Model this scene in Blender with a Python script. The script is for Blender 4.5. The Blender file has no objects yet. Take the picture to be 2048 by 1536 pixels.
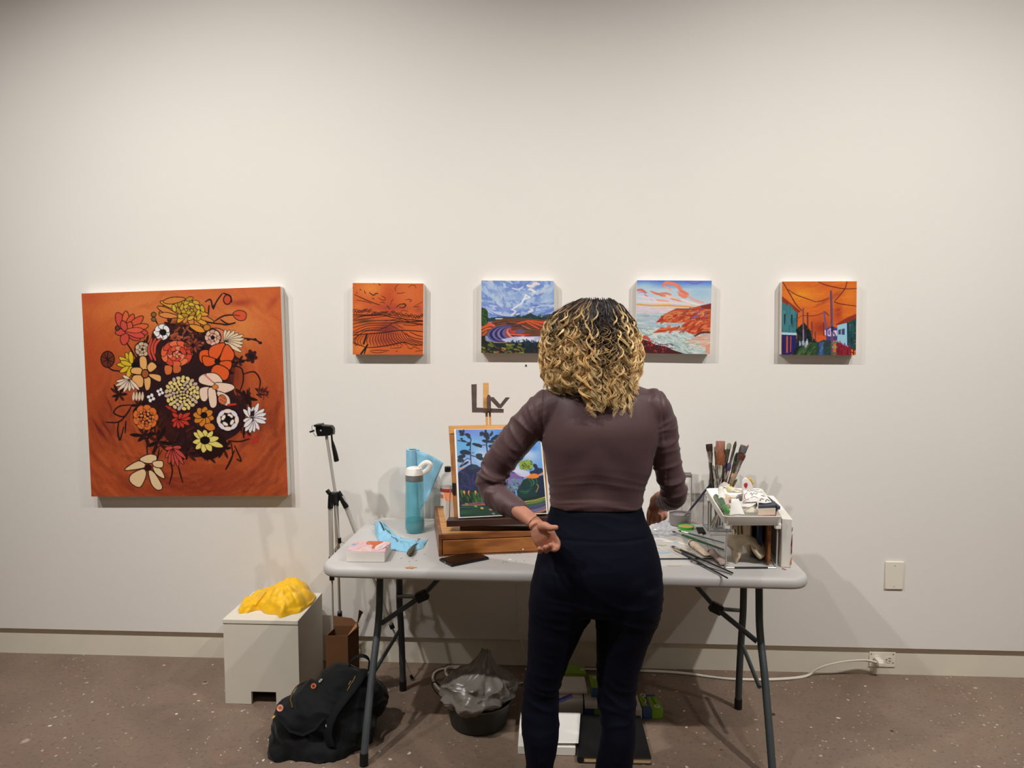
import bpy, bmesh, math, random
import numpy as np
from mathutils import Vector, Matrix, Euler, noise
random.seed(7); np.random.seed(7)
SC = bpy.context.scene
COL = SC.collection
R = math.radians
PI = math.pi

# ---------------------------------------------------------------- camera
FPX = 1500.0
CAM = np.array([0.0, -3.53, 1.66])
YAW, PIT = R(3.1), R(4.5)
_fw = np.array([-math.sin(YAW)*math.cos(PIT), math.cos(YAW)*math.cos(PIT), -math.sin(PIT)])
_rt = np.array([math.cos(YAW), math.sin(YAW), 0.0])
_up = np.cross(_rt, _fw)
def _ray(px, py): return _fw + _rt*((px-1024)/FPX) + _up*((768-py)/FPX)
def at_y(px, py, Y):
    d = _ray(px, py); return CAM + d*((Y-CAM[1])/d[1])
def at_z(px, py, Z):
    d = _ray(px, py); return CAM + d*((Z-CAM[2])/d[2])
def at_x(px, py, X):
    d = _ray(px, py); return CAM + d*((X-CAM[0])/d[0])
def V(*a): return np.array(a, dtype=float)
cam_data = bpy.data.cameras.new('camera'); cam = bpy.data.objects.new('camera', cam_data); COL.objects.link(cam)
cam.location = CAM.tolist(); cam.rotation_euler = (PI/2-PIT, 0, YAW)
cam_data.sensor_width = 36; cam_data.lens = 36*FPX/2048; cam_data.clip_start = .05
SC.camera = cam
SC.cycles.max_bounces = 6; SC.cycles.diffuse_bounces = 4; SC.cycles.glossy_bounces = 3; SC.cycles.transparent_max_bounces = 12; SC.cycles.caustics_reflective = False; SC.cycles.caustics_refractive = False

# ---------------------------------------------------------------- materials
def lin(c):
    c = np.array(c, dtype=float)/255.0
    return np.where(c <= .04045, c/12.92, ((c+.055)/1.055)**2.4)
MATS = {}
def mat(name, col, rough=.5, metal=0, var=0, vscale=12, bump=0, bscale=60, spec=.5, trans=0, ior=1.45, alpha=1, coat=0, sheen=0, col2=None, stretch=None, detail=4):
    """Principled with procedural colour variation and bump."""
    if name in MATS: return MATS[name]
    m = bpy.data.materials.new(name); m.use_nodes = True; nt = m.node_tree; N = nt.nodes; L = nt.links
    b = N['Principled BSDF']
    c = lin(col); b.inputs['Base Color'].default_value = (*c, 1)
    b.inputs['Roughness'].default_value = rough; b.inputs['Metallic'].default_value = metal
    b.inputs['Specular IOR Level'].default_value = spec; b.inputs['IOR'].default_value = ior
    b.inputs['Transmission Weight'].default_value = trans; b.inputs['Alpha'].default_value = alpha
    b.inputs['Coat Weight'].default_value = coat; b.inputs['Sheen Weight'].default_value = sheen
    tc = N.new('ShaderNodeTexCoord'); mp = N.new('ShaderNodeMapping'); L.new(tc.outputs['Object'], mp.inputs['Vector'])
    if stretch: mp.inputs['Scale'].default_value = stretch
    if var or col2 is not None:
        n = N.new('ShaderNodeTexNoise'); n.inputs['Scale'].default_value = vscale; n.inputs['Detail'].default_value = detail
        L.new(mp.outputs[0], n.inputs['Vector'])
        r = N.new('ShaderNodeValToRGB'); L.new(n.outputs['Fac'], r.inputs['Fac'])
        c2 = lin(col2) if col2 is not None else c*(1-var)
        r.color_ramp.elements[0].position = .35; r.color_ramp.elements[1].position = .65
        r.color_ramp.elements[0].color = (*c2, 1); r.color_ramp.elements[1].color = (*(c if col2 is not None else np.minimum(c*(1+var*.5), 1)), 1)
        L.new(r.outputs['Color'], b.inputs['Base Color'])
    if bump:
        n2 = N.new('ShaderNodeTexNoise'); n2.inputs['Scale'].default_value = bscale; n2.inputs['Detail'].default_value = 3
        L.new(mp.outputs[0], n2.inputs['Vector'])
        bp = N.new('ShaderNodeBump'); bp.inputs['Strength'].default_value = bump; bp.inputs['Distance'].default_value = .002
        L.new(n2.outputs['Fac'], bp.inputs['Height']); L.new(bp.outputs['Normal'], b.inputs['Normal'])
    MATS[name] = m
    return m
def attr_mat(name, rough=.5, spec=.4, bump=.15, bscale=500, coat=0, sheen=0, metal=0):
    if name in MATS: return MATS[name]
    m = bpy.data.materials.new(name); m.use_nodes = True; nt = m.node_tree; N = nt.nodes; L = nt.links
    b = N['Principled BSDF']; a = N.new('ShaderNodeAttribute'); a.attribute_name = 'paint'
    L.new(a.outputs['Color'], b.inputs['Base Color']); b.inputs['Roughness'].default_value = rough
    b.inputs['Specular IOR Level'].default_value = spec; b.inputs['Coat Weight'].default_value = coat; b.inputs['Metallic'].default_value = metal
    if bump:
        tc = N.new('ShaderNodeTexCoord'); n2 = N.new('ShaderNodeTexNoise'); n2.inputs['Scale'].default_value = bscale
        L.new(tc.outputs['Object'], n2.inputs['Vector'])
        bp = N.new('ShaderNodeBump'); bp.inputs['Strength'].default_value = bump; bp.inputs['Distance'].default_value = .001
        L.new(n2.outputs['Fac'], bp.inputs['Height']); L.new(bp.outputs['Normal'], b.inputs['Normal'])
    MATS[name] = m
    return m

# ---------------------------------------------------------------- mesh builder
class MB:
    def __init__(s): s.v = []; s.f = []; s.m = []; s.cm = 0
    def add(s, vs, fs):
        o = len(s.v); s.v += [tuple(map(float, p)) for p in vs]; s.f += [tuple(i+o for i in f) for f in fs]; s.m += [s.cm]*len(fs); return s
    def box(s, c, size, rot=None, taper=1):
        hx, hy, hz = [k/2 for k in size]; vs = []
        for z in (-1, 1):
            t = taper if z > 0 else 1
            for x, y in ((-1, -1), (1, -1), (1, 1), (-1, 1)): vs.append(Vector((x*hx*t, y*hy*t, z*hz)))
        if rot is not None:
            M = Euler(rot).to_matrix() if not isinstance(rot, Matrix) else rot
            vs = [M @ p for p in vs]
        vs = [p+Vector(tuple(c)) for p in vs]
        return s.add(vs, [(3, 2, 1, 0), (4, 5, 6, 7), (0, 1, 5, 4), (1, 2, 6, 5), (2, 3, 7, 6), (3, 0, 4, 7)])
    def hexa(s, b, t):   # 4 bottom points (ccw from above), 4 top points
        return s.add(list(b)+list(t), [(3, 2, 1, 0), (4, 5, 6, 7), (0, 1, 5, 4), (1, 2, 6, 5), (2, 3, 7, 6), (3, 0, 4, 7)])
    def tube(s, pts, r, n=10, closed=False, flat=None, up=None, cap=True):
        """swept circle; r scalar or list; flat=(a,b) scales of the section axes"""
        P = [Vector(tuple(p)) for p in pts]; k = len(P)
        rs = r if hasattr(r, '__len__') else [r]*k
        T = []
        for i in range(k):
            a = P[(i-1) % k] if (closed or i > 0) else P[i]; b = P[(i+1) % k] if (closed or i < k-1) else P[i]
            t = (b-a); t = t.normalized() if t.length > 1e-9 else Vector((0, 0, 1)); T.append(t)
        u = Vector(up) if up is not None else (Vector((0, 0, 1)) if abs(T[0].z) < .9 else Vector((1, 0, 0)))
        u = (u - T[0]*u.dot(T[0])).normalized(); vs = []
        fa, fb = flat if flat else (1, 1)
        for i in range(k):
            u = (u - T[i]*u.dot(T[i]))
            u = u.normalized() if u.length > 1e-9 else T[i].orthogonal().normalized()
            w = T[i].cross(u)
            rr = rs[i]; ra, rb = rr if hasattr(rr, '__len__') else (rr*fa, rr*fb)
            for j in range(n):
                an = 2*PI*j/n; vs.append(P[i]+u*(math.cos(an)*ra)+w*(math.sin(an)*rb))
        fs = []
        for i in range(k if closed else k-1):
            a, b = i*n, ((i+1) % k)*n
            for j in range(n): fs.append((a+j, a+(j+1) % n, b+(j+1) % n, b+j))
        if cap and not closed:
            fs.append(tuple(range(n-1, -1, -1))); fs.append(tuple(range((k-1)*n, k*n)))
        return s.add(vs, fs)
    def rod(s, a, b, r, n=10): return s.tube([a, b], r, n)
    def lathe(s, prof, c=(0, 0, 0), n=32, M=None, cap=True):
        vs = []; fs = []; k = len(prof)
        for (r, z) in prof:
            for j in range(n):
                an = 2*PI*j/n; p = Vector((r*math.cos(an), r*math.sin(an), z))
                if M is not None: p = M @ p
                vs.append(p+Vector(tuple(c)))
        for i in range(k-1):
            for j in range(n): fs.append((i*n+j, i*n+(j+1) % n, (i+1)*n+(j+1) % n, (i+1)*n+j))
        if cap:
            fs.append(tuple(range(n-1, -1, -1))); fs.append(tuple(range((k-1)*n, k*n)))
        return s.add(vs, fs)
    def prism(s, poly, d, f=None):
        """poly: 3d points of a flat outline; d: extrusion vector"""
        k = len(poly); P = [Vector(tuple(p)) for p in poly]; D = Vector(tuple(d))
        vs = P+[p+D for p in P]; fs = [tuple(range(k-1, -1, -1)), tuple(range(k, 2*k))]
        for i in range(k): fs.append((i, (i+1) % k, k+(i+1) % k, k+i))
        return s.add(vs, fs)
    def loft(s, rings, cap=True, closed=False):
        n = len(rings[0]); k = len(rings); vs = [p for r in rings for p in r]; fs = []
        for i in range(k-1):
            for j in range(n): fs.append((i*n+j, i*n+(j+1) % n, (i+1)*n+(j+1) % n, (i+1)*n+j))
        if cap: fs.append(tuple(range(n-1, -1, -1))); fs.append(tuple(range((k-1)*n, k*n)))
        return s.add(vs, fs)
    def grid(s, fn, nu, nv, thick=0):
        """sheet from fn(u,v)->point; optional thickness along -normal"""
        P = [[Vector(tuple(fn(i/(nu-1), j/(nv-1)))) for j in range(nv)] for i in range(nu)]
        vs = [p for row in P for p in row]; fs = []
        for i in range(nu-1):
            for j in range(nv-1): fs.append((i*nv+j, (i+1)*nv+j, (i+1)*nv+j+1, i*nv+j+1))
        return s.add(vs, fs)
    def build(s, name, m, parent=None, smooth=None, bevel=0, bseg=2, solid=0, recalc=True, sub=0):
        me = bpy.data.meshes.new(name); o3 = Vector((0, 0, 0))
        if parent is not None and not parent.get('_local'):
            o3 = Vector(parent['_o']) if '_o' in parent else Vector((0, 0, 0))
        me.from_pydata([tuple(Vector(p)-o3) for p in s.v], [], s.f)
        ms = m if isinstance(m, (list, tuple)) else [m]
        for q in ms: me.materials.append(q)
        if len(ms) > 1: me.polygons.foreach_set('material_index', s.m)
        if recalc:
            bm = bmesh.new(); bm.from_mesh(me); bmesh.ops.recalc_face_normals(bm, faces=bm.faces); bm.to_mesh(me); bm.free()
        me.polygons.foreach_set('use_smooth', [True]*len(me.polygons))
        if smooth is not True: me.set_sharp_from_angle(angle=R(35 if smooth is None else smooth))
        me.update()
        o = bpy.data.objects.new(name, me); COL.objects.link(o)
        if parent is not None:
            o.parent = parent
            if '_o' in parent: o['_o'] = list(parent['_o'])
            if parent.get('_local'): o['_local'] = True
        if bevel:
            b = o.modifiers.new('bevel', 'BEVEL'); b.width = bevel; b.segments = bseg; b.limit_method = 'ANGLE'; b.angle_limit = R(40); b.harden_normals = False
        if solid:
            b = o.modifiers.new('solid', 'SOLIDIFY'); b.thickness = solid; b.offset = 0
        if sub:
            b = o.modifiers.new('sub', 'SUBSURF'); b.levels = sub; b.render_levels = sub
        return o
def tag(o, label, cat, group=None, kind=None):
    o['label'] = label; o['category'] = cat
    if group: o['group'] = group
    if kind: o['kind'] = kind
    return o
def thing(name, label, cat, loc=(0, 0, 0), group=None, rot=None, local=False):
    o = bpy.data.objects.new(name, None); COL.objects.link(o); o.empty_display_size = .05
    o.location = tuple(map(float, loc)); o['_o'] = [float(x) for x in loc]
    if local: o['_local'] = True
    if rot is not None: o.rotation_euler = rot
    return tag(o, label, cat, group)
def solo(mb, name, m, label, cat, group=None, **k): return tag(mb.build(name, m, **k), label, cat, group)
def struct(mb, name, m, **k):
    o = mb.build(name, m, **k); o['kind'] = 'structure'; return o
def copy_tree(o, parent=None, **kw):
    c = o.copy(); COL.objects.link(c)
    if parent is not None: c.parent = parent
    for ch in [q for q in bpy.data.objects if q.parent == o]: copy_tree(ch, c)
    return c
def aim_rot(d, flat=True):
    d = Vector(tuple(d)).normalized()
    x = Vector((1, 0, 0)) if abs(d.z) > .6 else Vector((0, 0, 1)).cross(d)
    x = (x-d*x.dot(d)).normalized(); y = d.cross(x)
    return Matrix((x, y, d)).transposed().to_euler()
def lerp(a, b, t): return a+(b-a)*t
def catmull(P, k=8, closed=False):
    P = [np.array(p, dtype=float) for p in P]; n = len(P); out = []
    for i in range(n if closed else n-1):
        if closed: a, b, c, d = P[(i-1) % n], P[i], P[(i+1) % n], P[(i+2) % n]
        else: a, b, c, d = P[max(i-1, 0)], P[i], P[i+1], P[min(i+2, n-1)]
        for j in range(k):
            t = j/k; out.append(.5*((2*b)+(-a+c)*t+(2*a-5*b+4*c-d)*t*t+(-a+3*b-3*c+d)*t**3))
    if not closed: out.append(P[-1])
    return out
def interp_rows(rows, ts):
    A = np.array(rows, dtype=float); return [[np.interp(t, A[:, 0], A[:, j]) for j in range(A.shape[1])] for t in ts]
def bake(o, name=None, mats=None):
    """apply modifiers"""
    dg = bpy.context.evaluated_depsgraph_get(); dg.update()
    me = bpy.data.meshes.new_from_object(o.evaluated_get(dg)); o.modifiers.clear(); old = o.data; o.data = me; bpy.data.meshes.remove(old); return o
def get_v(me):
    a = np.empty(len(me.vertices)*3); me.vertices.foreach_get('co', a); return a.reshape(-1, 3)
def set_v(me, a): me.vertices.foreach_set('co', a.ravel()); me.update()
def get_n(me):
    a = np.empty(len(me.vertices)*3); me.vertices.foreach_get('normal', a); return a.reshape(-1, 3)
def remesh(o, voxel, smooth_it=4, fac=.5):
    r = o.modifiers.new('r', 'REMESH'); r.mode = 'VOXEL'; r.voxel_size = voxel
    s = o.modifiers.new('s', 'SMOOTH'); s.iterations = smooth_it; s.factor = fac
    bake(o); o.data.polygons.foreach_set('use_smooth', [True]*len(o.data.polygons)); return o
def set_paint(me, cols):
    a = me.color_attributes.new('paint', 'FLOAT_COLOR', 'POINT'); c = np.ones((len(me.vertices), 4)); c[:, :3] = cols
    a.data.foreach_set('color', c.ravel())
def nz(p, s=1.0, off=0.0): return noise.noise(Vector((p[0]*s+off, p[1]*s+off*.7, p[2]*s-off)))
# ---------------------------------------------------------------- painter: strokes of paint laid on a canvas grid
class Art:
    """quad: source corners TL,TR,BR,BL; W x H canvas samples"""
    def __init__(s, quad, W, H, base=(255, 255, 255), seed=1):
        s.W, s.H = W, H; s.ss = 2; s.w, s.h = W*2, H*2
        s.img = np.empty((s.h, s.w, 3)); s.img[:] = base
        s.rng = np.random.RandomState(seed); s.fr = (0, 0, 1.0)
        src = np.array(quad, dtype=float); dst = np.array([(0, 0), (s.w, 0), (s.w, s.h), (0, s.h)], dtype=float)
        A = []; b = []
        for (x, y), (u, v) in zip(src, dst):
            A.append([x, y, 1, 0, 0, 0, -u*x, -u*y]); b.append(u); A.append([0, 0, 0, x, y, 1, -v*x, -v*y]); b.append(v)
        s.Hm = np.append(np.linalg.solve(np.array(A), np.array(b)), 1).reshape(3, 3)
        s.k = s.w/np.hypot(*(src[1]-src[0]))
    def frame(s, x0, y0, sc): s.fr = (x0, y0, sc); return s
    def T(s, pts):
        P = np.array(pts, dtype=float).reshape(-1, 2)/s.fr[2]+np.array(s.fr[:2])
        q = np.c_[P, np.ones(len(P))] @ s.Hm.T; return q[:, :2]/q[:, 2:]
    def wpx(s, w): return w/s.fr[2]*s.k
    def _bb(s, P, m):
        x0, y0 = np.floor(P.min(0)-m).astype(int); x1, y1 = np.ceil(P.max(0)+m).astype(int)
        return max(x0, 0), max(y0, 0), min(x1+1, s.w), min(y1+1, s.h)
    def _mix(s, box, a, col):
        x0, y0, x1, y1 = box; s.img[y0:y1, x0:x1] = s.img[y0:y1, x0:x1]*(1-a[..., None])+np.array(col, float)*a[..., None]
    def poly(s, pts, col, a=1, smooth=False, edge=0, ecol=(30, 12, 14)):
        if smooth: pts = catmull(pts, 6, True)
        if edge: s.line(list(pts)+[pts[0]], edge*2, ecol)
        P = s.T(pts); bx = s._bb(P, 2); x0, y0, x1, y1 = bx
        if x1 <= x0 or y1 <= y0: return s
        X, Y = np.meshgrid(np.arange(x0, x1)+.5, np.arange(y0, y1)+.5); ins = np.zeros(X.shape, bool)
        for i in range(len(P)):
            (ax, ay), (bx_, by) = P[i], P[(i+1) % len(P)]
            if ay == by: continue
            c = ((ay > Y) != (by > Y)) & (X < (bx_-ax)*(Y-ay)/(by-ay)+ax); ins ^= c
        s._mix(bx, ins*float(a), col); return s
    def line(s, pts, w, col, a=1, smooth=False, taper=0):
        if smooth and len(pts) > 2: pts = catmull(pts, 6)
        P = s.T(pts); hw = max(s.wpx(w)/2, .7); n = len(P)
        m = None; bx = s._bb(P, hw+2); x0, y0, x1, y1 = bx
        if x1 <= x0 or y1 <= y0: return s
        D = np.full((y1-y0, x1-x0), 9e9)
        for i in range(n-1):
            a_, b_ = P[i], P[i+1]; q0, r0, q1, r1 = s._bb(np.array([a_, b_]), hw+2)
            if q1 <= q0 or r1 <= r0: continue
            X, Y = np.meshgrid(np.arange(q0, q1)+.5, np.arange(r0, r1)+.5); d = b_-a_; L2 = d@d+1e-9
            t = np.clip(((X-a_[0])*d[0]+(Y-a_[1])*d[1])/L2, 0, 1)
            dist = np.hypot(X-a_[0]-t*d[0], Y-a_[1]-t*d[1])
            f = 1.0
            if taper:
                g = (i+t)/(n-1); f = 1-taper*np.abs(2*g-1)**2
            dist = dist-hw*f
            sub = D[r0-y0:r1-y0, q0-x0:q1-x0]; np.minimum(sub, dist, out=sub)
        s._mix(bx, np.clip(.5-D/1.5, 0, 1)*a, col); return s
    def ell(s, cx, cy, rx, ry, col, ang=0, a=1, edge=0, ecol=(30, 12, 14)):
        t = np.linspace(0, 2*PI, 20, endpoint=False); ca, sa = math.cos(R(ang)), math.sin(R(ang))
        f = lambda e: [(cx+(rx+e)*math.cos(q)*ca-(ry+e)*math.sin(q)*sa, cy+(rx+e)*math.cos(q)*sa+(ry+e)*math.sin(q)*ca) for q in t]
        if edge: s.poly(f(edge), ecol, a)
        return s.poly(f(0), col, a)
    def petal(s, bx, by, tx, ty, w, col, edge=3, ecol=(30, 12, 14), blunt=.5):
        """petal from base to tip"""
        d = np.array([tx-bx, ty-by], float); n = np.array([-d[1], d[0]])/(np.hypot(*d)+1e-9)
        b = np.array([bx, by], float); pr = [(0, .25), (.25, .75), (.6, 1), (.88, .35+blunt*.5), (1, 0)]
        pts = [b+d*t+n*w/2*k for t, k in pr]+[b+d*t-n*w/2*k for t, k in pr[::-1][1:]]
        return s.poly(pts, col, smooth=True, edge=edge, ecol=ecol)
    def glow(s, cx, cy, rx, ry, col, a=.6, ang=0):
        c = s.T([(cx, cy)])[0]; X, Y = np.meshgrid(np.arange(s.w)-c[0], np.arange(s.h)-c[1]); ca, sa = math.cos(R(ang)), math.sin(R(ang))
        u = (X*ca+Y*sa)/s.wpx(rx); v = (-X*sa+Y*ca)/s.wpx(ry); m = np.exp(-(u*u+v*v)*1.2)*a
        s.img = s.img*(1-m[..., None])+np.array(col, float)*m[..., None]; return s
    def dabs(s, x0, y0, x1, y1, cols, n, ln, w, ang=0, jit=25, a=.8, curve=0, mask=None):
        for _ in range(n):
            x, y = s.rng.uniform(x0, x1), s.rng.uniform(y0, y1)
            if mask is not None and not mask(x, y): continue
            an = R(ang(x, y) if callable(ang) else ang)+R(s.rng.uniform(-jit, jit)); l = ln*s.rng.uniform(.5, 1.3)
            c = np.array(cols[s.rng.randint(len(cols))])+s.rng.uniform(-8, 8); dx, dy = math.cos(an)*l/2, math.sin(an)*l/2
            k = curve*l*s.rng.uniform(-1, 1)
            s.line([(x-dx, y-dy), (x-dy*k/l*2, y+dx*k/l*2), (x+dx, y+dy)], w*s.rng.uniform(.6, 1.3), c, a, smooth=True)
        return s
    def grain(s, amt=4, size=3):
        n = s.rng.normal(0, 1, (s.h//size+2, s.w//size+2)); n = np.kron(n, np.ones((size, size)))[:s.h, :s.w]
        s.img += n[..., None]*amt; return s
    def colors(s):
        im = s.img.reshape(s.H, 2, s.W, 2, 3).mean((1, 3)); im = np.clip(im, 0, 255); return lin(im)   # H,W,3
    def sheet(s, name, corners, m, parent=None):
        """corners TL,TR,BR,BL in 3d -> painted grid mesh"""
        o3 = np.array(parent['_o']) if parent is not None and '_o' in parent and not parent.get('_local') else np.zeros(3)
        TL, TR, BR, BL = [np.array(c, float)-o3 for c in corners]
        u = ((np.arange(s.W))/(s.W-1))[None, :, None]; v = (np.arange(s.H)/(s.H-1))[:, None, None]
        P = (TL*(1-u)+TR*u)*(1-v)+(BL*(1-u)+BR*u)*v; P = P.reshape(-1, 3)
        idx = np.arange(s.W*s.H).reshape(s.H, s.W)
        F = np.stack([idx[:-1, :-1], idx[1:, :-1], idx[1:, 1:], idx[:-1, 1:]], -1).reshape(-1, 4)
        me = bpy.data.meshes.new(name); me.vertices.add(len(P)); me.vertices.foreach_set('co', P.ravel())
        me.loops.add(F.size); me.loops.foreach_set('vertex_index', F.ravel().astype(np.int32)); me.polygons.add(len(F))
        me.polygons.foreach_set('loop_start', np.arange(0, F.size, 4, dtype=np.int32)); me.update(calc_edges=True)
        set_paint(me, s.colors().reshape(-1, 3)); me.materials.append(m); me.polygons.foreach_set('use_smooth', [True]*len(F))
        o = bpy.data.objects.new(name, me); COL.objects.link(o)
        if parent is not None:
            o.parent = parent
            if '_o' in parent: o['_o'] = list(parent['_o'])
        return o
# ---------------------------------------------------------------- world and light
w = bpy.data.worlds.new('world'); SC.world = w; w.use_nodes = True
w.node_tree.nodes['Background'].inputs[0].default_value = (*lin((235, 222, 205)), 1); w.node_tree.nodes['Background'].inputs[1].default_value = .0
SC.view_settings.view_transform = 'Standard'; SC.view_settings.look = 'None'; SC.view_settings.gamma = 1; SC.view_settings.exposure = EXPO = 0.0
try: SC.view_settings.use_curve_mapping = False
except Exception: pass
def spot(name, loc, aim, power, ang, blend=.9, r=.035, col=(1, .905, .80)):
    d = bpy.data.lights.new(name, 'SPOT'); d.energy = power; d.spot_size = R(ang); d.spot_blend = blend; d.shadow_soft_size = r; d.color = col
    o = bpy.data.objects.new(name, d); COL.objects.link(o); o.location = loc
    o.rotation_euler = (Vector(aim)-Vector(loc)).to_track_quat('-Z', 'Y').to_euler(); return o
WC = (1, .975, .94)
for x_, ax_, az_, pw_, an_ in ((-3.5, -2.7, .4, 170, 84), (-2.3, -1.0, .75, 360, 82), (-1.35, -.3, .7, 130, 80), (1.35, .3, .7, 130, 80), (2.35, 1.15, .75, 360, 82), (3.6, 2.9, .4, 130, 84)):
    spot('track_spot', (x_, -2.4, 4.3), (ax_, 0, az_), pw_, an_, 1, r=.045, col=WC)
a = bpy.data.lights.new('added_fill_light', 'AREA'); a.shape = 'RECTANGLE'; a.size = 3; a.size_y = 2; a.energy = 38; a.color = (1, .93, .84)  # unseen area lamp added behind the camera as weak soft fill
ao = bpy.data.objects.new('added_fill_light', a); COL.objects.link(ao); ao.location = (0, -6.2, 4.8)

# ---------------------------------------------------------------- shell
M_wall = mat('wall_paint', (230, 225, 218), rough=.75, spec=.25, var=.012, vscale=1.5, bump=.12, bscale=140)
M_base = mat('baseboard_paint', (222, 215, 198), rough=.6, spec=.3, var=.03, vscale=6, bump=.1, bscale=60)
M_wo = mat('room_paint', (214, 206, 194), rough=.8)
def floor_mat():
    m = bpy.data.materials.new('painted_concrete'); m.use_nodes = True; nt = m.node_tree; N = nt.nodes; L = nt.links; b = N['Principled BSDF']
    tc = N.new('ShaderNodeTexCoord'); co = tc.outputs['Object']
    def noise_(s, d=4, dist=0):
        n = N.new('ShaderNodeTexNoise'); n.inputs['Scale'].default_value = s; n.inputs['Detail'].default_value = d; n.inputs['Distortion'].default_value = dist; L.new(co, n.inputs['Vector']); return n.outputs['Fac']
    def ramp(x, p0, p1, c0=(0, 0, 0, 1), c1=(1, 1, 1, 1)):
        r = N.new('ShaderNodeValToRGB'); L.new(x, r.inputs[0]); r.color_ramp.elements[0].position = p0; r.color_ramp.elements[1].position = p1
        r.color_ramp.elements[0].color = c0; r.color_ramp.elements[1].color = c1; return r.outputs['Color']
    def mix(f, a, c):
        x = N.new('ShaderNodeMix'); x.data_type = 'RGBA'
        L.new(f, x.inputs[0])
        for i, q in ((6, a), (7, c)):
            if isinstance(q, tuple): x.inputs[i].default_value = q
            else: L.new(q, x.inputs[i])
        return x.outputs[2]
    def mul(a, c):
        x = N.new('ShaderNodeMath'); x.operation = 'MULTIPLY'; L.new(a, x.inputs[0]); L.new(c, x.inputs[1]); return x.outputs[0]
    base = ramp(noise_(1.7, 6, .6), .3, .72, (*lin((110, 93, 80)), 1), (*lin((140, 120, 104)), 1))
    base = mix(ramp(noise_(7, 5, 1.2), .48, .75), base, (*lin((130, 107, 93)), 1))
    base = mix(ramp(noise_(60, 3), .55, .8), base, (*lin((96, 82, 74)), 1))
    def flecks(scale, thr, nscale, n0, n1, warp):
        v = N.new('ShaderNodeTexVoronoi'); v.inputs['Scale'].default_value = scale; v.inputs['Randomness'].default_value = 1
        wn = N.new('ShaderNodeTexNoise'); wn.inputs['Scale'].default_value = scale*2.3; L.new(co, wn.inputs['Vector'])
        ad = N.new('ShaderNodeMixRGB'); ad.blend_type = 'ADD'; ad.inputs[0].default_value = warp; L.new(co, ad.inputs[1]); L.new(wn.outputs['Color'], ad.inputs[2]); L.new(ad.outputs[0], v.inputs['Vector'])
        d = ramp(v.outputs['Distance'], thr*.7, thr, (1, 1, 1, 1), (0, 0, 0, 1))
        wh = N.new('ShaderNodeSeparateColor'); L.new(v.outputs['Color'], wh.inputs[0])
        return mul(mul(d, ramp(wh.outputs[0], n0, n1)), ramp(noise_(nscale, 2), .42, .58))
    base = mix(flecks(17, .125, 2.3, .30, .5, .02), base, (*lin((222, 208, 192)), 1))
    base = mix(flecks(38, .165, 3.1, .4, .6, .01), base, (*lin((205, 190, 172)), 1))
    base = mix(flecks(6, .08, 1.7, .5, .6, .07), base, (*lin((186, 168, 150)), 1))
    base = mix(flecks(7, .07, 2.9, .6, .7, .03), base, (*lin((44, 32, 26)), 1))
    L.new(base, b.inputs['Base Color'])
    rr = ramp(noise_(3, 4), .3, .7, (.42, .42, .42, 1), (.68, .68, .68, 1)); L.new(rr, b.inputs['Roughness']); b.inputs['Specular IOR Level'].default_value = .35
    bp = N.new('ShaderNodeBump'); bp.inputs['Strength'].default_value = .25; bp.inputs['Distance'].default_value = .003; L.new(noise_(45, 5), bp.inputs['Height']); L.new(bp.outputs[0], b.inputs['Normal'])
    return m
struct(MB().box((0, -4, -.05), (10.4, 8.8, .1)), 'floor', floor_mat())
struct(MB().box((0, .1, 2.568), (10, .2, 4.864)), 'wall_back', M_wall)
struct(MB().box((0, .109, .068), (10, .182, .136)), 'baseboard_back', M_base)
struct(MB().box((-5.1, -4, 2.5), (.2, 8.4, 5)), 'wall_left', M_wo)
struct(MB().box((5.1, -4, 2.5), (.2, 8.4, 5)), 'wall_right', M_wo)
struct(MB().box((0, -8.1, 2.5), (10, .2, 5)), 'wall_front', M_wo)
struct(MB().box((0, -4, 5.05), (10.4, 8.4, .1)), 'ceiling', mat('ceiling_paint', (150, 146, 140), rough=.8))

# blank plate, outlet
M_plate = mat('ivory_plastic', (232, 226, 210), rough=.35)
p = thing('wall_plate', 'ivory blank rectangular cover plate screwed to the wall, right of the table', 'wall plate', (1.603, 0, .49))
MB().box((1.603, -.004, .49), (.085, .008, .134)).build('cover', M_plate, p, bevel=.004, bseg=3)
for dz in (.05, -.05): MB().tube([(1.603, -.0075, .49+dz), (1.603, -.0095, .49+dz)], .0035, 12).build('screw', mat('screw_paint', (214, 208, 190), rough=.3), p)
o_ = thing('wall_outlet', 'white double power outlet set sideways in the low baseboard strip', 'outlet', (1.572, .018, .074))
MB().box((1.572, .0155, .074), (.122, .005, .074)).build('cover', M_plate, o_, bevel=.0018)
M_dark = mat('socket_dark', (28, 24, 22), rough=.6)
M_ivory2 = mat('socket_face', (226, 219, 200), rough=.3)
for sx in (-.028, .03):
    q = MB().tube([(1.572+sx, .0135, .074), (1.572+sx, .0115, .074)], [.017, .0165], 24).build('socket', M_ivory2, o_)
    m_ = MB()
    for dz in (.006, -.006): m_.box((1.572+sx+.003, .0112, .074+dz), (.010, .001, .0022))
    m_.tube([(1.572+sx-.011, .0117, .074), (1.572+sx-.011, .0108, .074)], .0028, 10); m_.build('socket_slots', M_dark, q)
for dx, dz in ((.05, .026), (.05, -.016), (-.052, .026)): MB().tube([(1.572+dx, .0133, .074+dz), (1.572+dx, .012, .074+dz)], .0026, 10).build('screw', M_dark, o_)
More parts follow.
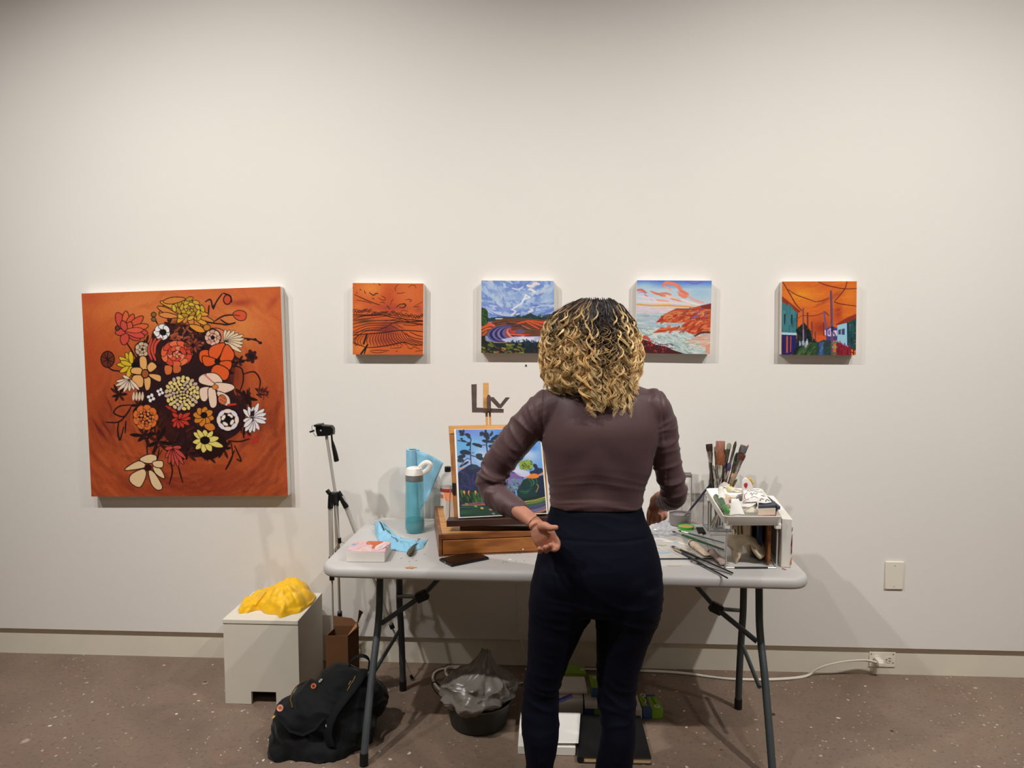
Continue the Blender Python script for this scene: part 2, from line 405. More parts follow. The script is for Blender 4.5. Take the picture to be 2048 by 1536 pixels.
# plug + cord
M_cord = mat('white_cord', (224, 217, 205), rough=.4)
pc = thing('power_cord', 'white extension cord plugged into the baseboard outlet, running along the floor by the wall', 'cord', (1.54, 0, .07))
b_ = MB(); b_.box((1.545, -.012, .074), (.03, .044, .028)); b_.box((1.545, -.034, .071), (.025, .012, .022)); b_.build('plug', M_plate, pc, bevel=.004)
path = [V(1.53, -.02, .07), at_y(1728, 1321, -.02), at_y(1690, 1323, -.03), at_y(1655, 1330, -.03), at_y(1635, 1338, -.03), at_z(1612, 1351, .006), at_z(1575, 1356, .006), at_z(1520, 1358, .006), at_z(1460, 1357, .006), at_z(1420, 1353, .006), at_z(1380, 1347, .006), at_z(1320, 1342, .006), at_z(1200, 1338, .006), at_z(1100, 1336, .006), at_z(1050, 1338, .006)]
for p_ in path[6:]: p_[1] = min(p_[1], -.008)
c1 = catmull(path, 8); m_ = MB(); m_.tube(c1, .0042, 8); m_.tube([q+np.array((0.002, -.0035, .0055 if q[2] > .02 else .0)) + np.array((0, -.006*abs(math.sin(i*.09)), 0)) for i, q in enumerate(c1)], .0042, 8)
m_.build('cable', M_cord, pc)
nh = MB().tube([(0, 0, 0), (0, -.004, 0)], [.004, .0035], 10); nl = at_y(1052, 731, -.0005)
nh = MB().tube([nl, nl+V(0, -.004, 0)], [.0045, .003], 10); solo(nh, 'nail', M_dark, 'tiny dark nail head left in the bare wall below the blue field painting', 'nail')
# ---------------------------------------------------------------- folding table
TZ = .74; TA = R(-1.25); TC = V(.037, -.42, 0)
def tb(x, y, z): return TC+V(x*math.cos(TA)-y*math.sin(TA), x*math.sin(TA)+y*math.cos(TA), z)
M_top = mat('blow_moulded_plastic', (196, 193, 190), rough=.42, spec=.4, var=.03, vscale=5, bump=.35, bscale=500)
M_leg = mat('grey_powder_coat', (66, 72, 74), rough=.42, spec=.5)
M_rub = mat('black_rubber', (14, 14, 15), rough=.55)
tbl = thing('folding_table', 'long folding table with pale grey plastic top and dark grey tubular legs against the wall', 'table', (TC[0], TC[1], 0))
def rrect(hx, hy, r, z, n=12):
    out = []
    for cx, cy, a0 in ((hx-r, hy-r, 0), (-hx+r, hy-r, 90), (-hx+r, -hy+r, 180), (hx-r, -hy+r, 270)):
        for i in range(n+1):
            an = R(a0+90*i/n); out.append(tb(cx+r*math.cos(an), cy+r*math.sin(an), z))
    return out
HX, HY, RR = .921, .38, .085
rings = [rrect(HX-d, HY-d, RR-d*.8, z) for d, z in ((.06, .698), (.012, .697), (.004, .700), (0, .708), (0, .722), (.003, .732), (.009, .738), (.016, .74), (.03, .74))]
MB().loft(rings).build('tabletop', M_top, tbl, smooth=50)
def bend(pts): return catmull([tb(*p) for p in pts], 6)
def wl(x, y): # world -> table local
    d = V(x, y, 0)-TC; return d[0]*math.cos(TA)+d[1]*math.sin(TA), -d[0]*math.sin(TA)+d[1]*math.cos(TA)
for s, (fx, fy, rx, ry) in ((-1, (-.706, -.848, -.675, -.261)), (1, (.808, -.866, .811, -.345))):
    lf = wl(fx, fy); lr = wl(rx, ry); xt = (lf[0]+lr[0])/2
    f = MB().tube(catmull([tb(lf[0]-.0, -.165, .7), tb(lf[0], -.175, .60), tb(lf[0], -.20, .47), tb(lf[0], -.285, .33), tb(lf[0], lf[1]+.06, .16), tb(lf[0], lf[1], .03)], 8), .0145, 14).build('leg', M_leg, tbl)
    MB().tube([tb(lf[0], lf[1]+.004, .045), tb(lf[0], lf[1]-.002, .0)], .0165, 14).build('foot_cap', M_rub, f)
    zr = [(.10, .7), (.10, .6), (.095, .42), (.115, .33), (lr[1]-.012, .2), (lr[1], .03)] if s < 0 else [(.05, .7), (.05, .6), (.045, .46), (.06, .36), (lr[1]-.01, .2), (lr[1], .03)]
    g = MB().tube(catmull([tb(lr[0], y, z) for y, z in zr], 8), .0145, 14).build('leg', M_leg, tbl)
    MB().tube([tb(lr[0], lr[1], .045), tb(lr[0], lr[1], .0)], .0165, 14).build('foot_cap', M_rub, g)
    # low cross tube between the two legs of this end
    if s < 0: q0, q1 = at_x(750, 1341, tb(lf[0], -.3, 0)[0]), at_x(797.5, 1263, tb(lr[0], .1, 0)[0]); ja = at_x(762, 1247, tb(lf[0], -.2, 0)[0]); jb = at_y(844, 1192, -.5); jc = at_y(922, 1160, -.47); ra = at_x(797, 1193, tb(lr[0], .1, 0)[0])
    else: q0, q1 = at_x(1519, 1374, tb(lf[0], -.3, 0)[0]), at_x(1486, 1293, tb(lr[0], .06, 0)[0]); ja = at_x(1514, 1283, tb(lf[0], -.2, 0)[0]); jb = at_y(1432, 1216, -.5); jc = at_y(1345, 1174, -.47); ra = at_x(1480, 1221, tb(lr[0], .06, 0)[0])
    MB().rod(q0, q1, .0085).build('cross_tube', M_leg, tbl)
    jc[2] = .697
    br = MB(); br.tube([ja, jb], .0105, 12); br.tube([jb, jc], .0125, 12, flat=(.8, 1.25)); bo = br.build('brace', M_leg, tbl)
    cb = MB(); cb.box(jb, (.05, .036, .04), rot=(0, (R(25) if s > 0 else R(-25)), 0)); cb.build('locking_collar', M_rub, bo, bevel=.004)
    MB().rod(ra, jb+V(0, 0, -.002), .0085).build('brace_arm', M_leg, tbl)
# paint marks left on the plastic
def smear(name, px, py, wd, dp, col, lab, n=9, seed=1, z=.7408):
    c = at_z(px, py, z); rg = np.random.RandomState(seed); pts = []
    for i in range(n*2):
        a = PI*i/n; k = rg.uniform(.6, 1.1); pts.append((c[0]+math.cos(a)*wd/2*k, c[1]+math.sin(a)*dp/2*k, z-.0004))
    return MB().prism(pts, (0, 0, .0009)).build('paint_smear', mat(name, col, rough=.5), tbl)
smear('ochre_smear', 821, 1135, .055, .022, (208, 142, 84), '', seed=3)['label'] = 'ochre paint smear near the front edge'
smear('pale_smear', 1348, 1131, .06, .014, (206, 190, 160), '', seed=4)['label'] = 'faint tan paint smear'
smear('white_drop', 1020, 1119, .016, .014, (238, 236, 230), '', seed=5)['label'] = 'small white paint spot'
rg = np.random.RandomState(11); m_ = MB()
for i in range(26):
    x, y = [(rg.uniform(985, 1060), rg.uniform(1106, 1128)), (rg.uniform(735, 760), rg.uniform(1045, 1062)), (rg.uniform(800, 850), rg.uniform(1105, 1125))][rg.randint(3) if i > 8 else 0]
    c = at_z(x, y, .74); L_ = rg.uniform(.002, .009); a = rg.uniform(0, PI)
    m_.box(c+V(0, 0, .0003), (L_, rg.uniform(.0015, .004), .0006), rot=(0, 0, a))
m_.build('paint_specks', mat('grey_specks', (112, 108, 100), rough=.6), tbl)['kind'] = 'stuff'

# ---------------------------------------------------------------- the pictures
M_art = attr_mat('acrylic_paint', rough=.42, spec=.35, bump=.25, bscale=700)
M_cvs = mat('white_canvas', (236, 231, 222), rough=.75, bump=.3, bscale=900)
M_wood = mat('stretcher_pine', (205, 170, 120), rough=.6, var=.15, vscale=8, stretch=(1, 1, 12))
DK = (33, 14, 17)

def art_big():
    a = Art([(163, 587), (561, 573), (576, 992), (183, 993)], 470, 490, (196, 92, 44), 3)
    a.frame(150, 560, 3.4133)
    for g in [(400, 150, 500, 130, (214, 122, 62), .8), (1150, 330, 260, 200, (222, 140, 72), .85), (620, 260, 330, 120, (222, 134, 66), .7), (750, 1400, 600, 160, (120, 42, 28), .75), (200, 950, 190, 420, (150, 62, 34), .8), (1330, 1000, 160, 420, (150, 64, 36), .7), (1350, 420, 160, 260, (190, 86, 44), .5), (90, 500, 70, 300, (176, 74, 36), .7), (760, 800, 430, 430, (110, 36, 26), .75), (1400, 1380, 160, 130, (182, 84, 46), .6), (180, 1350, 160, 160, (176, 76, 42), .7), (100, 130, 150, 60, (180, 74, 40), .6)]: a.glow(*g)
    import math as m
    cx, cy = 760, 800
    a.dabs(60, 70, 1440, 1470, [(206, 104, 52), (190, 84, 42), (214, 120, 60), (170, 70, 38)], 420, 210, 26, ang=lambda x, y: m.degrees(m.atan2(y-cy, x-cx))+90, jit=12, a=.13, curve=.2)
    a.dabs(60, 900, 1440, 1470, [(120, 44, 30), (96, 34, 26), (160, 66, 38)], 160, 230, 30, ang=lambda x, y: m.degrees(m.atan2(y-cy, x-cx))+90, jit=12, a=.16, curve=.2)
    a.glow(1130, 155, 90, 24, (150, 48, 36), .7, -5); a.glow(1350, 150, 60, 26, (160, 60, 40), .6, -50)
    for x, y, an in [(215, 1010, 60), (190, 1050, 60), (240, 860, 70), (150, 1000, 65)]: a.glow(x, y, 70, 9, (80, 22, 30), .6, an)
    # dark mass behind the bouquet
    a.poly([(540, 330), (700, 300), (880, 330), (1050, 420), (1090, 560), (1080, 760), (1160, 850), (1130, 1020), (960, 1130), (880, 1200), (740, 1190), (600, 1060), (540, 960), (470, 900), (440, 760), (380, 600), (420, 520), (500, 470)], (36, 16, 22), .93, smooth=True)
    for g in [(600, 1000, 90, 110, (70, 24, 20), .8), (780, 780, 260, 60, (30, 12, 40), .4), (1090, 640, 60, 110, (116, 44, 26), .8), (560, 520, 40, 40, (70, 30, 14), .8), (700, 300, 50, 34, (74, 32, 12), .9)]: a.glow(*g)
    a.dabs(520, 900, 840, 1180, [(96, 32, 22), (30, 14, 10), (60, 30, 20)], 70, 60, 8, jit=90, a=.8)
    a.dabs(660, 330, 880, 480, [(150, 72, 44), (60, 26, 24), (180, 92, 60), (20, 10, 14)], 60, 50, 12, jit=90, a=.9)
    for x, y, n_, r in [(300, 780, 7, 70), (470, 1060, 6, 90), (560, 1100, 7, 90), (760, 1180, 8, 70), (900, 1190, 8, 70), (1010, 1150, 6, 70), (1150, 990, 7, 80), (1110, 560, 6, 60), (480, 440, 6, 60), (440, 700, 7, 70), (430, 850, 6, 70), (1000, 620, 7, 90), (1160, 800, 8, 80), (640, 300, 6, 60), (880, 380, 8, 70), (540, 580, 6, 80)]:
        for i in range(n_): an = R(360/n_*i+a.rng.uniform(-20, 20)); q = r*a.rng.uniform(.6, 1.2); a.petal(x, y, x+q*m.cos(an), y+q*m.sin(an), r*.28, [(30, 14, 16), (64, 26, 20), (44, 18, 14)][i % 3], 0)
    L = lambda pts, w=10, c=DK, t=.3: a.line(pts, w, c, smooth=True, taper=t)
    # stems
    for s in [[(560, 300), (520, 240)], [(345, 420), (390, 490), (440, 580)], [(220, 590), (260, 615), (320, 620)], [(380, 850), (300, 860), (265, 905), (330, 930), (370, 880)], [(210, 968), (300, 965), (360, 900), (380, 860)], [(300, 960), (290, 1020), (305, 1090), (330, 1000)], [(345, 960), (340, 1040)], [(520, 1010), (490, 1100), (490, 1190)], [(460, 1085), (540, 1050), (600, 1030)], [(1000, 95), (960, 150), (940, 200)], [(885, 150), (920, 135), (935, 190), (945, 170)], [(950, 280), (1010, 245), (1080, 238)], [(900, 290), (990, 300), (1030, 305), (1085, 295)], [(990, 270), (1040, 300), (1090, 290)], [(1060, 585), (1130, 600), (1145, 680), (1120, 760)], [(1145, 640), (1220, 625), (1260, 680), (1255, 740)], [(1060, 390), (1180, 400), (1230, 410), (1265, 430)], [(1080, 515), (1130, 545), (1190, 545)], [(1040, 1095), (1120, 1100), (1190, 1080)], [(1060, 1110), (1070, 1200), (1025, 1290), (1050, 1240), (1085, 1160)], [(1085, 1130), (1130, 1230), (1100, 1220)], [(1140, 760), (1150, 860), (1130, 1040)], [(640, 1230), (660, 1300), (640, 1390)], [(700, 1270), (730, 1380)], [(570, 1150), (560, 1220)], [(860, 170), (880, 220), (900, 260)], [(910, 175), (905, 240)]]: L(s)
    a.dabs(1100, 760, 1200, 860, [DK, (60, 24, 20)], 26, 60, 12, 60, 50, a=.9)
    a.dabs(1240, 740, 1310, 800, [DK, (90, 36, 24)], 26, 40, 8, 60, 70, a=.9)
    for p in [(1180, 405), (1225, 405), (1262, 428)]: a.ell(*p, 13, 9, DK)
    a.ell(222, 540, 42, 52, (110, 44, 26), 0, edge=7)
    for q in [[(185, 520), (260, 560)], [(190, 560), (255, 520)], [(222, 490), (222, 590)], [(200, 500), (245, 580)]]: L(q, 6)
    for i in range(6):
        an = R(60*i+15); a.petal(1200, 520, 1200+42*m.cos(an), 520+46*m.sin(an), 24, (60, 24, 22), 3)
    a.ell(1200, 520, 18, 20, DK)
    a.ell(1035, 135, 22, 28, (196, 74, 44), 0, edge=8); a.line([(1010, 92), (1055, 110), (1065, 150)], 9, DK, smooth=True)
    a.poly([(1075, 235), (1110, 210), (1160, 225), (1155, 268), (1110, 272)], (206, 80, 48), smooth=True, edge=5); L([(1080, 238), (1120, 245)], 5)
    # yellow-orange chrysanthemum at the top
    for ang, r, w_, c in [(175, 190, 36, 0), (190, 180, 34, 0), (205, 200, 34, 1), (160, 160, 34, 0), (60, 180, 40, 0), (45, 200, 36, 1), (75, 150, 40, 0), (30, 210, 30, 0), (15, 150, 32, 1), (-20, 110, 34, 2), (-50, 110, 34, 2), (-80, 130, 34, 2), (100, 120, 38, 0), (120, 130, 36, 1), (-110, 120, 34, 2), (-140, 120, 32, 2)]:
        c = [(206, 126, 58), (216, 148, 48), (188, 152, 42)][c]; a.petal(760, 210, 760+r*m.cos(R(ang)), 210+r*.72*m.sin(R(ang)), w_, c, 5)
    for i in range(26):
        an = R(i*137); r = 14+3.6*i; x, y = 775+r*m.cos(an), 200+r*.72*m.sin(an); a.ell(x, y, 24, 12, [(196, 158, 44), (208, 170, 60), (180, 128, 40)][i % 3], math.degrees(an)+70, edge=4)
    a.petal(740, 130, 600, 150, 40, (204, 124, 52), 5); a.petal(690, 240, 560, 185, 34, (208, 126, 52), 5); a.petal(690, 250, 570, 235, 34, (214, 132, 66), 5)
    a.petal(780, 310, 880, 350, 40, (214, 140, 50), 5); a.ell(895, 325, 22, 20, (190, 120, 40), edge=5)
    # coral flower, left
    cc = [(200, 72, 58), (208, 84, 52), (214, 96, 50)]
    for tx, ty, w_, k in [(285, 225, 60, 0), (345, 215, 46, 2), (395, 235, 44, 1), (460, 250, 50, 1), (495, 310, 46, 2), (490, 360, 50, 0), (440, 405, 50, 0), (330, 440, 54, 0), (275, 360, 40, 0), (380, 290, 46, 1), (320, 280, 40, 0)]: a.petal(345, 350, tx, ty, w_, cc[k], 5)
    a.petal(345, 350, 470, 385, 44, (206, 74, 60), 5); a.petal(350, 345, 460, 340, 34, (214, 90, 60), 4); a.ell(288, 328, 12, 14, (100, 60, 40), edge=6)
    # white round flower and balls
    L([(560, 300), (525, 235)], 8); a.ell(533, 236, 15, 14, (126, 96, 40), edge=5); a.ell(533, 268, 13, 12, (120, 90, 50), edge=5)
    for i in range(7):
        an = R(51*i+20); a.ell(590+36*m.cos(an), 355+36*m.sin(an), 26, 17, (232, 226, 222), math.degrees(an)+90, edge=4)
    a.ell(600, 357, 20, 22, (16, 12, 16)); a.ell(541, 357, 9, 11, (236, 226, 210))
    # small cream rose
    def rose(x, y, r, c1, c2, core=None, n=7):
        a.ell(x, y, r*1.08, r*1.08, DK)
        for i in range(n):
            an = R(360/n*i); a.ell(x+r*.72*m.cos(an), y+r*.72*m.sin(an), r*.36, r*.23, c1 if i % 3 else c2, math.degrees(an)+90, edge=r*.05)
        for i in range(5):
            an = R(72*i+30); a.ell(x+r*.34*m.cos(an), y+r*.34*m.sin(an), r*.23, r*.16, c2 if i % 2 else c1, math.degrees(an)+60, edge=r*.05)
        if core: a.ell(x, y, r*.26, r*.26, core)
    rose(457, 472, 52, (206, 180, 140), (190, 160, 140))
    # coral carnation behind + rose
    for q in [[(520, 400), (500, 480), (520, 540)], [(545, 400), (520, 470), (545, 545)], [(580, 400), (545, 440), (540, 500)]]: a.line(q, 26, DK, smooth=True, taper=.4); a.line(q, 17, (204, 74, 56), smooth=True, taper=.4)
    a.ell(690, 500, 118, 92, DK)
    for i in range(11):
        an = R(33*i); a.ell(690+88*m.cos(an), 500+66*m.sin(an), 42, 20, [(222, 96, 58), (206, 70, 44), (228, 110, 66)][i % 3], math.degrees(an)+90, edge=4)
    for i in range(9):
        an = R(40*i+10); a.ell(690+48*m.cos(an), 500+36*m.sin(an), 27, 15, [(216, 86, 54), (228, 128, 92), (204, 66, 48)][i % 3], math.degrees(an)+80, edge=3)
    for i in range(4): a.ell(690+16*m.cos(R(90*i)), 505+14*m.sin(R(90*i)), 15, 9, (230, 134, 100), 45*i, edge=3)
    a.poly([(610, 585), (655, 590), (650, 635), (615, 640)], (206, 110, 54), smooth=True); a.poly([(670, 580), (715, 590), (710, 625), (670, 630)], (196, 98, 52), smooth=True)
    # dark star flower
    for i in range(10): a.petal(805, 445, 805+62*m.cos(R(36*i)), 445+52*m.sin(R(36*i)), 17, [(150, 70, 44), (110, 48, 36)][i % 2], 3)
    a.ell(800, 445, 15, 15, DK)
    # pink ranunculus
    a.ell(955, 390, 74, 60, (206, 120, 84), edge=5); rose(935, 392, 56, (222, 176, 150), (206, 150, 130), (20, 10, 12), 8)
    # cream daisy right
    for tx, ty in [(1022, 338), (1050, 342), (1085, 345), (1112, 362), (1145, 375), (1150, 400), (1145, 430), (1140, 455), (1132, 490)]: a.petal(1020, 425, tx, ty, 24, (226, 200, 164), 3)
    # big orange poppy
    for pts in [[(850, 490), (905, 480), (950, 540), (900, 580), (850, 550)], [(920, 460), (1000, 430), (1015, 450), (960, 540), (915, 520)], [(1030, 440), (1080, 500), (1060, 550), (985, 560), (990, 520)], [(980, 560), (1060, 555), (1050, 610), (1010, 590)], [(940, 590), (985, 580), (1045, 620), (1020, 680), (930, 640)], [(870, 520), (960, 545), (930, 580), (880, 580)]]: a.poly(pts, (218, 88, 36), smooth=True, edge=6)
    a.ell(968, 552, 22, 18, DK)
    # yellow daisy left
    for tx, ty in [(345, 495), (300, 525), (375, 485), (285, 575), (305, 628), (352, 672), (310, 555)]: a.petal(385, 580, tx, ty, 30, (214, 178, 44), 4)
    a.ell(408, 580, 26, 24, (14, 10, 12))
    # pale orange flower
    for pts in [[(440, 530), (480, 530), (485, 615), (450, 620)], [(390, 600), (445, 600), (455, 640), (385, 632)], [(490, 590), (520, 560), (552, 590), (510, 625)], [(500, 640), (575, 650), (575, 690), (520, 665)], [(470, 665), (510, 670), (505, 735), (480, 745)], [(395, 655), (455, 655), (455, 725), (395, 715)]]: a.poly(pts, (226, 166, 100), smooth=True, edge=6)
    a.ell(475, 638, 22, 26, (160, 84, 40), edge=7)
    # white daisies lower left
    for tx, ty in [(325, 650), (280, 690), (275, 720), (290, 752), (330, 762), (368, 757), (400, 748), (435, 748)]: a.petal(375, 680, tx, ty, 20, (230, 204, 180), 3)
    for tx in (395, 415, 435, 455): a.petal(tx+4, 762, tx, 822, 19, (222, 190, 160), 2)
    # little white blooms
    for cx_, cy_, r in ((577, 762, 20), (515, 802, 22)):
        for i in range(4): a.ell(cx_+r*.7*m.cos(R(90*i+20)), cy_+r*.8*m.sin(R(90*i+20)), r*.62, r*.5, (234, 230, 228), 90*i, edge=2)
        a.ell(cx_, cy_, r*.34, r*.38, DK)
    # big pompon dahlia, centre
    a.ell(728, 770, 122, 120, (26, 12, 14))
    k = 0
    for r, n, sz in ((14, 4, 10), (36, 9, 12), (60, 14, 13.5), (84, 18, 15), (108, 21, 16)):
        for i in range(n):
            an = R(360/n*i+r*3); k += 1; a.ell(728+r*m.cos(an), 770+r*.98*m.sin(an), sz, sz*.72, [(222, 196, 124), (214, 186, 138), (196, 168, 148), (232, 206, 120)][(k*7+int(r)) % 4], math.degrees(an)+90*(k % 2)+20)
    # white cosmos, right
    for pts in [[(845, 660), (900, 640), (950, 700), (930, 720), (850, 700)], [(890, 640), (960, 640), (1000, 690), (950, 700)], [(960, 700), (1060, 710), (1080, 740), (1000, 770), (955, 735)], [(850, 740), (920, 735), (890, 820), (855, 810)], [(905, 745), (950, 745), (960, 850), (920, 860)], [(965, 760), (1040, 790), (1050, 850), (1000, 840)]]: a.poly(pts, (232, 200, 176), smooth=True, edge=5)
    a.line([(880, 645), (930, 690)], 12, (206, 128, 112)); a.ell(952, 728, 20, 16, (214, 120, 56), edge=3); a.ell(1000, 815, 26, 34, (206, 108, 70), -20, edge=4)
    for i in range(8): a.ell(990+(i % 3)*12, 790+i*8, 4, 3, DK)
    a.line([(1040, 850), (1090, 845)], 14, (190, 50, 34))
    # orange marigold
    a.ell(478, 935, 86, 84, DK)
    for i in range(9): a.ell(478+64*m.cos(R(40*i)), 935+64*m.sin(R(40*i)), 27, 22, (216, 112, 48), 40*i+90, edge=3)
    for r, n in ((12, 3), (32, 8), (52, 12)):
        for i in range(n): a.ell(478+r*m.cos(R(360/n*i+r)), 940+r*m.sin(R(360/n*i+r)), 11, 8, [(222, 134, 70), (206, 92, 44)][i % 2], 40*i, edge=2)
    # red spray
    for tx, ty in [(660, 905), (655, 960), (665, 1000), (700, 1010), (735, 1005), (775, 985), (785, 940), (780, 905), (720, 905)]: a.petal(708, 945, tx, ty, 25, (196, 56, 40), 4)
    for tx, ty in [(612, 855), (650, 880)]: a.petal(690, 900, tx, ty, 20, (176, 44, 38), 4)
    # amber flower
    for i in range(8): a.petal(872, 925, 872+72*m.cos(R(45*i+12)), 930+68*m.sin(R(45*i+12)), 42, (206, 126, 44), 4)
    a.ell(875, 920, 24, 22, (24, 12, 12)); a.petal(880, 990, 950, 1010, 50, (208, 120, 40), 4)
    # white anemone
    a.ell(1038, 952, 88, 84, (30, 12, 30))
    for i in range(8): a.ell(1038+62*m.cos(R(45*i)), 952+60*m.sin(R(45*i)), 29, 14, (226, 214, 218) if i % 2 else (236, 216, 196), 45*i+90)
    for i in range(4): a.ell(1038+34*m.cos(R(90*i+30)), 952+32*m.sin(R(90*i+30)), 20, 11, (240, 224, 204), 90*i+120)
    a.ell(1040, 948, 22, 24, (10, 8, 12))
    # white spiky flower
    for tx, ty in [(1145, 880), (1180, 862), (1215, 862), (1250, 838), (1290, 878), (1302, 908), (1305, 945), (1300, 972), (1255, 1020), (1220, 1035), (1190, 1040), (1160, 1030), (1145, 960), (1150, 1000)]: a.petal(1205, 945, tx, ty, 28, (230, 222, 222), 3)
    a.poly([(1195, 895), (1225, 885), (1218, 925), (1190, 930)], (40, 24, 30))
    # yellow-cream flower
    a.poly([(790, 1130), (770, 1090), (830, 1180), (905, 1225), (990, 1190), (1035, 1130), (1000, 1060), (880, 1020), (810, 1050)], (36, 14, 12), smooth=True)
    for tx, ty, w_ in [(805, 1040, 34), (880, 1020, 40), (830, 1020, 30), (935, 1030, 30), (800, 1105, 34), (820, 1150, 36), (870, 1175, 40), (925, 1165, 40), (965, 1120, 30), (1005, 1135, 36), (975, 1075, 36)]: a.petal(885, 1095, tx, ty, w_, (226, 206, 110), 3)
    a.ell(882, 1092, 34, 28, (20, 10, 8))
    # red berries
    for p in [(1165, 1060), (1190, 1070), (1215, 1090), (1240, 1100), (1235, 1075), (1210, 1110)]: a.ell(*p, 14, 10, (176, 48, 40))
    # hanging pink flower
    for tx, ty in [(615, 1210), (635, 1250), (665, 1265), (700, 1270), (735, 1255), (750, 1215), (610, 1150), (720, 1140)]: a.petal(665, 1140, tx, ty, 24, (190, 72, 62), 4)
    # bottom cream flower
    for pts in [[(440, 1220), (500, 1190), (550, 1200), (540, 1240), (480, 1245)], [(340, 1290), (430, 1235), (480, 1270), (400, 1290)], [(380, 1330), (460, 1290), (480, 1330), (440, 1410), (380, 1380)], [(500, 1300), (540, 1320), (590, 1410), (560, 1430), (520, 1390)], [(530, 1270), (580, 1290), (605, 1350), (550, 1320)], [(530, 1240), (590, 1235), (590, 1275), (540, 1270)]]: a.poly(pts, (230, 196, 150), smooth=True, edge=6)
    a.ell(495, 1278, 26, 24, (50, 20, 14))
    a.grain(3)
    return a

def art_field():   # orange ink field
    a = Art([(705.5, 566), (847, 567), (846, 709.5), (705.5, 709)], 210, 210, (206, 96, 44), 5); a.frame(690, 540, 7.68)
    for g in [(400, 280, 220, 130, (228, 138, 62), .9), (980, 350, 220, 200, (214, 110, 58), .8), (680, 430, 120, 240, (186, 72, 40), .7), (700, 580, 300, 60, (160, 62, 52), .7), (660, 900, 180, 110, (116, 44, 46), .85), (640, 1080, 260, 70, (140, 52, 48), .6), (1000, 1050, 150, 60, (220, 104, 56), .7), (250, 1200, 160, 100, (226, 134, 60), .8), (300, 780, 140, 40, (90, 58, 34), .8), (200, 560, 90, 60, (224, 120, 60), .7), (1130, 610, 60, 60, (140, 62, 60), .5)]: a.glow(*g)
    C = (52, 22, 20)
    for i in range(7):
        y = 720+i*38; a.line([(120, y+i*18), (330, y-20+i*6), (560, y-26+i*2), (760, y+ -20), (1000, 790+i*8), (1200, 790+i*20)], 10, C, smooth=True, taper=.2) if i in (0, 2, 3) else a.line([(120, y+i*20), (330, y-10), (640, y-60+i*8)], 9, C, smooth=True, taper=.3)
    for pts, w_ in [([(120, 1000), (350, 980), (600, 960), (800, 930), (1000, 930), (1190, 945)], 15), ([(500, 930), (620, 880), (780, 800), (1000, 790), (1190, 780)], 12), ([(120, 970), (300, 930), (500, 915)], 10), ([(620, 780), (800, 760), (900, 780)], 9), ([(130, 760), (280, 710), (500, 700)], 10), ([(900, 840), (1050, 850), (1190, 830)], 11), ([(1000, 950), (1100, 1000), (1190, 1020)], 11), ([(860, 930), (960, 1000), (1090, 1050), (1190, 1060)], 11), ([(700, 850), (820, 910)], 9), ([(780, 830), (900, 900)], 7), ([(340, 1190), (500, 1180), (700, 1150), (900, 1110), (1050, 1150), (1190, 1150)], 15), ([(120, 1110), (220, 1150), (340, 1190)], 12), ([(400, 1230), (560, 1230), (680, 1235)], 9), ([(390, 1250), (500, 1270), (640, 1250)], 8), ([(700, 1200), (850, 1190), (860, 1170)], 8), ([(960, 1180), (1010, 1210), (1060, 1180), (1150, 1210)], 9), ([(1080, 1250), (1190, 1230)], 8), ([(780, 1250), (810, 1240)], 9)]: a.line(pts, w_, C, smooth=True, taper=.2)
    for i in range(17):
        x0 = 400+i*34; x1 = 350+i*52-(i > 9)*(i-9)*-20; a.line([(x0, 965), (x0-60+i*9, 1060), (x1, 1175-abs(i-6)*4)], 9, C, smooth=True, taper=.25)
    for x0 in (170, 205, 245, 150): a.line([(x0+50, 1000), (x0-10, 1090), (x0+20, 1160)], 8, C, smooth=True)
    a.line([(340, 985), (290, 1130)], 30, (54, 26, 20)); a.line([(350, 1150), (250, 1285)], 26, (30, 26, 30)); a.line([(330, 1190), (300, 1280)], 18, (30, 26, 30))
    rg = a.rng
    for i in range(54):
        x = 130+i*20; y = 640+35*(x > 400)+25*(x > 800)+20*(x > 1000)+rg.uniform(-22, 22); a.line([(x, y+18), (x-8, y-12), (x+14, y-24), (x+28, y+4)], 8, C, .9, smooth=True)
    a.line([(120, 690), (340, 690), (560, 690), (800, 740), (1190, 780)], 13, C, smooth=True)
    for pts, w_ in [([(150, 380), (300, 450), (420, 500), (540, 540)], 13), ([(180, 465), (330, 490), (410, 520)], 9), ([(380, 350), (440, 390), (480, 360), (510, 370)], 16), ([(420, 430), (450, 450)], 12), ([(510, 430), (600, 470), (620, 430), (560, 400)], 9), ([(300, 320), (320, 370)], 11), ([(230, 300), (250, 310)], 13), ([(440, 210), (465, 205)], 9), ([(520, 210), (545, 240)], 11), ([(790, 570), (850, 530), (930, 530), (900, 580), (840, 570)], 14), ([(900, 515), (935, 545), (900, 580)], 16), ([(930, 465), (980, 450), (1020, 470), (990, 490)], 9), ([(1060, 560), (1150, 510), (1190, 495)], 7), ([(1050, 570), (1140, 560)], 8), ([(780, 330), (775, 270), (820, 225)], 8), ([(800, 360), (850, 360), (920, 345)], 9), ([(980, 270), (1010, 240), (1070, 240), (1090, 280)], 8), ([(650, 550), (690, 600)], 13), ([(700, 540), (720, 480), (750, 445)], 7), ([(540, 500), (600, 500), (610, 515)], 9), ([(860, 640), (900, 620), (970, 640)], 8), ([(180, 340), (190, 360)], 10), ([(125, 280), (135, 275)], 12)]: a.line(pts, w_, C, .92, smooth=True, taper=.3)
    a.grain(3); return a

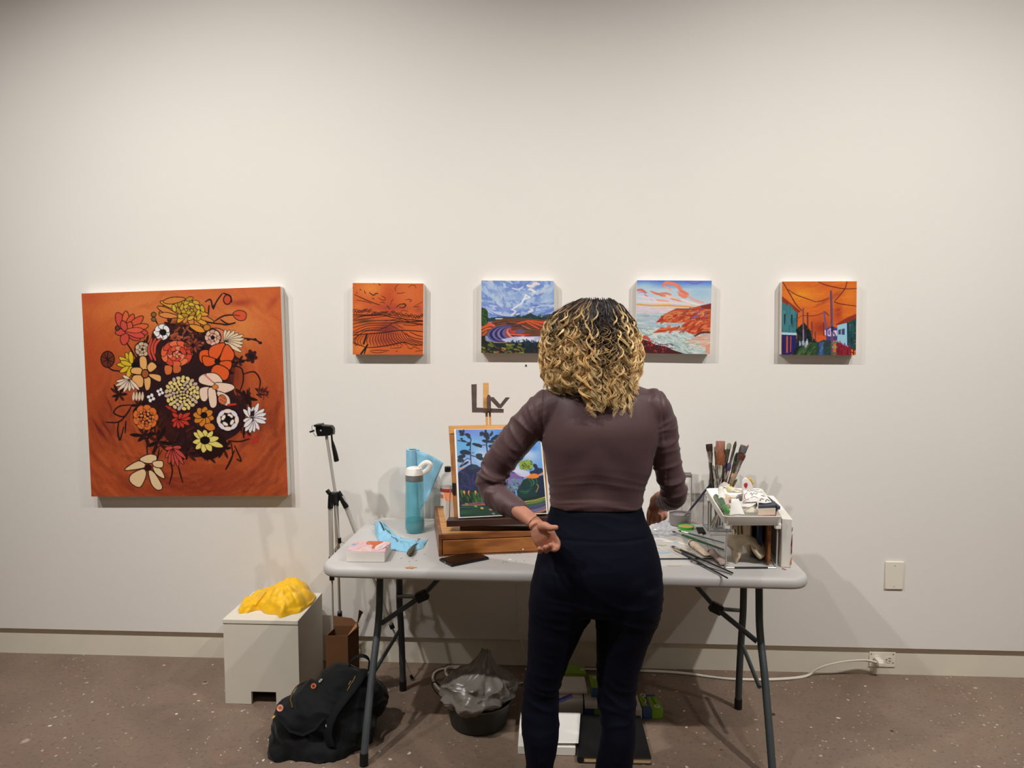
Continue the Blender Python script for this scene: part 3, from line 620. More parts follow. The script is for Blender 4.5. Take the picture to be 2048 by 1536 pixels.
def art_blue():
    a = Art([(963, 561), (1108, 562), (1108, 706.5), (962.5, 706)], 210, 210, (128, 156, 206), 6); a.frame(940, 540, 7.68)
    sky = [(120, 150, 208), (150, 178, 220), (176, 196, 226), (104, 130, 196), (196, 208, 228)]
    a.dabs(170, 160, 1300, 760, sky, 420, 130, 46, ang=lambda x, y: (30 if x < 700 else -25), jit=40, a=.75, curve=.3)
    for x, y, rx, ry, c in [(480, 400, 200, 120, (178, 198, 224)), (330, 250, 120, 60, (170, 192, 224)), (1180, 420, 120, 120, (176, 200, 224)), (750, 560, 140, 50, (184, 204, 228)), (560, 600, 200, 40, (110, 134, 208))]: a.glow(x, y, rx, ry, c, .7)
    for p, w_, c in [([(880, 240), (950, 250), (1000, 210), (1060, 220)], 50, (238, 226, 222)), ([(900, 300), (940, 300), (1000, 340)], 36, (240, 230, 226)), ([(850, 380), (920, 420), (830, 450), (790, 510), (700, 570), (640, 610)], 26, (232, 234, 238)), ([(860, 390), (810, 480)], 24, (240, 238, 236)), ([(640, 600), (700, 640), (640, 690), (760, 670)], 26, (226, 226, 238)), ([(180, 500), (300, 600), (420, 690), (520, 700)], 34, (122, 140, 212)), ([(250, 560), (360, 640), (520, 690), (650, 700)], 20, (196, 206, 234)), ([(930, 590), (960, 620), (900, 640)], 34, (232, 218, 226)), ([(1040, 560), (1180, 540), (1280, 560)], 22, (190, 206, 232)), ([(960, 550), (1050, 540)], 18, (96, 104, 190)), ([(1070, 380), (1130, 350)], 10, (80, 96, 160)), ([(510, 420), (520, 470)], 22, (120, 140, 200)), ([(650, 280), (740, 300), (820, 260)], 30, (200, 212, 232)), ([(380, 200), (500, 180), (640, 230)], 40, (110, 150, 200)), ([(1080, 680), (1290, 600)], 40, (110, 130, 200)), ([(290, 660), (420, 700), (700, 720)], 18, (100, 120, 205)), ([(300, 540), (420, 560)], 26, (186, 200, 236))]: a.line(p, w_, c, .9, smooth=True, taper=.4)
    a.poly([(170, 600), (230, 590), (275, 640), (280, 720), (320, 760), (300, 800), (170, 850)], (44, 70, 40), smooth=True)
    a.dabs(170, 600, 280, 820, [(60, 88, 44), (30, 50, 36), (70, 100, 60)], 40, 40, 20, 60, 40, mask=lambda x, y: x < 270)
    a.poly([(280, 740), (430, 715), (640, 720), (820, 710), (930, 655), (1000, 700), (1100, 720), (1180, 680), (1300, 670), (1300, 780), (280, 790)], (40, 66, 70)); a.line([(400, 745), (500, 745)], 18, (200, 210, 220))
    a.dabs(680, 680, 1300, 760, [(30, 52, 56), (60, 80, 100), (44, 66, 50)], 50, 50, 16, -10, 30)
    a.poly([(170, 870), (330, 800), (520, 740), (800, 740), (1300, 770), (1300, 1010), (170, 1010)], (112, 70, 44))
    rg = a.rng
    for i in range(26):
        y = 750+i*9; a.line([(360+i*2, y+30), (560, y+rg.uniform(-14, 14)), (800, y+10), (1100, y+60)], 11, [(120, 76, 46), (60, 40, 52), (150, 90, 50), (90, 50, 40)][i % 4], .9, smooth=True)
    for p, w_, c in [([(180, 890), (300, 840), (380, 850)], 40, (222, 90, 52)), ([(190, 940), (260, 900), (330, 890)], 22, (232, 112, 60)), ([(200, 1000), (260, 940)], 22, (226, 96, 54)), ([(290, 800), (370, 860)], 34, (226, 96, 76)), ([(730, 820), (900, 780), (1080, 800), (1200, 830)], 26, (226, 84, 48)), ([(880, 800), (1060, 900)], 24, (222, 92, 50)), ([(940, 800), (1130, 860)], 22, (230, 90, 56)), ([(800, 850), (930, 905)], 12, (196, 130, 100)), ([(1050, 800), (1180, 800)], 30, (226, 84, 50)), ([(640, 860), (760, 850), (860, 900)], 18, (70, 46, 70)), ([(560, 830), (700, 830)], 12, (60, 40, 50)), ([(860, 900), (1000, 960)], 16, (80, 64, 60)), ([(380, 830), (540, 790), (640, 830)], 12, (60, 40, 40))]: a.line(p, w_, c, .95, smooth=True, taper=.3)
    # curved ploughed rows
    rows = [(92, 88, 140), (40, 40, 84), (112, 104, 156), (52, 48, 96), (126, 116, 166), (44, 40, 90), (104, 96, 150), (150, 70, 80), (226, 134, 104), (80, 66, 110), (200, 60, 46)]
    for i, c in enumerate(rows): k = i*38; a.line([(620, 860+i*6), (420+k*.55, 880+i*6), (290+k, 970-i*1), (340+k*.9, 1060-i*8), (520+k*.5, 1100-i*10), (760, 1090-i*10), (900, 1070-i*7)], 42, c, smooth=True, taper=.15)
    a.ell(760, 940, 90, 34, (104, 84, 120)); a.ell(675, 945, 28, 24, (206, 64, 44)); a.line([(640, 1000), (760, 1010), (1100, 1010)], 12, (90, 30, 40)); a.line([(560, 960), (640, 985), (840, 1000)], 12, (222, 130, 100), smooth=True)
    a.poly([(480, 1060), (700, 1020), (1300, 1010), (1300, 1120), (780, 1120), (560, 1110)], (186, 192, 222)); a.dabs(720, 1020, 1200, 1100, [(214, 210, 230), (150, 166, 214), (232, 226, 232)], 30, 90, 18, -4, 8)
    a.poly([(170, 1010), (240, 1010), (260, 1080), (420, 1110), (600, 1105), (760, 1110), (900, 1080), (950, 1110), (1300, 1080), (1300, 1290), (170, 1290)], (34, 40, 40)); a.line([(245, 1010), (255, 1080), (400, 1110), (560, 1110)], 9, (190, 150, 120), smooth=True)
    a.dabs(560, 1085, 1200, 1280, [(30, 48, 72), (26, 60, 70), (20, 30, 50)], 70, 50, 22, 80, 25)
    a.dabs(180, 1120, 820, 1280, [(124, 132, 50), (96, 100, 44), (60, 66, 40), (90, 56, 36), (150, 150, 60)], 46, 56, 24, 20, 50); a.dabs(200, 1200, 1000, 1280, [(206, 110, 80), (80, 44, 36), (150, 140, 50)], 16, 26, 14, 30, 60)
    a.grain(3); return a

def art_sea():
    a = Art([(1274, 560.5), (1423.5, 561.5), (1419.5, 708.5), (1271, 706)], 215, 210, (190, 206, 216), 7); a.frame(1250, 540, 7.68)
    for i in range(14): a.line([(180, 165+i*9), (1340, 165+i*9)], 12, np.array((74, 110, 206))*(1-i/14)+np.array((160, 196, 220))*i/14)
    a.glow(300, 270, 190, 90, (176, 206, 220), .9); a.glow(1150, 350, 240, 110, (158, 194, 216), .9); a.line([(940, 180), (1060, 215), (1180, 190)], 20, (130, 90, 190), .7, smooth=True)
    a.glow(500, 480, 400, 60, (222, 214, 226), .9); a.poly([(180, 540), (1100, 560), (1100, 660), (500, 690), (180, 680)], (214, 202, 212)); a.dabs(180, 560, 900, 680, [(224, 208, 214), (206, 200, 212), (222, 200, 196)], 50, 200, 20, 0, 5)
    for p, w_, c in [([(580, 240), (640, 200), (800, 240), (860, 320), (950, 380), (900, 410), (800, 350)], 60, (232, 132, 104)), ([(610, 260), (680, 290), (780, 370)], 30, (236, 168, 140)), ([(400, 330), (500, 370), (620, 360), (700, 380)], 34, (228, 124, 96)), ([(540, 390), (620, 400)], 34, (230, 130, 90)), ([(190, 310), (260, 310), (320, 350)], 38, (222, 104, 96)), ([(300, 380), (420, 450), (620, 480), (680, 500)], 36, (232, 166, 150)), ([(640, 400), (740, 440), (860, 490)], 40, (240, 200, 176)), ([(700, 440), (860, 480)], 24, (228, 140, 120)), ([(860, 450), (1000, 500), (1150, 540)], 30, (242, 220, 204)), ([(960, 400), (1080, 470), (1200, 500)], 34, (226, 170, 160)), ([(720, 300), (800, 370)], 54, (186, 206, 222)), ([(300, 370), (350, 410)], 8, (150, 80, 150)), ([(200, 340), (350, 350)], 7, (170, 70, 140)), ([(850, 320), (940, 370)], 6, (170, 60, 110)), ([(450, 340), (560, 400)], 6, (160, 70, 80)), ([(200, 400), (420, 440), (500, 500)], 30, (220, 214, 226)), ([(190, 480), (640, 500), (1000, 530)], 22, (240, 214, 200))]: a.line(p, w_, c, .95, smooth=True, taper=.35)
    a.line([(185, 528), (420, 545), (640, 545), (900, 560), (1080, 578)], 22, (226, 158, 70), smooth=True); a.line([(420, 535), (700, 528)], 12, (240, 190, 100))
    a.poly([(180, 680), (1000, 640), (1340, 900), (1340, 1300), (180, 1300)], (178, 194, 196))
    a.dabs(180, 680, 960, 900, [(160, 182, 188), (200, 210, 212), (176, 190, 206), (150, 170, 176)], 130, 160, 18, 3, 14, a=.8); a.dabs(180, 900, 1250, 1260, [(196, 210, 202), (160, 184, 176), (214, 220, 212), (140, 166, 160), (206, 212, 216)], 260, 110, 18, 14, 30, a=.85, curve=.4)
    rk = [(470, 805), (600, 680), (780, 590), (1000, 590), (1180, 540), (1330, 510), (1325, 960), (1180, 960), (1040, 990), (900, 930), (700, 930), (420, 965), (560, 880), (700, 890), (860, 880), (920, 800), (760, 810), (620, 800)]
    a.poly(rk, (190, 82, 50)); a.poly([(480, 805), (600, 800), (760, 810), (910, 800), (1000, 760), (900, 700), (600, 700)], (178, 60, 40)); a.poly([(1150, 560), (1330, 510), (1330, 620), (1180, 590)], (126, 50, 48))
    inside = lambda x, y: y > 600+max(0, (1000-x))*.25 and y < 940 and not (420 < x < 900 and 800 < y < 880)
    a.dabs(540, 590, 1320, 940, [(206, 96, 56), (168, 56, 38), (222, 126, 80), (150, 70, 50), (196, 70, 44), (214, 140, 90)], 190, 80, 24, -22, 30, a=.85, mask=inside)
    for p, w_, c in [([(780, 600), (960, 600), (1060, 610)], 14, (120, 76, 56)), ([(600, 700), (760, 640), (880, 650)], 18, (206, 130, 80)), ([(1020, 740), (1130, 690)], 22, (104, 96, 170)), ([(1170, 590), (1180, 600)], 26, (100, 90, 170)), ([(1190, 650), (1200, 690), (1160, 720)], 18, (232, 150, 110)), ([(1050, 630), (1140, 650)], 20, (150, 100, 130)), ([(1240, 650), (1240, 730)], 18, (120, 100, 160)), ([(1000, 750), (1200, 735), (1320, 750)], 10, (120, 40, 40)), ([(860, 935), (930, 940)], 12, (110, 120, 190)), ([(1070, 1010), (1180, 960), (1320, 960)], 30, (96, 34, 34)), ([(1080, 1030), (1200, 1040)], 20, (200, 110, 100)), ([(430, 960), (640, 945)], 16, (190, 90, 70))]: a.line(p, w_, c, .95, smooth=True, taper=.3)
    a.poly([(1080, 1030), (1320, 990), (1310, 1200), (1180, 1160), (1060, 1100)], (224, 166, 140), .7, smooth=True); a.poly([(1240, 1160), (1310, 1120), (1310, 1290), (1230, 1270)], (222, 150, 120), .85)
    a.dabs(1000, 1040, 1300, 1200, [(232, 200, 180), (214, 150, 120), (200, 206, 200)], 30, 110, 14, 2, 12)
    a.poly([(180, 1040), (260, 1060), (400, 1100), (460, 1150), (620, 1170), (720, 1220), (930, 1290), (180, 1290)], (74, 30, 34)); a.poly([(250, 1040), (310, 1000), (370, 1040), (390, 1070), (300, 1060)], (190, 84, 64), smooth=True)
    a.dabs(180, 1070, 700, 1280, [(176, 56, 46), (60, 22, 26), (140, 44, 40), (200, 70, 60)], 70, 20, 16, 0, 90, mask=lambda x, y: y > 1060+max(0, x-380)*.42); a.dabs(380, 1120, 760, 1200, [(50, 30, 60)], 14, 60, 10, 20, 20)
    a.grain(3); return a

def art_street():
    a = Art([(1564, 563), (1713.5, 562.5), (1711.5, 710.5), (1562.5, 709.5)], 215, 212, (214, 104, 34), 8); a.frame(1540, 540, 7.68)
    for g in [(480, 380, 260, 120, (230, 142, 34), .95), (820, 240, 300, 60, (206, 92, 36), .8), (780, 880, 170, 140, (150, 50, 32), .9), (1230, 380, 130, 160, (220, 124, 34), .8), (760, 700, 200, 120, (200, 82, 40), .7), (1040, 640, 70, 130, (150, 46, 34), .75), (1010, 380, 110, 50, (160, 60, 36), .7, -25), (800, 500, 130, 24, (150, 50, 34), .7, -25), (1060, 760, 80, 60, (190, 70, 40), .6), (300, 230, 120, 50, (206, 110, 44), .6)]: a.glow(*g)
    a.dabs(190, 180, 1330, 700, [(226, 130, 36), (206, 96, 36), (214, 112, 32)], 120, 150, 26, -8, 25, a=.25)
    a.poly([(700, 1080), (720, 1010), (820, 1000), (840, 1080)], (214, 84, 40))
    C = (84, 30, 30)
    for p, w_ in [([(200, 190), (300, 360), (400, 530), (490, 625)], 16), ([(280, 300), (400, 380), (560, 440), (700, 490)], 13), ([(700, 490), (800, 470), (900, 430)], 12), ([(740, 185), (880, 240), (1130, 290), (1330, 285)], 14), ([(1180, 180), (1140, 300), (990, 480)], 15), ([(980, 490), (1100, 525), (1330, 555)], 14), ([(430, 740), (500, 700), (640, 705), (760, 680), (830, 640)], 9), ([(840, 640), (900, 700)], 14)]: a.line(p, w_, C, .9, smooth=True, taper=.25)
    # left house
    a.poly([(185, 470), (430, 650), (415, 970), (180, 960)], (58, 116, 124)); a.poly([(185, 400), (475, 635), (430, 660), (185, 480)], (140, 50, 30))
    a.dabs(190, 560, 410, 940, [(70, 132, 134), (46, 96, 108), (64, 120, 128)], 40, 130, 30, 88, 10, a=.6, mask=lambda x, y: y > 520+(x-190)*.7); a.line([(420, 670), (410, 960)], 14, (36, 50, 66))
    for x in (228, 335): a.poly([(x-12, 680), (x+14, 670+(x-228)*.2), (x+8, 835), (x-10, 830)], (24, 44, 64))
    a.poly([(180, 985), (405, 990), (410, 1230), (310, 1310), (180, 1310)], (36, 34, 92)); a.poly([(180, 955), (405, 965), (408, 1000), (180, 990)], (176, 206, 216))
    a.line([(265, 1020), (262, 1260)], 24, (206, 88, 48)); a.line([(322, 1020), (316, 1250)], 14, (196, 84, 52)); a.line([(410, 1210), (380, 1270), (310, 1310)], 12, (206, 96, 52), smooth=True)
    # poles, trees
    a.poly([(405, 1180), (420, 900), (520, 800), (600, 900), (640, 1020), (720, 1100), (700, 1310), (330, 1310)], (20, 36, 36)); a.dabs(420, 880, 620, 1100, [(26, 44, 34), (14, 24, 28)], 40, 60, 24, 60, 30, mask=lambda x, y: y > 800+abs(x-520)*1.2)
    for x, y0, y1, w_, c in [(508, 590, 1140, 24, (128, 70, 76)), (575, 660, 900, 22, (110, 44, 36)), (640, 800, 1000, 20, (112, 48, 48)), (650, 860, 1080, 16, (140, 66, 56)), (690, 950, 1090, 16, (84, 50, 80)), (820, 810, 1000, 18, (120, 40, 40))]: a.line([(x, y0), (x+4, y1)], w_, c)
    a.line([(512, 920), (515, 1140)], 18, (150, 120, 170)); a.line([(825, 640), (850, 820), (880, 1080)], 26, (110, 84, 120), smooth=True)
    a.poly([(380, 1310), (460, 1190), (620, 1100), (720, 1120), (740, 1310)], (52, 74, 44)); a.dabs(400, 1130, 700, 1300, [(90, 116, 60), (36, 60, 44), (70, 100, 56), (20, 44, 40)], 70, 90, 20, -50, 15, mask=lambda x, y: y > 1300-(x-380)*.75)
    a.dabs(425, 1050, 590, 1170, [(196, 206, 220), (160, 170, 200)], 12, 50, 22, 88, 10, mask=lambda x, y: abs(y-(1190-(x-425)*.6)) < 50)
    a.poly([(720, 1110), (820, 1070), (940, 1080), (940, 1310), (700, 1310)], (40, 62, 66)); a.poly([(750, 1110), (830, 1100), (800, 1200), (830, 1310), (740, 1310), (760, 1200)], (66, 96, 140)); a.dabs(750, 1110, 820, 1300, [(90, 120, 170), (40, 66, 110)], 14, 50, 14, 70, 20); a.dabs(830, 1120, 940, 1300, [(50, 80, 50), (30, 60, 50)], 24, 60, 16, -50, 20)
    # right houses
    a.poly([(860, 900), (950, 860), (1030, 890), (1030, 1080), (860, 1080)], (74, 60, 116)); a.poly([(880, 920), (940, 880), (940, 1020), (880, 1010)], (200, 186, 226)); a.poly([(965, 930), (1025, 925), (1025, 1010), (965, 1010)], (216, 206, 226)); a.line([(975, 955), (1000, 1000)], 26, (110, 90, 140)); a.line([(845, 930), (850, 990)], 24, (206, 180, 214)); a.line([(905, 930), (905, 980)], 26, (120, 90, 150))
    a.poly([(1030, 840), (1180, 810), (1185, 1160), (1030, 1080)], (150, 198, 214)); a.poly([(1190, 800), (1330, 730), (1320, 1260), (1190, 1170)], (30, 72, 70)); a.dabs(1200, 800, 1320, 1200, [(40, 90, 84), (24, 56, 60)], 30, 90, 22, 85, 10, a=.7, mask=lambda x, y: y > 790)
    a.poly([(1010, 830), (1180, 730), (1325, 670), (1330, 740), (1180, 810), (1020, 850)], (140, 50, 32)); a.line([(1185, 810), (1190, 1170)], 16, (30, 60, 110))
    a.poly([(1045, 920), (1085, 905), (1085, 990), (1045, 985)], (66, 70, 110)); a.poly([(1098, 905), (1145, 895), (1145, 995), (1098, 990)], (66, 70, 110))
    a.poly([(1015, 1090), (1200, 1170), (1320, 1230), (1320, 1310), (1010, 1310)], (122, 32, 48)); a.line([(1020, 1085), (1190, 1170)], 20, (150, 150, 200)); a.dabs(1020, 1130, 1240, 1300, [(176, 42, 44), (80, 24, 56), (150, 34, 44)], 26, 120, 16, 88, 5, mask=lambda x, y: y > 1080+(x-1020)*.5)
    a.line([(935, 330), (945, 600), (950, 880), (950, 1310)], 32, (104, 76, 112)); a.line([(925, 340), (935, 860)], 8, (60, 44, 90)); a.line([(950, 880), (950, 930)], 34, (40, 40, 70))
    for y, c in ((1110, (110, 120, 90)), (1180, (140, 150, 110)), (1280, (80, 100, 70))): a.line([(965, y), (1010, y)], 34, c)
    for p in [(1255, 1225), (1300, 1240), (1255, 1280), (1300, 1285)]: a.line([p, (p[0]+4, p[1]+22)], 18, (232, 150, 50))
    for p in [(1295, 965), (1290, 1080), (1225, 845), (1300, 1130)]: a.line([p, (p[0]+14, p[1]+4)], 8, (226, 110, 40))
    a.grain(3); return a

def hang(label, corners, depth, art, cat='painting', painted_edge=None):
    """corners TL TR BR BL on the canvas front"""
    c = [np.array(q, float) for q in corners]; base = (c[2]+c[3])/2; base = V(base[0], 0, base[2])
    t = thing('painting', label, cat, base)
    off = V(0, depth, 0); e = .0006
    m_ = MB(); m_.hexa([c[3], c[2], c[2]+off, c[3]+off], [c[0], c[1], c[1]+off, c[0]+off])
    m_.build('stretched_canvas', M_cvs, t, bevel=.003)
    art.sheet('painted_face', [q+V(0, -e, 0) for q in c], M_art, t)
    return t
Y4 = -.038
def cnr(pts, Y=Y4): return [at_y(x, y, Y) for x, y in pts]
hang('large orange painting of a bouquet of many flowers, hanging slightly crooked', cnr([(163, 587), (561, 573), (576, 992), (183, 993)], -.045), .042, art_big())
hang('small square orange painting of a dark-lined ploughed field, above the tripod side of the table', cnr([(705.5, 566), (847, 567), (846, 709.5), (705.5, 709)]), .036, art_field())
hang('small square painting of a cloudy blue sky over curving violet and red field rows', cnr([(963, 561), (1108, 562), (1108, 706.5), (962.5, 706)]), .036, art_blue())
hang('small square painting of pink clouds and red sea cliffs with pale surf', cnr([(1274, 560.5), (1423.5, 561.5), (1419.5, 708.5), (1271, 706)]), .036, art_sea())
hang('small square painting of an orange-sky street with teal house, poles and wires', cnr([(1564, 563), (1713.5, 562.5), (1711.5, 710.5), (1562.5, 709.5)]), .036, art_street())
# ---------------------------------------------------------------- the person
PY = -1.06
per = thing('person', 'person with curly blond hair, mauve-brown top and navy trousers, back turned, left hand on hip', 'person', (at_y(1190, 900, PY)[0], PY, 0))
M_skin = mat('skin', (190, 132, 108), rough=.55, var=.10, vscale=25, bump=.25, bscale=400, spec=.35)
M_skin.node_tree.nodes['Principled BSDF'].inputs['Subsurface Weight'].default_value = .08
M_skin.node_tree.nodes['Principled BSDF'].inputs['Subsurface Radius'].default_value = (.01, .004, .002)
M_shirt = mat('mauve_jersey', (90, 68, 70), rough=.5, spec=.3, sheen=.05, bump=.12, bscale=700)
M_pants = mat('navy_stretch', (11, 13, 27), rough=.7, spec=.12, bump=.15, bscale=600)
def ring(xL, xR, z, yc, hd, n=40, e=2.25, back=1.0, dz=None):
    cx, hw = (xL+xR)/2, (xR-xL)/2; out = []
    for j in range(n):
        a = 2*PI*j/n; c, s = math.cos(a), math.sin(a)
        x = cx+hw*math.copysign(abs(c)**(2/e), c); y = yc+hd*math.copysign(abs(s)**(2/e), s)*(back if s < 0 else 1)
        out.append((x, y, z+(dz(a) if dz else 0)))
    return out
def rows2rings(rows, sub=3, shrink=0, **k):
    out = []
    A = np.array(rows, float); P = catmull(A, sub)
    for r in P:
        py, xl, xr, yc, hd = r; a = at_y(xl, py, yc); b = at_y(xr, py, yc)
        out.append(ring(a[0]+shrink, b[0]-shrink, (a[2]+b[2])/2, yc, hd-shrink, **k))
    return out
def P3(px, py, y): return at_y(px, py, y)
torso = [(751, 1176, 1236, -1.03, .055), (764, 1156, 1258, -1.035, .064), (775, 1124, 1290, -1.04, .074), (788, 1100, 1314, -1.05, .084), (815, 1090, 1322, -1.06, .098), (850, 1086, 1321, -1.068, .11), (885, 1082, 1315, -1.068, .114), (915, 1089.5, 1307, -1.066, .112), (941, 1094, 1301, -1.064, .108), (967, 1097.6, 1292, -1.062, .103), (993, 1100, 1287, -1.06, .1), (1012, 1101, 1284, -1.06, .1)]
L_arm = [(P3(1124, 806, -1.06), .058), (P3(1092, 822, -1.06), .066), (P3(1058, 851, -1.05), .0615), (P3(1017, 900, -1.04), .056), (P3(993, 935, -1.03), .052), (P3(983, 962, -1.03), .0505), (P3(987, 983, -1.04), .049), (P3(1001, 998, -1.065), .0465), (P3(1022, 1011, -1.10), .040), (P3(1046, 1027, -1.14), .0305)]
R_arm = [(P3(1290, 806, -1.06), .058), (P3(1306, 822, -1.06), .062), (P3(1320, 853, -1.055), .056), (P3(1329, 900, -1.05), .051), (P3(1339, 941, -1.045), .0455), (P3(1345, 968, -1.04), .0445), (P3(1348, 984, -1.03), .044), (P3(1345, 994, -1.0), .042), (P3(1336, 1000, -.955), .037), (P3(1330, 1004, -.92), .034)]
def arm_tube(mb, A, k=5, dr=0, n=20):
    Q = catmull([np.append(p, r) for p, r in A], k); mb.tube([q[:3] for q in Q], [q[3]-dr for q in Q], n)
sm = MB(); sm.loft(rows2rings(torso, 4))
arm_tube(sm, L_arm); arm_tube(sm, R_arm)
for cx_, cy_, r in ((1088, 803, .045), (1312, 803, .045)): # shoulder caps
    c = P3(cx_+(6 if cx_ < 1200 else -6), cy_, -1.06); sm.lathe([(r*math.sin(t), -r*math.cos(t)) for t in np.linspace(.05, PI-.05, 10)], c, 18)
shirt = sm.build('top', M_shirt, per); remesh(shirt, .0042, 8, .5)
# folds
v = get_v(shirt.data); n = get_n(shirt.data); O = np.array(per['_o']); w_ = v+O; disp = np.zeros(len(v))
def arm_param(W, A):
    C_ = np.array([p for p, r in A]); Rr = np.array([r for p, r in A]); L_ = np.r_[0, np.cumsum(np.linalg.norm(np.diff(C_, axis=0), axis=1))]
    best = np.full(len(W), 9.); t = np.zeros(len(W)); ax = np.zeros((len(W), 3)); cen = np.zeros((len(W), 3)); rad = np.zeros(len(W))
    for i in range(len(C_)-1):
        d = C_[i+1]-C_[i]; l2 = d@d; u = np.clip((W-C_[i])@d/l2, 0, 1); q = C_[i]+u[:, None]*d; ds = np.linalg.norm(W-q, axis=1); m_ = ds < best
        best[m_] = ds[m_]; t[m_] = L_[i]+u[m_]*math.sqrt(l2); ax[m_] = d/math.sqrt(l2); cen[m_] = q[m_]; rad[m_] = Rr[i]+(Rr[i+1]-Rr[i])*u[m_]
    return best, t, ax, cen, rad, L_
def ridge(x, p=2.0): return (1-abs(x))**p
for A, sg in ((L_arm, 1), (R_arm, -1)):
    best, t, ax, cen, rad, L_ = arm_param(w_, A); m_ = best < rad*1.25
    tx = P3(1084 if sg > 0 else 1326, 850, PY)[0]
    ka = 1 if sg > 0 else .75
    inside = (w_[:, 0] > P3(1090, 850, PY)[0]) & (w_[:, 0] < P3(1312, 850, PY)[0]) & (t < L_[3]); m_ &= ~inside
    idx = np.nonzero(m_)[0]; el = L_[5]
    for i in idx:
        q = w_[i]-cen[i]; s_ = q[2]*1.0+q[0]*sg*.25   # slanted fold direction
        tt = t[i]+s_*.35
        nn = noise.noise(Vector((tt*22, q[1]*9+3, s_*9+sg*5))); n2 = noise.noise(Vector((tt*62+9, q[1]*11, s_*7)))
        amp = .0024+.005*math.exp(-((t[i]-el)/.07)**2)+.003*math.exp(-((t[i]-.12)/.06)**2)
        fade = min(1, max(0, (t[i]-.03)/.05))
        disp[i] += ka*fade*amp*(ridge(nn*2.2 if abs(nn) < .45 else 1., 2.2)*1.3-.45+n2*.35)
xw = w_[:, 0]; zw = w_[:, 2]; zh = P3(1190, 1008, PY)[2]; cxp = P3(1190, 900, PY)[0]
body_m = np.nonzero((xw > P3(1078, 900, PY)[0]) & (xw < P3(1330, 900, PY)[0]))[0]
for i in body_m:
    x, y, z = w_[i]; h = z-zh; u = (x-cxp)/.16
    # horizontal gathers above the hem
    k = math.exp(-(h/.085)**2)
    nn = noise.noise(Vector((x*3.2, y*2, z*34+u*u*1.0)))
    disp[i] += k*.0045*(ridge(min(1, abs(nn*2.4)), 2)-.4)
    # broad folds running from the shoulder blades to the spine
    nn = noise.noise(Vector((abs(x-cxp)*9, y*2+4, (z+abs(x-cxp)*.7)*11)))
    disp[i] += .0055*nn*min(1, max(0, h/.08))
    if y < PY: disp[i] += -.007*math.exp(-((x-cxp)/.035)**2)*min(1, max(0, h/.06))*min(1, max(0, (.62-h)/.1))  # spine hollow
    if y < PY:
        for sx in (-1, 1): disp[i] += .007*math.exp(-(((x-cxp-sx*.085)/.05)**2+((h-.33)/.08)**2))
# shoulder seam puckers
for px_, sg in ((1086, 1), (1322, -1)):
    sx = P3(px_, 820, PY)[0]
    for i in body_m if False else np.nonzero(np.abs(xw-sx-(zw-P3(1100, 820, PY)[2])*.08*sg) < .012)[0]:
        if zw[i] > P3(1100, 880, PY)[2]: disp[i] -= .0035*math.exp(-((xw[i]-sx-(zw[i]-P3(1100, 820, PY)[2])*.08*sg)/.004)**2)
v += n*disp[:, None]
# hem: dips at the back centre, slight lip
set_v(shirt.data, v)
sh = shirt.modifiers.new('s', 'SMOOTH'); sh.iterations = 1; sh.factor = .35
# trousers
hips = [(1004, 1103, 1282, -1.058, .094), (1035, 1095, 1291, -1.062, .106), (1056, 1089, 1301, -1.066, .115), (1080, 1082, 1310, -1.07, .124), (1114, 1074, 1320, -1.076, .134), (1140, 1068, 1324.5, -1.078, .136), (1168, 1061.5, 1326, -1.076, .132), (1197, 1058.5, 1326, -1.072, .122), (1214, 1058, 1324, -1.07, .11)]
legL = [(1165, 1062, 1192, -1.075, .12), (1200, 1058, 1191, -1.074, .116), (1226, 1057, 1187, -1.07, .108), (1248, 1056.5, 1172, -1.068, .102), (1295, 1055.5, 1150, -1.062, .092), (1327, 1054, 1135, -1.06, .085), (1356, 1049, 1126, -1.058, .078), (1382, 1047, 1117, -1.057, .072), (1407, 1044, 1117, -1.06, .07), (1447, 1042, 1119, -1.066, .074), (1470, 1044, 1118, -1.07, .074), (1497, 1048, 1114, -1.07, .07), (1536, 1052, 1107, -1.068, .062), (1580, 1050, 1108, -1.06, .062), (1618, 1042, 1114, -1.05, .075), (1648, 1034, 1120, -1.045, .09)]
legR = [(1165, 1190, 1326, -1.075, .12), (1200, 1189, 1326, -1.074, .116), (1233, 1190, 1319, -1.07, .106), (1250, 1191, 1313, -1.068, .1), (1280, 1192, 1299, -1.064, .093), (1309, 1192.5, 1289, -1.06, .086), (1342, 1193, 1279, -1.057, .078), (1364, 1194, 1275, -1.056, .073), (1407, 1195, 1272, -1.06, .07), (1432, 1199, 1271.5, -1.064, .072), (1461, 1201, 1271, -1.068, .073), (1490, 1198, 1270, -1.07, .071), (1536, 1190, 1264, -1.066, .063), (1580, 1186, 1262, -1.06, .063), (1618, 1180, 1266, -1.05, .076), (1648, 1173, 1272, -1.045, .09)]
pm = MB(); pm.loft(rows2rings(hips, 3, e=2.1)); pm.loft(rows2rings(legL, 3, e=2.05)); pm.loft(rows2rings(legR, 3, e=2.05))
for cxp_ in (1128, 1252):   # seat
    c = P3(cxp_, 1160, -1.115); pm.lathe([(.088*math.sin(t), -.105*math.cos(t)) for t in np.linspace(.05, PI-.05, 14)], c, 24)
pants = pm.build('trousers', M_pants, per); remesh(pants, .006, 12, .5)
v = get_v(pants.data); n = get_n(pants.data); w_ = v+O; d = np.zeros(len(v)); zk = P3(1100, 1390, PY)[2]; zc = P3(1187, 1226, PY)[2]
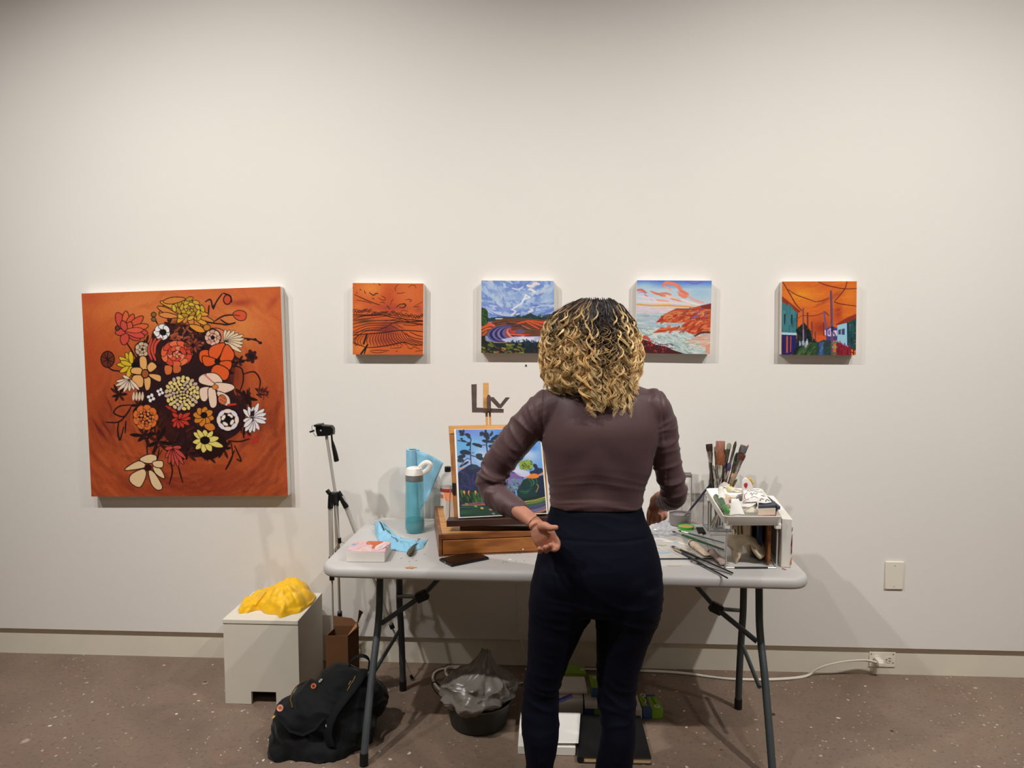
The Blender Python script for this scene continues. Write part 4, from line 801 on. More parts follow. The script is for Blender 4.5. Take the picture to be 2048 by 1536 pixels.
for i in range(len(v)):
    x, y, z = w_[i]
    k = .0045*math.exp(-((z-zk)/.09)**2)+.003*math.exp(-((z-zc-.02)/.07)**2)+.0012+.004*max(0, (.25-z)/.25)
    nn = noise.noise(Vector((x*6, y*5, z*22+x*4))); d[i] = k*(ridge(min(1, abs(nn*2.2)), 2)-.35)
    if z > zc+.12: d[i] += .002*math.exp(-((z-P3(1190, 1063, PY)[2])/.004)**2)*-1
v += n*d[:, None]; v[:, 2] = np.maximum(v[:, 2], .004); set_v(pants.data, v)

# body (one continuous skin)
bm_ = MB()
bm_.loft(rows2rings(torso, 3, shrink=.012)); bm_.loft(rows2rings(hips, 2, shrink=.012, e=2.1)); bm_.loft(rows2rings(legL[:-2], 2, shrink=.014, e=2.05)); bm_.loft(rows2rings(legR[:-2], 2, shrink=.014, e=2.05))
neck = P3(1204, 755, -1.03); hc = P3(1194, 676, -1.035)
bm_.tube([P3(1206, 785, -1.04), neck, P3(1200, 722, -1.02), hc], [.062, .053, .052, .055], 22)
# head rings: (dz, half width, front y, back y)
HR = [(-.128, .022, .075, .035), (-.12, .036, .088, .0), (-.10, .052, .094, -.03), (-.075, .062, .092, -.06), (-.045, .068, .088, -.082), (-.015, .072, .088, -.094), (.015, .075, .09, -.1), (.045, .077, .09, -.1), (.075, .072, .078, -.092), (.10, .056, .056, -.07), (.115, .035, .034, -.045), (.121, .012, .01, -.02)]
bm_.loft([ring(hc[0]-w__, hc[0]+w__, hc[2]+dz, hc[1]+(f+b)/2, (f-b)/2, n=28, e=2.1) for dz, w__, f, b in HR])
bm_.tube([hc+V(0, .088, .012), hc+V(0, .098, -.01), hc+V(0, .108, -.03), hc+V(0, .09, -.04)], [.008, .009, .013, .008], 10)   # nose
for sx in (-1, 1):
    bm_.tube([hc+V(sx*.072, -.01, .02), hc+V(sx*.084, -.012, .012), hc+V(sx*.083, -.006, -.012), hc+V(sx*.073, 0, -.028)], [.007, .01, .009, .006], 8)
    bm_.tube([hc+V(sx*.05, .078, .028), hc+V(sx*.03, .088, .031), hc+V(sx*.013, .089, .027)], [.006, .007, .005], 8)    # brow
    bm_.tube([hc+V(sx*.018, .089, -.062), hc+V(0, .097, -.06)], [.004, .006], 8); bm_.tube([hc+V(sx*.016, .087, -.071), hc+V(0, .096, -.072)], [.004, .007], 8)
arm_tube(bm_, L_arm, 4, .009); arm_tube(bm_, R_arm, 4, .009)
# left hand: palm faces the camera, thumb up to the right, fingers curled down
wl_ = P3(1069, 1045, -1.185)
bm_.tube([P3(1030, 1016, -1.12), P3(1050, 1031, -1.155), wl_, P3(1076, 1054, -1.205)], [(.027, .03), (.024, .027), (.019, .025), (.018, .03)], 16)
def LH(px, py, y): return P3(px, py, y)
pal = [(1074, 1052, -1.205, .016, .026), (1080, 1062, -1.213, .0165, .034), (1088, 1073, -1.218, .016, .039), (1094, 1083, -1.217, .014, .038), (1096, 1089, -1.214, .011, .034)]
rings_ = []
for px_, py_, y_, ht, hw in pal:
    c = LH(px_, py_, y_); ax_ = Vector((.80, 0, -.0)); side = Vector((.83, 0, .56)).normalized(); nrm = Vector((.1, -1, .05)).normalized()
    rings_.append([tuple(Vector(tuple(c))+side*(hw*math.cos(a))+nrm*(ht*math.sin(a))) for a in np.linspace(0, 2*PI, 20, endpoint=False)])
bm_.loft(rings_)
fing = [  # (points px,py,y) root -> tip, radius
 ([(1110, 1076, -1.215), (1115.5, 1085, -1.222), (1114, 1096, -1.243), (1107.5, 1099.5, -1.262)], .0098),
 ([(1103, 1083, -1.216), (1107, 1092, -1.228), (1104, 1098, -1.25), (1101, 1090, -1.264)], .0095),
 ([(1094, 1089, -1.216), (1096, 1097, -1.230), (1092, 1102, -1.25), (1089.5, 1094, -1.262)], .009),
 ([(1083, 1092, -1.214), (1082, 1101, -1.228), (1079, 1104, -1.245), (1078, 1097, -1.256)], .0078)]
for pts, r in fing:
    Q = catmull([LH(*p) for p in pts], 4); bm_.tube(Q, [r*lerp(1.05, .84, i/(len(Q)-1)) for i in range(len(Q))], 12); e_ = Q[-1]; bm_.lathe([(r*.84*math.sin(t), -r*.84*math.cos(t)) for t in np.linspace(.1, PI-.1, 7)], e_, 10)
Q = catmull([LH(1080, 1053, -1.222), LH(1090, 1052, -1.236), LH(1100, 1056, -1.246), LH(1112, 1055, -1.248)], 4); bm_.tube(Q, [lerp(.0165, .0085, i/(len(Q)-1)) for i in range(len(Q))], 12)
e_ = Q[-1]; bm_.lathe([(.0088*math.sin(t), -.0088*math.cos(t)) for t in np.linspace(.1, PI-.1, 7)], e_, 10)
# right hand: pinching a brush, fingers curled to the right
HYD = -.865
bm_.tube([P3(1334, 1000, -.94), P3(1322, 996, -.91), P3(1313, 1001, -.885), P3(1312, 1010, -HYD*0-.872)], [(.028, .028), (.026, .028), (.021, .025), (.017, .024)], 16)
rp = [(1311, 1006, -.875, .015, .025), (1313, 1014, -.868, .017, .031), (1317, 1022, -.862, .017, .036), (1320, 1028, -.858, .015, .035)]
rings_ = []
for px_, py_, y_, ht, hw in rp:
    c = P3(px_, py_, y_); side = Vector((.93, .15, .25)).normalized(); nrm = Vector((-.1, -1, .25)).normalized()
    rings_.append([tuple(Vector(tuple(c))+side*(hw*math.cos(a))+nrm*(ht*math.sin(a))) for a in np.linspace(0, 2*PI, 20, endpoint=False)])
bm_.loft(rings_)
rf = [([(1304, 1020, -.872), (1301.5, 1032, -.888), (1299.5, 1042, -.882), (1298.5, 1048, -.87)], .0088),
      ([(1312, 1026, -.868), (1311, 1037, -.885), (1308.5, 1043, -.872), (1303, 1044, -.862)], .0092),
      ([(1321, 1027, -.866), (1321, 1037, -.882), (1316, 1042, -.868), (1311, 1041, -.856)], .009),
      ([(1330, 1025, -.864), (1331, 1033, -.877), (1326, 1038, -.866), (1321, 1037, -.855)], .008)]
for pts, r in rf:
    Q = catmull([P3(*p) for p in pts], 4); bm_.tube(Q, [r*lerp(1.05, .82, i/(len(Q)-1)) for i in range(len(Q))], 12); bm_.lathe([(r*.82*math.sin(t), -r*.82*math.cos(t)) for t in np.linspace(.1, PI-.1, 7)], Q[-1], 10)
Q = catmull([P3(1303, 1016, -.862), P3(1299, 1028, -.85), P3(1298, 1040, -.852), P3(1297, 1047, -.858)], 4); bm_.tube(Q, [lerp(.013, .0078, i/(len(Q)-1)) for i in range(len(Q))], 12)
# feet
for fx in (1079, 1224):
    c = P3(fx, 1650, PY); bm_.tube([V(c[0], -1.10, .05), V(c[0], -1.04, .055), V(c[0], -.95, .035), V(c[0]-.004, -.88, .024)], [(.03, .032), (.038, .036), (.026, .04), (.018, .034)], 16)
body = bm_.build('body', M_skin, per); remesh(body, .0036, 3, .5)
# nails / ring / bracelet
rgc = LH(1096, 1094.5, -1.224); mring = MB(); mring.tube([rgc+0.0098*np.array([math.cos(a), math.sin(a)*.6, math.sin(a)*.25]) for a in np.linspace(0, 2*PI, 20, endpoint=False)], .0014, 6, closed=True)
mring.build('ring', mat('gold', (226, 176, 96), rough=.25, metal=1), per)
bc = LH(1071, 1047, -1.19); ax_ = Vector(tuple(P3(1076, 1054, -1.205)-P3(1064, 1041, -1.175))).normalized(); u_ = ax_.orthogonal().normalized(); w2 = ax_.cross(u_)
MB().tube([Vector(tuple(bc))+u_*(.0255*math.cos(a))+w2*(.0255*math.sin(a)) for a in np.linspace(0, 2*PI, 28, endpoint=False)], .0013, 6, closed=True).build('bracelet', mat('dark_gold', (120, 92, 50), rough=.4, metal=.8), per)
M_eye = mat('eye_white', (226, 220, 214), rough=.2); M_iris = mat('iris', (70, 50, 34), rough=.2)
for sx in (-1, 1):
    ec = hc+V(sx*.031, .078, .012); ey = MB().lathe([(.0115*math.sin(a), -.0115*math.cos(a)) for a in np.linspace(.05, PI-.05, 12)], ec, 18).build('eye', M_eye, per)
    MB().tube([ec+V(0, .0105, -.002), ec+V(0, .0122, -.0023)], .005, 14).build('iris', M_iris, ey)
MB().tube([hc+V(-.021, .094, -.066), hc+V(-.008, .1015, -.0645), hc+V(.008, .1015, -.0645), hc+V(.021, .094, -.066)], [.002, .0055, .0055, .002], 10, flat=(1, .8)).build('lips', mat('lip_skin', (160, 84, 76), rough=.45), per)
# shoes
for fx in (1079, 1224):
    c = P3(fx, 1650, PY); sh_ = MB(); sh_.tube([V(c[0], -1.125, .04), V(c[0], -1.09, .052), V(c[0], -1.03, .056), V(c[0], -.95, .045), V(c[0]-.003, -.88, .034), V(c[0]-.004, -.85, .028)], [(.026, .03), (.042, .04), (.046, .043), (.034, .048), (.026, .044), (.012, .024)], 20)
    so = sh_.build('shoe', mat('black_shoe', (18, 18, 20), rough=.5), per)
    MB().prism([V(c[0]+math.copysign(abs(math.cos(a))**.8, math.cos(a))*.048, -.985+math.sin(a)*.15, .0) for a in np.linspace(0, 2*PI, 28, endpoint=False)], (0, 0, .018)).build('sole', M_rub, so, bevel=.003)

# ---------------------------------------------------------------- hair
def make_hair():
    rng = np.random.RandomState(5)
    zP = lambda py: P3(1183, py, -1.05)[2]; xP = lambda px: P3(px, 700, -1.05)[0]
    prof = [(592, 1176, 1210), (600, 1156, 1226), (612, 1132, 1242), (625, 1113, 1252), (641, 1097, 1262), (667, 1087, 1273), (700, 1084, 1281), (723, 1084, 1281), (755, 1088, 1274), (778, 1096, 1268), (800, 1120, 1262), (835, 1150, 1258)]
    Z = np.array([zP(p[0]) for p in prof])[::-1]; XL = np.array([xP(p[1]) for p in prof])[::-1]; XR = np.array([xP(p[2]) for p in prof])[::-1]
    DB = np.array([.035, .075, .09, .108, .122, .136, .144, .146, .146, .146, .147, .15])[::-1]
    cy = hc[1]; NP = 46; paths = []; rad = []; cols = []
    dark = lin((38, 27, 22)); mid = lin((124, 82, 50)); bl = lin((222, 176, 110)); hi = lin((255, 226, 168))
    def sm(x): x = np.clip(x, 0, 1); return x*x*(3-2*x)
    def lock(th, z0, z1, k, cr, pitch, ns, spread, r, tone, ph=None, hand=1, xt=None, rad_=.3):
        s = np.linspace(0, 1, NP); 
        # root on the scalp near the crown line, then over the envelope
        z = z0+(z1-z0)*(s**.92)
        xl, xr, db = np.interp(z, Z, XL), np.interp(z, Z, XR), np.interp(z, Z, DB)
        cx = (xl+xr)/2; hw = (xr-xl)/2; c, s_ = math.cos(th), math.sin(th)
        x = cx+hw*k*c; y = cy-(db if s_ > 0 else db*0+.10)*k*s_
        if xt is not None: g = sm((s-.15)/.6); x = x*(1-g)+xt*g
        dxn = np.clip(np.abs(x-xP(1200))/.2, 0, .97); yb = np.interp(z, YZ, YB)+(1-np.sqrt(1-dxn**2))*.08; y = np.where(z < zP(764), np.minimum(y, yb-.008), y)
        L = np.r_[0, np.cumsum(np.sqrt(np.diff(x)**2+np.diff(y)**2+np.diff(z)**2))]
        hl = rng.uniform(0, 1)**.7; lv = np.clip(.35+(k-.84)*4.2+rng.normal(0, .22), .3, 1.25); ph = rng.uniform(0, 6.3) if ph is None else ph; amp = cr*sm(s/.16)*(1+.25*np.sin(L*40+ph))  # lock tone: inner locks darkened as self-shadow in the colour, plus random spread
        wv = L/pitch*2*PI*hand+ph
        drift = .006*np.sin(L*14+ph*2)
        ux, uy = -s_, -c   # tangential direction on the shell
        for q in range(ns):
            off = rng.normal(0, spread, 3); dph = rng.normal(0, .22); am = amp*rng.uniform(.82, 1.15)
            fr = sm((s-.75)/.25)*rng.normal(0, .6)
            X = x+(ux*(am*np.cos(wv+dph+fr)+drift))+off[0]*(.4+.6*s)+c*am*rad_*np.sin(wv+dph)
            Y = y+(uy*(am*np.cos(wv+dph+fr)+drift))+off[1]*(.4+.6*s)-s_*am*rad_*np.sin(wv+dph)
            paths.append(np.c_[X, Y, z+off[2]+am*.15*np.sin(wv*2.0+dph+1.)]); rad.append(r*rng.uniform(.75, 1.2)*np.clip((1.02-s)*6, .25, 1))
            tt = s+rng.normal(0, .04); b = sm((tt-tone)/.28)[:, None]; h = np.clip(hl+rng.normal(0, .12), 0, 1)*tl
            tip = bl*(1-h)+hi*h; col = dark*(1-b)+(mid*(1-sm((tt-tone-.12)/.25)[:, None])+tip*sm((tt-tone-.12)/.25)[:, None])*b
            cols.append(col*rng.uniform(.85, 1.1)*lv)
    ztop = zP(597)
    YZ = np.array([zP(840), zP(815), zP(788), zP(775), zP(764)]); YB = np.array([-1.168, -1.16, -1.138, -1.118, -1.10])
    for i in range(330):
        th = rng.uniform(-.35, PI+.35); u = rng.uniform(0, 1); xx = math.cos(th)
        z0 = ztop-.001-.11*u**1.8; k = rng.uniform(.84, 1.0)
        back = math.sin(th); zend_py = 772+rng.uniform(-22, 14)
        if back > .35 and -.25 < xx < .8: zend_py = rng.uniform(770, 812)
        if .02 < xx < .36: zend_py = min(zend_py, rng.uniform(705, 742))   # gap over the nape
        if back < .1: zend_py = rng.uniform(735, 775)
        part = xx > .0 and xx < .62 and back > .3
        tone = rng.uniform(.30, .5) if part else rng.uniform(.02, .24)
        tl = .35 if part else 1.
        if xx < -.1: tone = rng.uniform(-.22, .12)
        if xx > .62: tone = rng.uniform(-.1, .2)
        lock(th, z0, zP(zend_py), k, rng.uniform(.0065, .0105), rng.uniform(.042, .060), 11, .0017, .0009, tone, hand=rng.choice([-1, 1]))
    for i in range(130):   # loose single strands outside the mass
        th = rng.uniform(-.2, PI+.2); tl = .9; lock(th, ztop-.01-rng.uniform(0, .07), zP(rng.uniform(700, 790)), rng.uniform(1.0, 1.06), rng.uniform(.008, .016), rng.uniform(.03, .05), 1, .003, .00045, rng.uniform(0, .2), hand=rng.choice([-1, 1]))
    for i in range(80):    # bright ringlets on the outside
        th = rng.uniform(-.25, PI+.25); xx = math.cos(th); back = math.sin(th); tl = 1.15
        if .05 < xx < .55 and back > .5: continue
        lock(th, ztop-.008-.075*rng.uniform(0, 1), zP(rng.uniform(735, 785) if back < .5 or xx < -.25 or xx > .7 else rng.uniform(770, 815)), rng.uniform(.98, 1.06), rng.uniform(.0085, .012), rng.uniform(.048, .064), 11, .0013, .00085, rng.uniform(-.25, .1), hand=rng.choice([-1, 1]), rad_=.6)
    for i, (px_, py1) in enumerate([(1172, 826), (1180, 820), (1190, 812), (1200, 815), (1165, 800), (1186, 826), (1222, 818), (1232, 826), (1243, 824), (1254, 826), (1262, 815), (1228, 800), (1250, 805), (1097, 772), (1105, 776), (1112, 770), (1268, 770)]*2):   # named tails
        a_ = xP(px_+rng.uniform(-4, 4)); zq = zP(760); cx = (xP(1084)+xP(1281))/2; hw = (xP(1281)-xP(1084))/2; cc = np.clip((a_-cx)/hw, -.97, .97); tl = 1.
        lock(math.acos(cc), ztop-.03-rng.uniform(0, .05), zP(py1-rng.uniform(0, 14)), 1.0, rng.uniform(.007, .0105), rng.uniform(.036, .05), 11, .0022, .0009, rng.uniform(.1, .35), hand=rng.choice([-1, 1]), xt=a_)
    P = np.array(paths); Rr = np.array(rad); Cc = np.array(cols); N_, K_, _ = P.shape
    # tails fall in front of the shoulders' plane: keep them outside the back
    T = np.gradient(P, axis=1); T /= np.linalg.norm(T, axis=2, keepdims=True)+1e-9
    U = np.cross(T, np.array([0, 1., .13])); U /= np.linalg.norm(U, axis=2, keepdims=True)+1e-9; Wv = np.cross(T, U)
    vs = np.stack([P+(U*math.cos(a)+Wv*math.sin(a))*Rr[..., None] for a in (0, 2*PI/3, 4*PI/3)], 2)   # N,K,3,3
    base = (np.arange(N_)[:, None]*K_+np.arange(K_-1)[None, :])*3
    F = []
    for j in range(3): F.append(np.stack([base+j, base+(j+1) % 3, base+3+(j+1) % 3, base+3+j], -1))
    F = np.concatenate([f.reshape(-1, 4) for f in F]); vv = vs.reshape(-1, 3); vc = np.repeat(Cc.reshape(-1, 3), 3, 0)
    # dark inner mass
    inner = MB(); zs = np.linspace(ztop-.006, zP(748), 16)
    inner.loft([[(((np.interp(z, Z, XL)+np.interp(z, Z, XR))/2)+(np.interp(z, Z, XR)-np.interp(z, Z, XL))/2*(.97 if z > zP(618) else .86)*math.cos(a), cy-(np.interp(z, Z, DB)*.85 if math.sin(a) > 0 else .05)*math.sin(a), z) for a in np.linspace(0, 2*PI, 30, endpoint=False)] for z in zs])
    iv = np.array(inner.v); iv += np.array([[nz(p, 30)*.006 for _ in range(3)] for p in iv]); o0 = len(vv)
    me = bpy.data.meshes.new('hair'); fl = [tuple(f) for f in F.tolist()]+[tuple(i+o0 for i in f) for f in inner.f]
    allv = np.r_[vv, iv]-O; me.from_pydata(allv.tolist(), [], fl)
    zc_ = np.clip((zP(640)-iv[:, 2])/(zP(640)-zP(745)), 0, 1)[:, None]
    set_paint(me, np.r_[vc, dark*(1-zc_*.5)+mid*zc_*.5])
    me.polygons.foreach_set('use_smooth', [True]*len(me.polygons)); me.materials.append(attr_mat('curly_hair', rough=.38, spec=.55, bump=0))
    o = bpy.data.objects.new('hair', me); COL.objects.link(o); o.parent = per; return o
hair = make_hair()
# ================================================================ table, left half
def T(px, py, z=TZ): return at_z(px, py, z)
M_metal = mat('brushed_metal', (176, 174, 170), rough=.3, metal=1, var=.1, vscale=30)
M_black = mat('black_plastic', (15, 15, 16), rough=.38)
M_white = mat('white_plastic', (246, 242, 234), rough=.35)
M_paper = mat('white_paper', (232, 229, 224), rough=.7)

# small canvas block lying face up
FL_, FR_, BR_ = T(692.7, 1124.2), T(769.8, 1125.2), T(782, 1102.7); BL_ = FL_+(BR_-FR_); H_ = V(0, 0, .041); up1 = V(0, 0, .0006)
t = thing('small_canvas', 'small white-sided canvas painted pink, orange and blue, lying face up at the table corner', 'canvas', (FL_+BR_)/2)
MB().hexa([FL_+up1, FR_+up1, BR_+up1, BL_+up1], [FL_+H_, FR_+H_, BR_+H_, BL_+H_]).build('canvas_block', M_cvs, t, bevel=.002)
a = Art([(703.4, 1080.8), (782, 1083.2), (770.8, 1106), (692.2, 1102.8)], 130, 110, (226, 190, 190), 21); a.frame(680, 1030, 10.24)
a.glow(270, 600, 80, 70, (96, 160, 214), 1); a.glow(180, 720, 60, 30, (150, 130, 210), .9)
a.poly([(540, 520), (860, 540), (800, 600), (720, 640), (700, 700), (640, 690), (640, 620), (520, 600)], (206, 96, 48), smooth=True); a.glow(700, 560, 60, 16, (230, 110, 60), .8)
for p, w_, c in [([(250, 640), (400, 580), (520, 540)], 60, (232, 186, 184)), ([(280, 720), (420, 660), (520, 610)], 50, (226, 170, 180)), ([(400, 740), (500, 660), (620, 740)], 60, (230, 210, 206)), ([(440, 720), (480, 680)], 40, (230, 180, 130)), ([(720, 690), (800, 620), (960, 560)], 50, (230, 228, 222)), ([(740, 720), (860, 700), (920, 620)], 46, (220, 224, 222)), ([(800, 730), (900, 690), (1000, 620)], 30, (110, 40, 80)), ([(600, 770), (760, 780), (920, 770)], 26, (196, 50, 150)), ([(640, 740), (780, 740)], 16, (206, 90, 180)), ([(880, 700), (960, 680), (940, 750)], 26, (150, 50, 90)), ([(900, 560), (1030, 550)], 20, (206, 100, 70)), ([(330, 690), (430, 660)], 8, (196, 80, 80)), ([(350, 600), (460, 570)], 8, (206, 96, 90))]: a.line(p, w_, c, .95, smooth=True, taper=.3)
a.dabs(260, 540, 1000, 740, [(240, 226, 220), (232, 180, 180), (220, 130, 140)], 40, 60, 10, -20, 30)
a.sheet('painted_face', [BL_+H_+up1, BR_+H_+up1, FR_+H_+up1, FL_+H_+up1], M_art, t)

# blue shop towel, crumpled flat
def strip(top, bot, hf, nu, nv, z0=TZ, k=8):
    A = catmull([T(*p, z0) for p in top], k); B = catmull([T(*p, z0) for p in bot], k)
    A = np.array(A); B = np.array(B)
    def f(u, v):
        i = u*(len(A)-1); j = min(int(i), len(A)-2); a_ = A[j]+(A[j+1]-A[j])*(i-j); i2 = u*(len(B)-1); j2 = min(int(i2), len(B)-2); b_ = B[j2]+(B[j2+1]-B[j2])*(i2-j2)
        p = a_+(b_-a_)*v; p[2] = z0+max(.0012, hf(u, v, p)); return p
    return MB().grid(f, nu, nv)
M_blue = mat('blue_towel', (140, 198, 226), rough=.85, var=.06, vscale=40, bump=.5, bscale=350, sheen=.1)
def hf(u, v, p):
    n = noise.noise(Vector((p[0]*18, p[1]*18, 1.2)))*.012+abs(noise.noise(Vector((p[0]*45, p[1]*30, 4))))*.014
    return (.004+n+.018*math.exp(-((u-.12)/.15)**2)*math.sin(PI*v)+.012*math.exp(-((v-.6)/.25)**2))*min(1, 6*v*(1-v)+.15)*min(1, 8*u*(1-u)+.1)
sh = strip([(749.3, 1044.6), (762, 1046), (774, 1053), (784, 1063), (797, 1074), (817, 1079), (838, 1083), (856, 1079)], [(751, 1066), (756, 1081), (766, 1088), (783, 1099), (800, 1103), (815, 1104), (832, 1101), (846, 1097)], hf, 60, 26)
tw = solo(sh, 'paper_towel', M_blue, 'crumpled pale blue paper towel with dark paint streaks beside the water bottle', 'paper towel', smooth=True, solid=.0012)
for pts, c, nm in [([(757, 1059), (762, 1066), (769, 1075)], (40, 50, 58), 'paint_streak'), ([(770, 1071), (776, 1074), (782, 1079)], (70, 100, 60), 'paint_streak'), ([(782, 1083), (790, 1088), (796, 1092)], (96, 120, 140), 'paint_streak')]:
    q = []
    for p in catmull([T(*p) for p in pts], 4):
        hit = min((Vector(vv)-Vector((p[0], p[1], 0))).xy.length for vv in [tuple(v_.co) for v_ in tw.data.vertices][::3]); zz = max([v_.co.z for v_ in tw.data.vertices if (v_.co.xy-Vector((p[0], p[1]))).length < .012] or [TZ+.01]); q.append(V(p[0], p[1], zz-.001))
    MB().tube(q, [.0015]+[.003]*(len(q)-2)+[.001], 8, flat=(.5, 1)).build(nm, mat('streak_%d' % c[0], c, rough=.6), tw)

# metal clip with prongs
M_oldm = mat('paint_crusted_metal', (112, 106, 88), rough=.45, metal=.5, var=.5, vscale=120, col2=(60, 60, 50))
a0, a1 = T(819.5, 1107, .752), T(828.5, 1090.5, .755)
t = thing('metal_clip', 'small paint-crusted metal clip with two thin prongs lying in front of the towel', 'clip', (a0[0], a0[1], TZ))
d = a1-a0; MB().tube([a0-d*.12, a0, a0+d*.35, a0+d*.75, a1], [.003, .0115, .0125, .008, .004], 14, flat=(.8, 1.1)).build('body', M_oldm, t)
for e, l in ((T(838.5, 1078, .758), .004), (T(839, 1084, .756), 0)):
    m_ = MB(); m_.tube([a1-d*.2, e], .0014, 8)
    if l: m_.tube([e-V(.007, 0, 0), e+V(.006, 0, 0)], .0014, 8)
    m_.build('prong', M_oldm, t)

# water bottle
BX = T(829.8, 1064); by = BX[1]
t = thing('water_bottle', 'tall translucent teal water bottle with white flip lid, half full', 'bottle', (BX[0], by, TZ))
M_teal = mat('teal_plastic', (104, 190, 198), rough=.12, alpha=.42, spec=.6); M_teal.node_tree.nodes['Principled BSDF'].inputs['Coat Weight'].default_value = .3
M_water = mat('water', (16, 116, 122), rough=.05, alpha=.45, spec=.5)
zb = lambda py: at_y(829, py, by)[2]
r = .0425; z1 = zb(961); prof = [(r*.72, TZ+.002), (r*.93, TZ+.006), (r, TZ+.018), (r*1.02, TZ+.04), (r*.985, TZ+.10), (r*.955, TZ+.17), (r*.95, z1-.004), (r*.93, z1)]
MB().lathe(prof, (BX[0], by, 0), 40).build('bottle_body', M_teal, t)
zw = zb(1037); MB().lathe([(r*.7, TZ+.006), (r*.9, TZ+.012), (r*.95, TZ+.04), (r*.93, zw)], (BX[0], by, 0), 36).build('water', M_water, t)
z2 = zb(949); MB().lathe([(r*.90, z1-.001), (r*.93, z1+.002), (r*.92, z2)], (BX[0], by, 0), 40).build('grey_band', mat('grey_rubber', (124, 128, 128), rough=.5), t)
z3 = zb(936); MB().lathe([(r*.95, z2+.0005), (r*.93, z2+.006), (r*.80, z3), (r*.5, z3+.005), (.004, z3+.006)], (BX[0], by, 0), 40).build('lid', M_white, t)
pw = lambda x, y, d=0: at_y(x, y, by+d)
MB().tube(catmull([pw(836, 947), pw(847, 945), pw(857, 938), pw(860, 929), pw(853, 925), pw(844, 930), pw(838, 938)], 6), .0055, 12, flat=(1, 2.0), up=(0, 1, 0)).build('carry_loop', M_white, t)
m_ = MB(); m_.tube([pw(826, 936), pw(840, 936)], .008, 12, flat=(.7, 1.3)); m_.build('drink_button', mat('grey_rubber', (124, 128, 128)), t)

# shop towel roll
RX = at_y(826.5, 1000, -.105); rt_ = V(RX[0], -.105, 0); zt = at_y(826.5, 899, -.105)[2]
t = thing('paper_towel_roll', 'nearly finished roll of blue paper towel standing on end, loose sheet sticking out', 'paper towel roll', (RX[0], -.105, TZ))
MB().lathe([(.019, TZ+.001), (.031, TZ+.001), (.031, zt), (.019, zt), (.019, TZ+.001)], rt_, 36, cap=False).build('roll', M_blue, t)
MB().lathe([(.017, TZ+.001), (.0185, TZ+.001), (.0185, zt-.001), (.017, zt-.001), (.017, TZ+.001)], rt_, 28, cap=False).build('cardboard_core', mat('core_card', (150, 118, 84), rough=.8), t)
def flap(u, v):
    tp = at_y(lerp(833, 887, u), lerp(901, 926, u)-3*math.sin(u*PI), -.135-.02*u+.03*u*u); bt = at_y(lerp(838, 852, u), lerp(1022, 1003, u), -.135-.012*u)
    return tp+(bt-tp)*v+V(0, .01*math.sin(v*PI)*u, 0)
MB().grid(flap, 16, 16).build('loose_sheet', M_blue, t, smooth=True, solid=.0012)

# clear bottle with black cap, behind the easel
cb = at_y(896, 1000, -.07); t = thing('medium_bottle', 'clear plastic bottle of painting medium with black cap and red label, behind the easel', 'bottle', (cb[0], -.07, TZ))
zz = lambda py: at_y(896, py, -.07)[2]
M_clear = mat('clear_plastic', (214, 214, 212), rough=.12, alpha=.35, spec=.6)
MB().lathe([(.03, TZ+.001), (.036, TZ+.006), (.036, zz(962)), (.030, zz(952)), (.014, zz(944)), (.013, zz(941))], (cb[0], -.07, 0), 30).build('bottle_body', M_clear, t)
MB().lathe([(.0155, zz(943)), (.0155, zz(934)), (.013, zz(933))], (cb[0], -.07, 0), 24).build('cap', M_black, t)
MB().lathe([(.0366, zz(1010)), (.0366, zz(973))], (cb[0], -.07, 0), 30, cap=False).build('label', mat('cream_label', (222, 214, 204), rough=.6), t)
m_ = MB(); m_.tube([V(cb[0]+.0366*math.cos(R(a_)), -.07+.0366*math.sin(R(a_)), zz(978)) for a_ in range(-160, -20, 10)], .009, 8, flat=(1, .12)); m_.build('label_band', mat('label_red', (160, 56, 52), rough=.6), t)
m_ = MB(); m_.tube([V(cb[0]+.0368*math.cos(R(a_)), -.07+.0368*math.sin(R(a_)), zz(990)) for a_ in range(-150, -50, 10)], .009, 8, flat=(1, .12)); m_.build('label_patch', mat('label_orange', (214, 110, 66), rough=.6), t)
# orange-topped canvas block standing on the easel box
# easel box ---------------------------------------------------------------
EH = .090; A = T(877.4, 1113.7); dirx = T(1067, 1105.5)-A; dirx /= np.linalg.norm(dirx); diry = np.array([-dirx[1], dirx[0], 0]); EL = .45; bl = at_z(850, 1013, TZ+EH); ED = float((bl-A)[:2]@diry[:2])
def eb(x, y, z): return A+dirx*x+diry*y+V(0, 0, z)
def wood(name, c, c2, st=(2, 14, 14), rough=.45): return mat(name, c, rough=rough, col2=c2, vscale=3.2, stretch=st, detail=6, bump=.15, bscale=50, coat=.15)
M_w1 = wood('box_wood', (150, 92, 48), (112, 62, 30)); M_w2 = wood('light_wood', (214, 160, 92), (192, 134, 70)); M_w3 = wood('dark_wood', (78, 50, 42), (58, 36, 30)); M_w4 = wood('front_wood', (178, 112, 52), (146, 84, 36)); M_w5 = wood('board_wood', (190, 132, 74), (160, 100, 52), st=(14, 14, 2))
t = thing('easel_box', 'wooden table-top sketch box easel with drawer, upright board and dark ledge', 'easel', eb(EL/2, ED/2, 0))
m_ = MB(); w0 = .014
for x0, x1, y0, y1 in ((0, w0, 0, ED), (EL-w0, EL, 0, ED), (w0, EL-w0, ED-w0, ED)): m_.hexa([eb(x0, y0, .001), eb(x1, y0, .001), eb(x1, y1, .001), eb(x0, y1, .001)], [eb(x0, y0, EH), eb(x1, y0, EH), eb(x1, y1, EH), eb(x0, y1, EH)])
m_.hexa([eb(w0, 0, .068), eb(EL-w0, 0, .068), eb(EL-w0, .016, .068), eb(w0, .016, .068)], [eb(w0, 0, EH), eb(EL-w0, 0, EH), eb(EL-w0, .016, EH), eb(w0, .016, EH)])
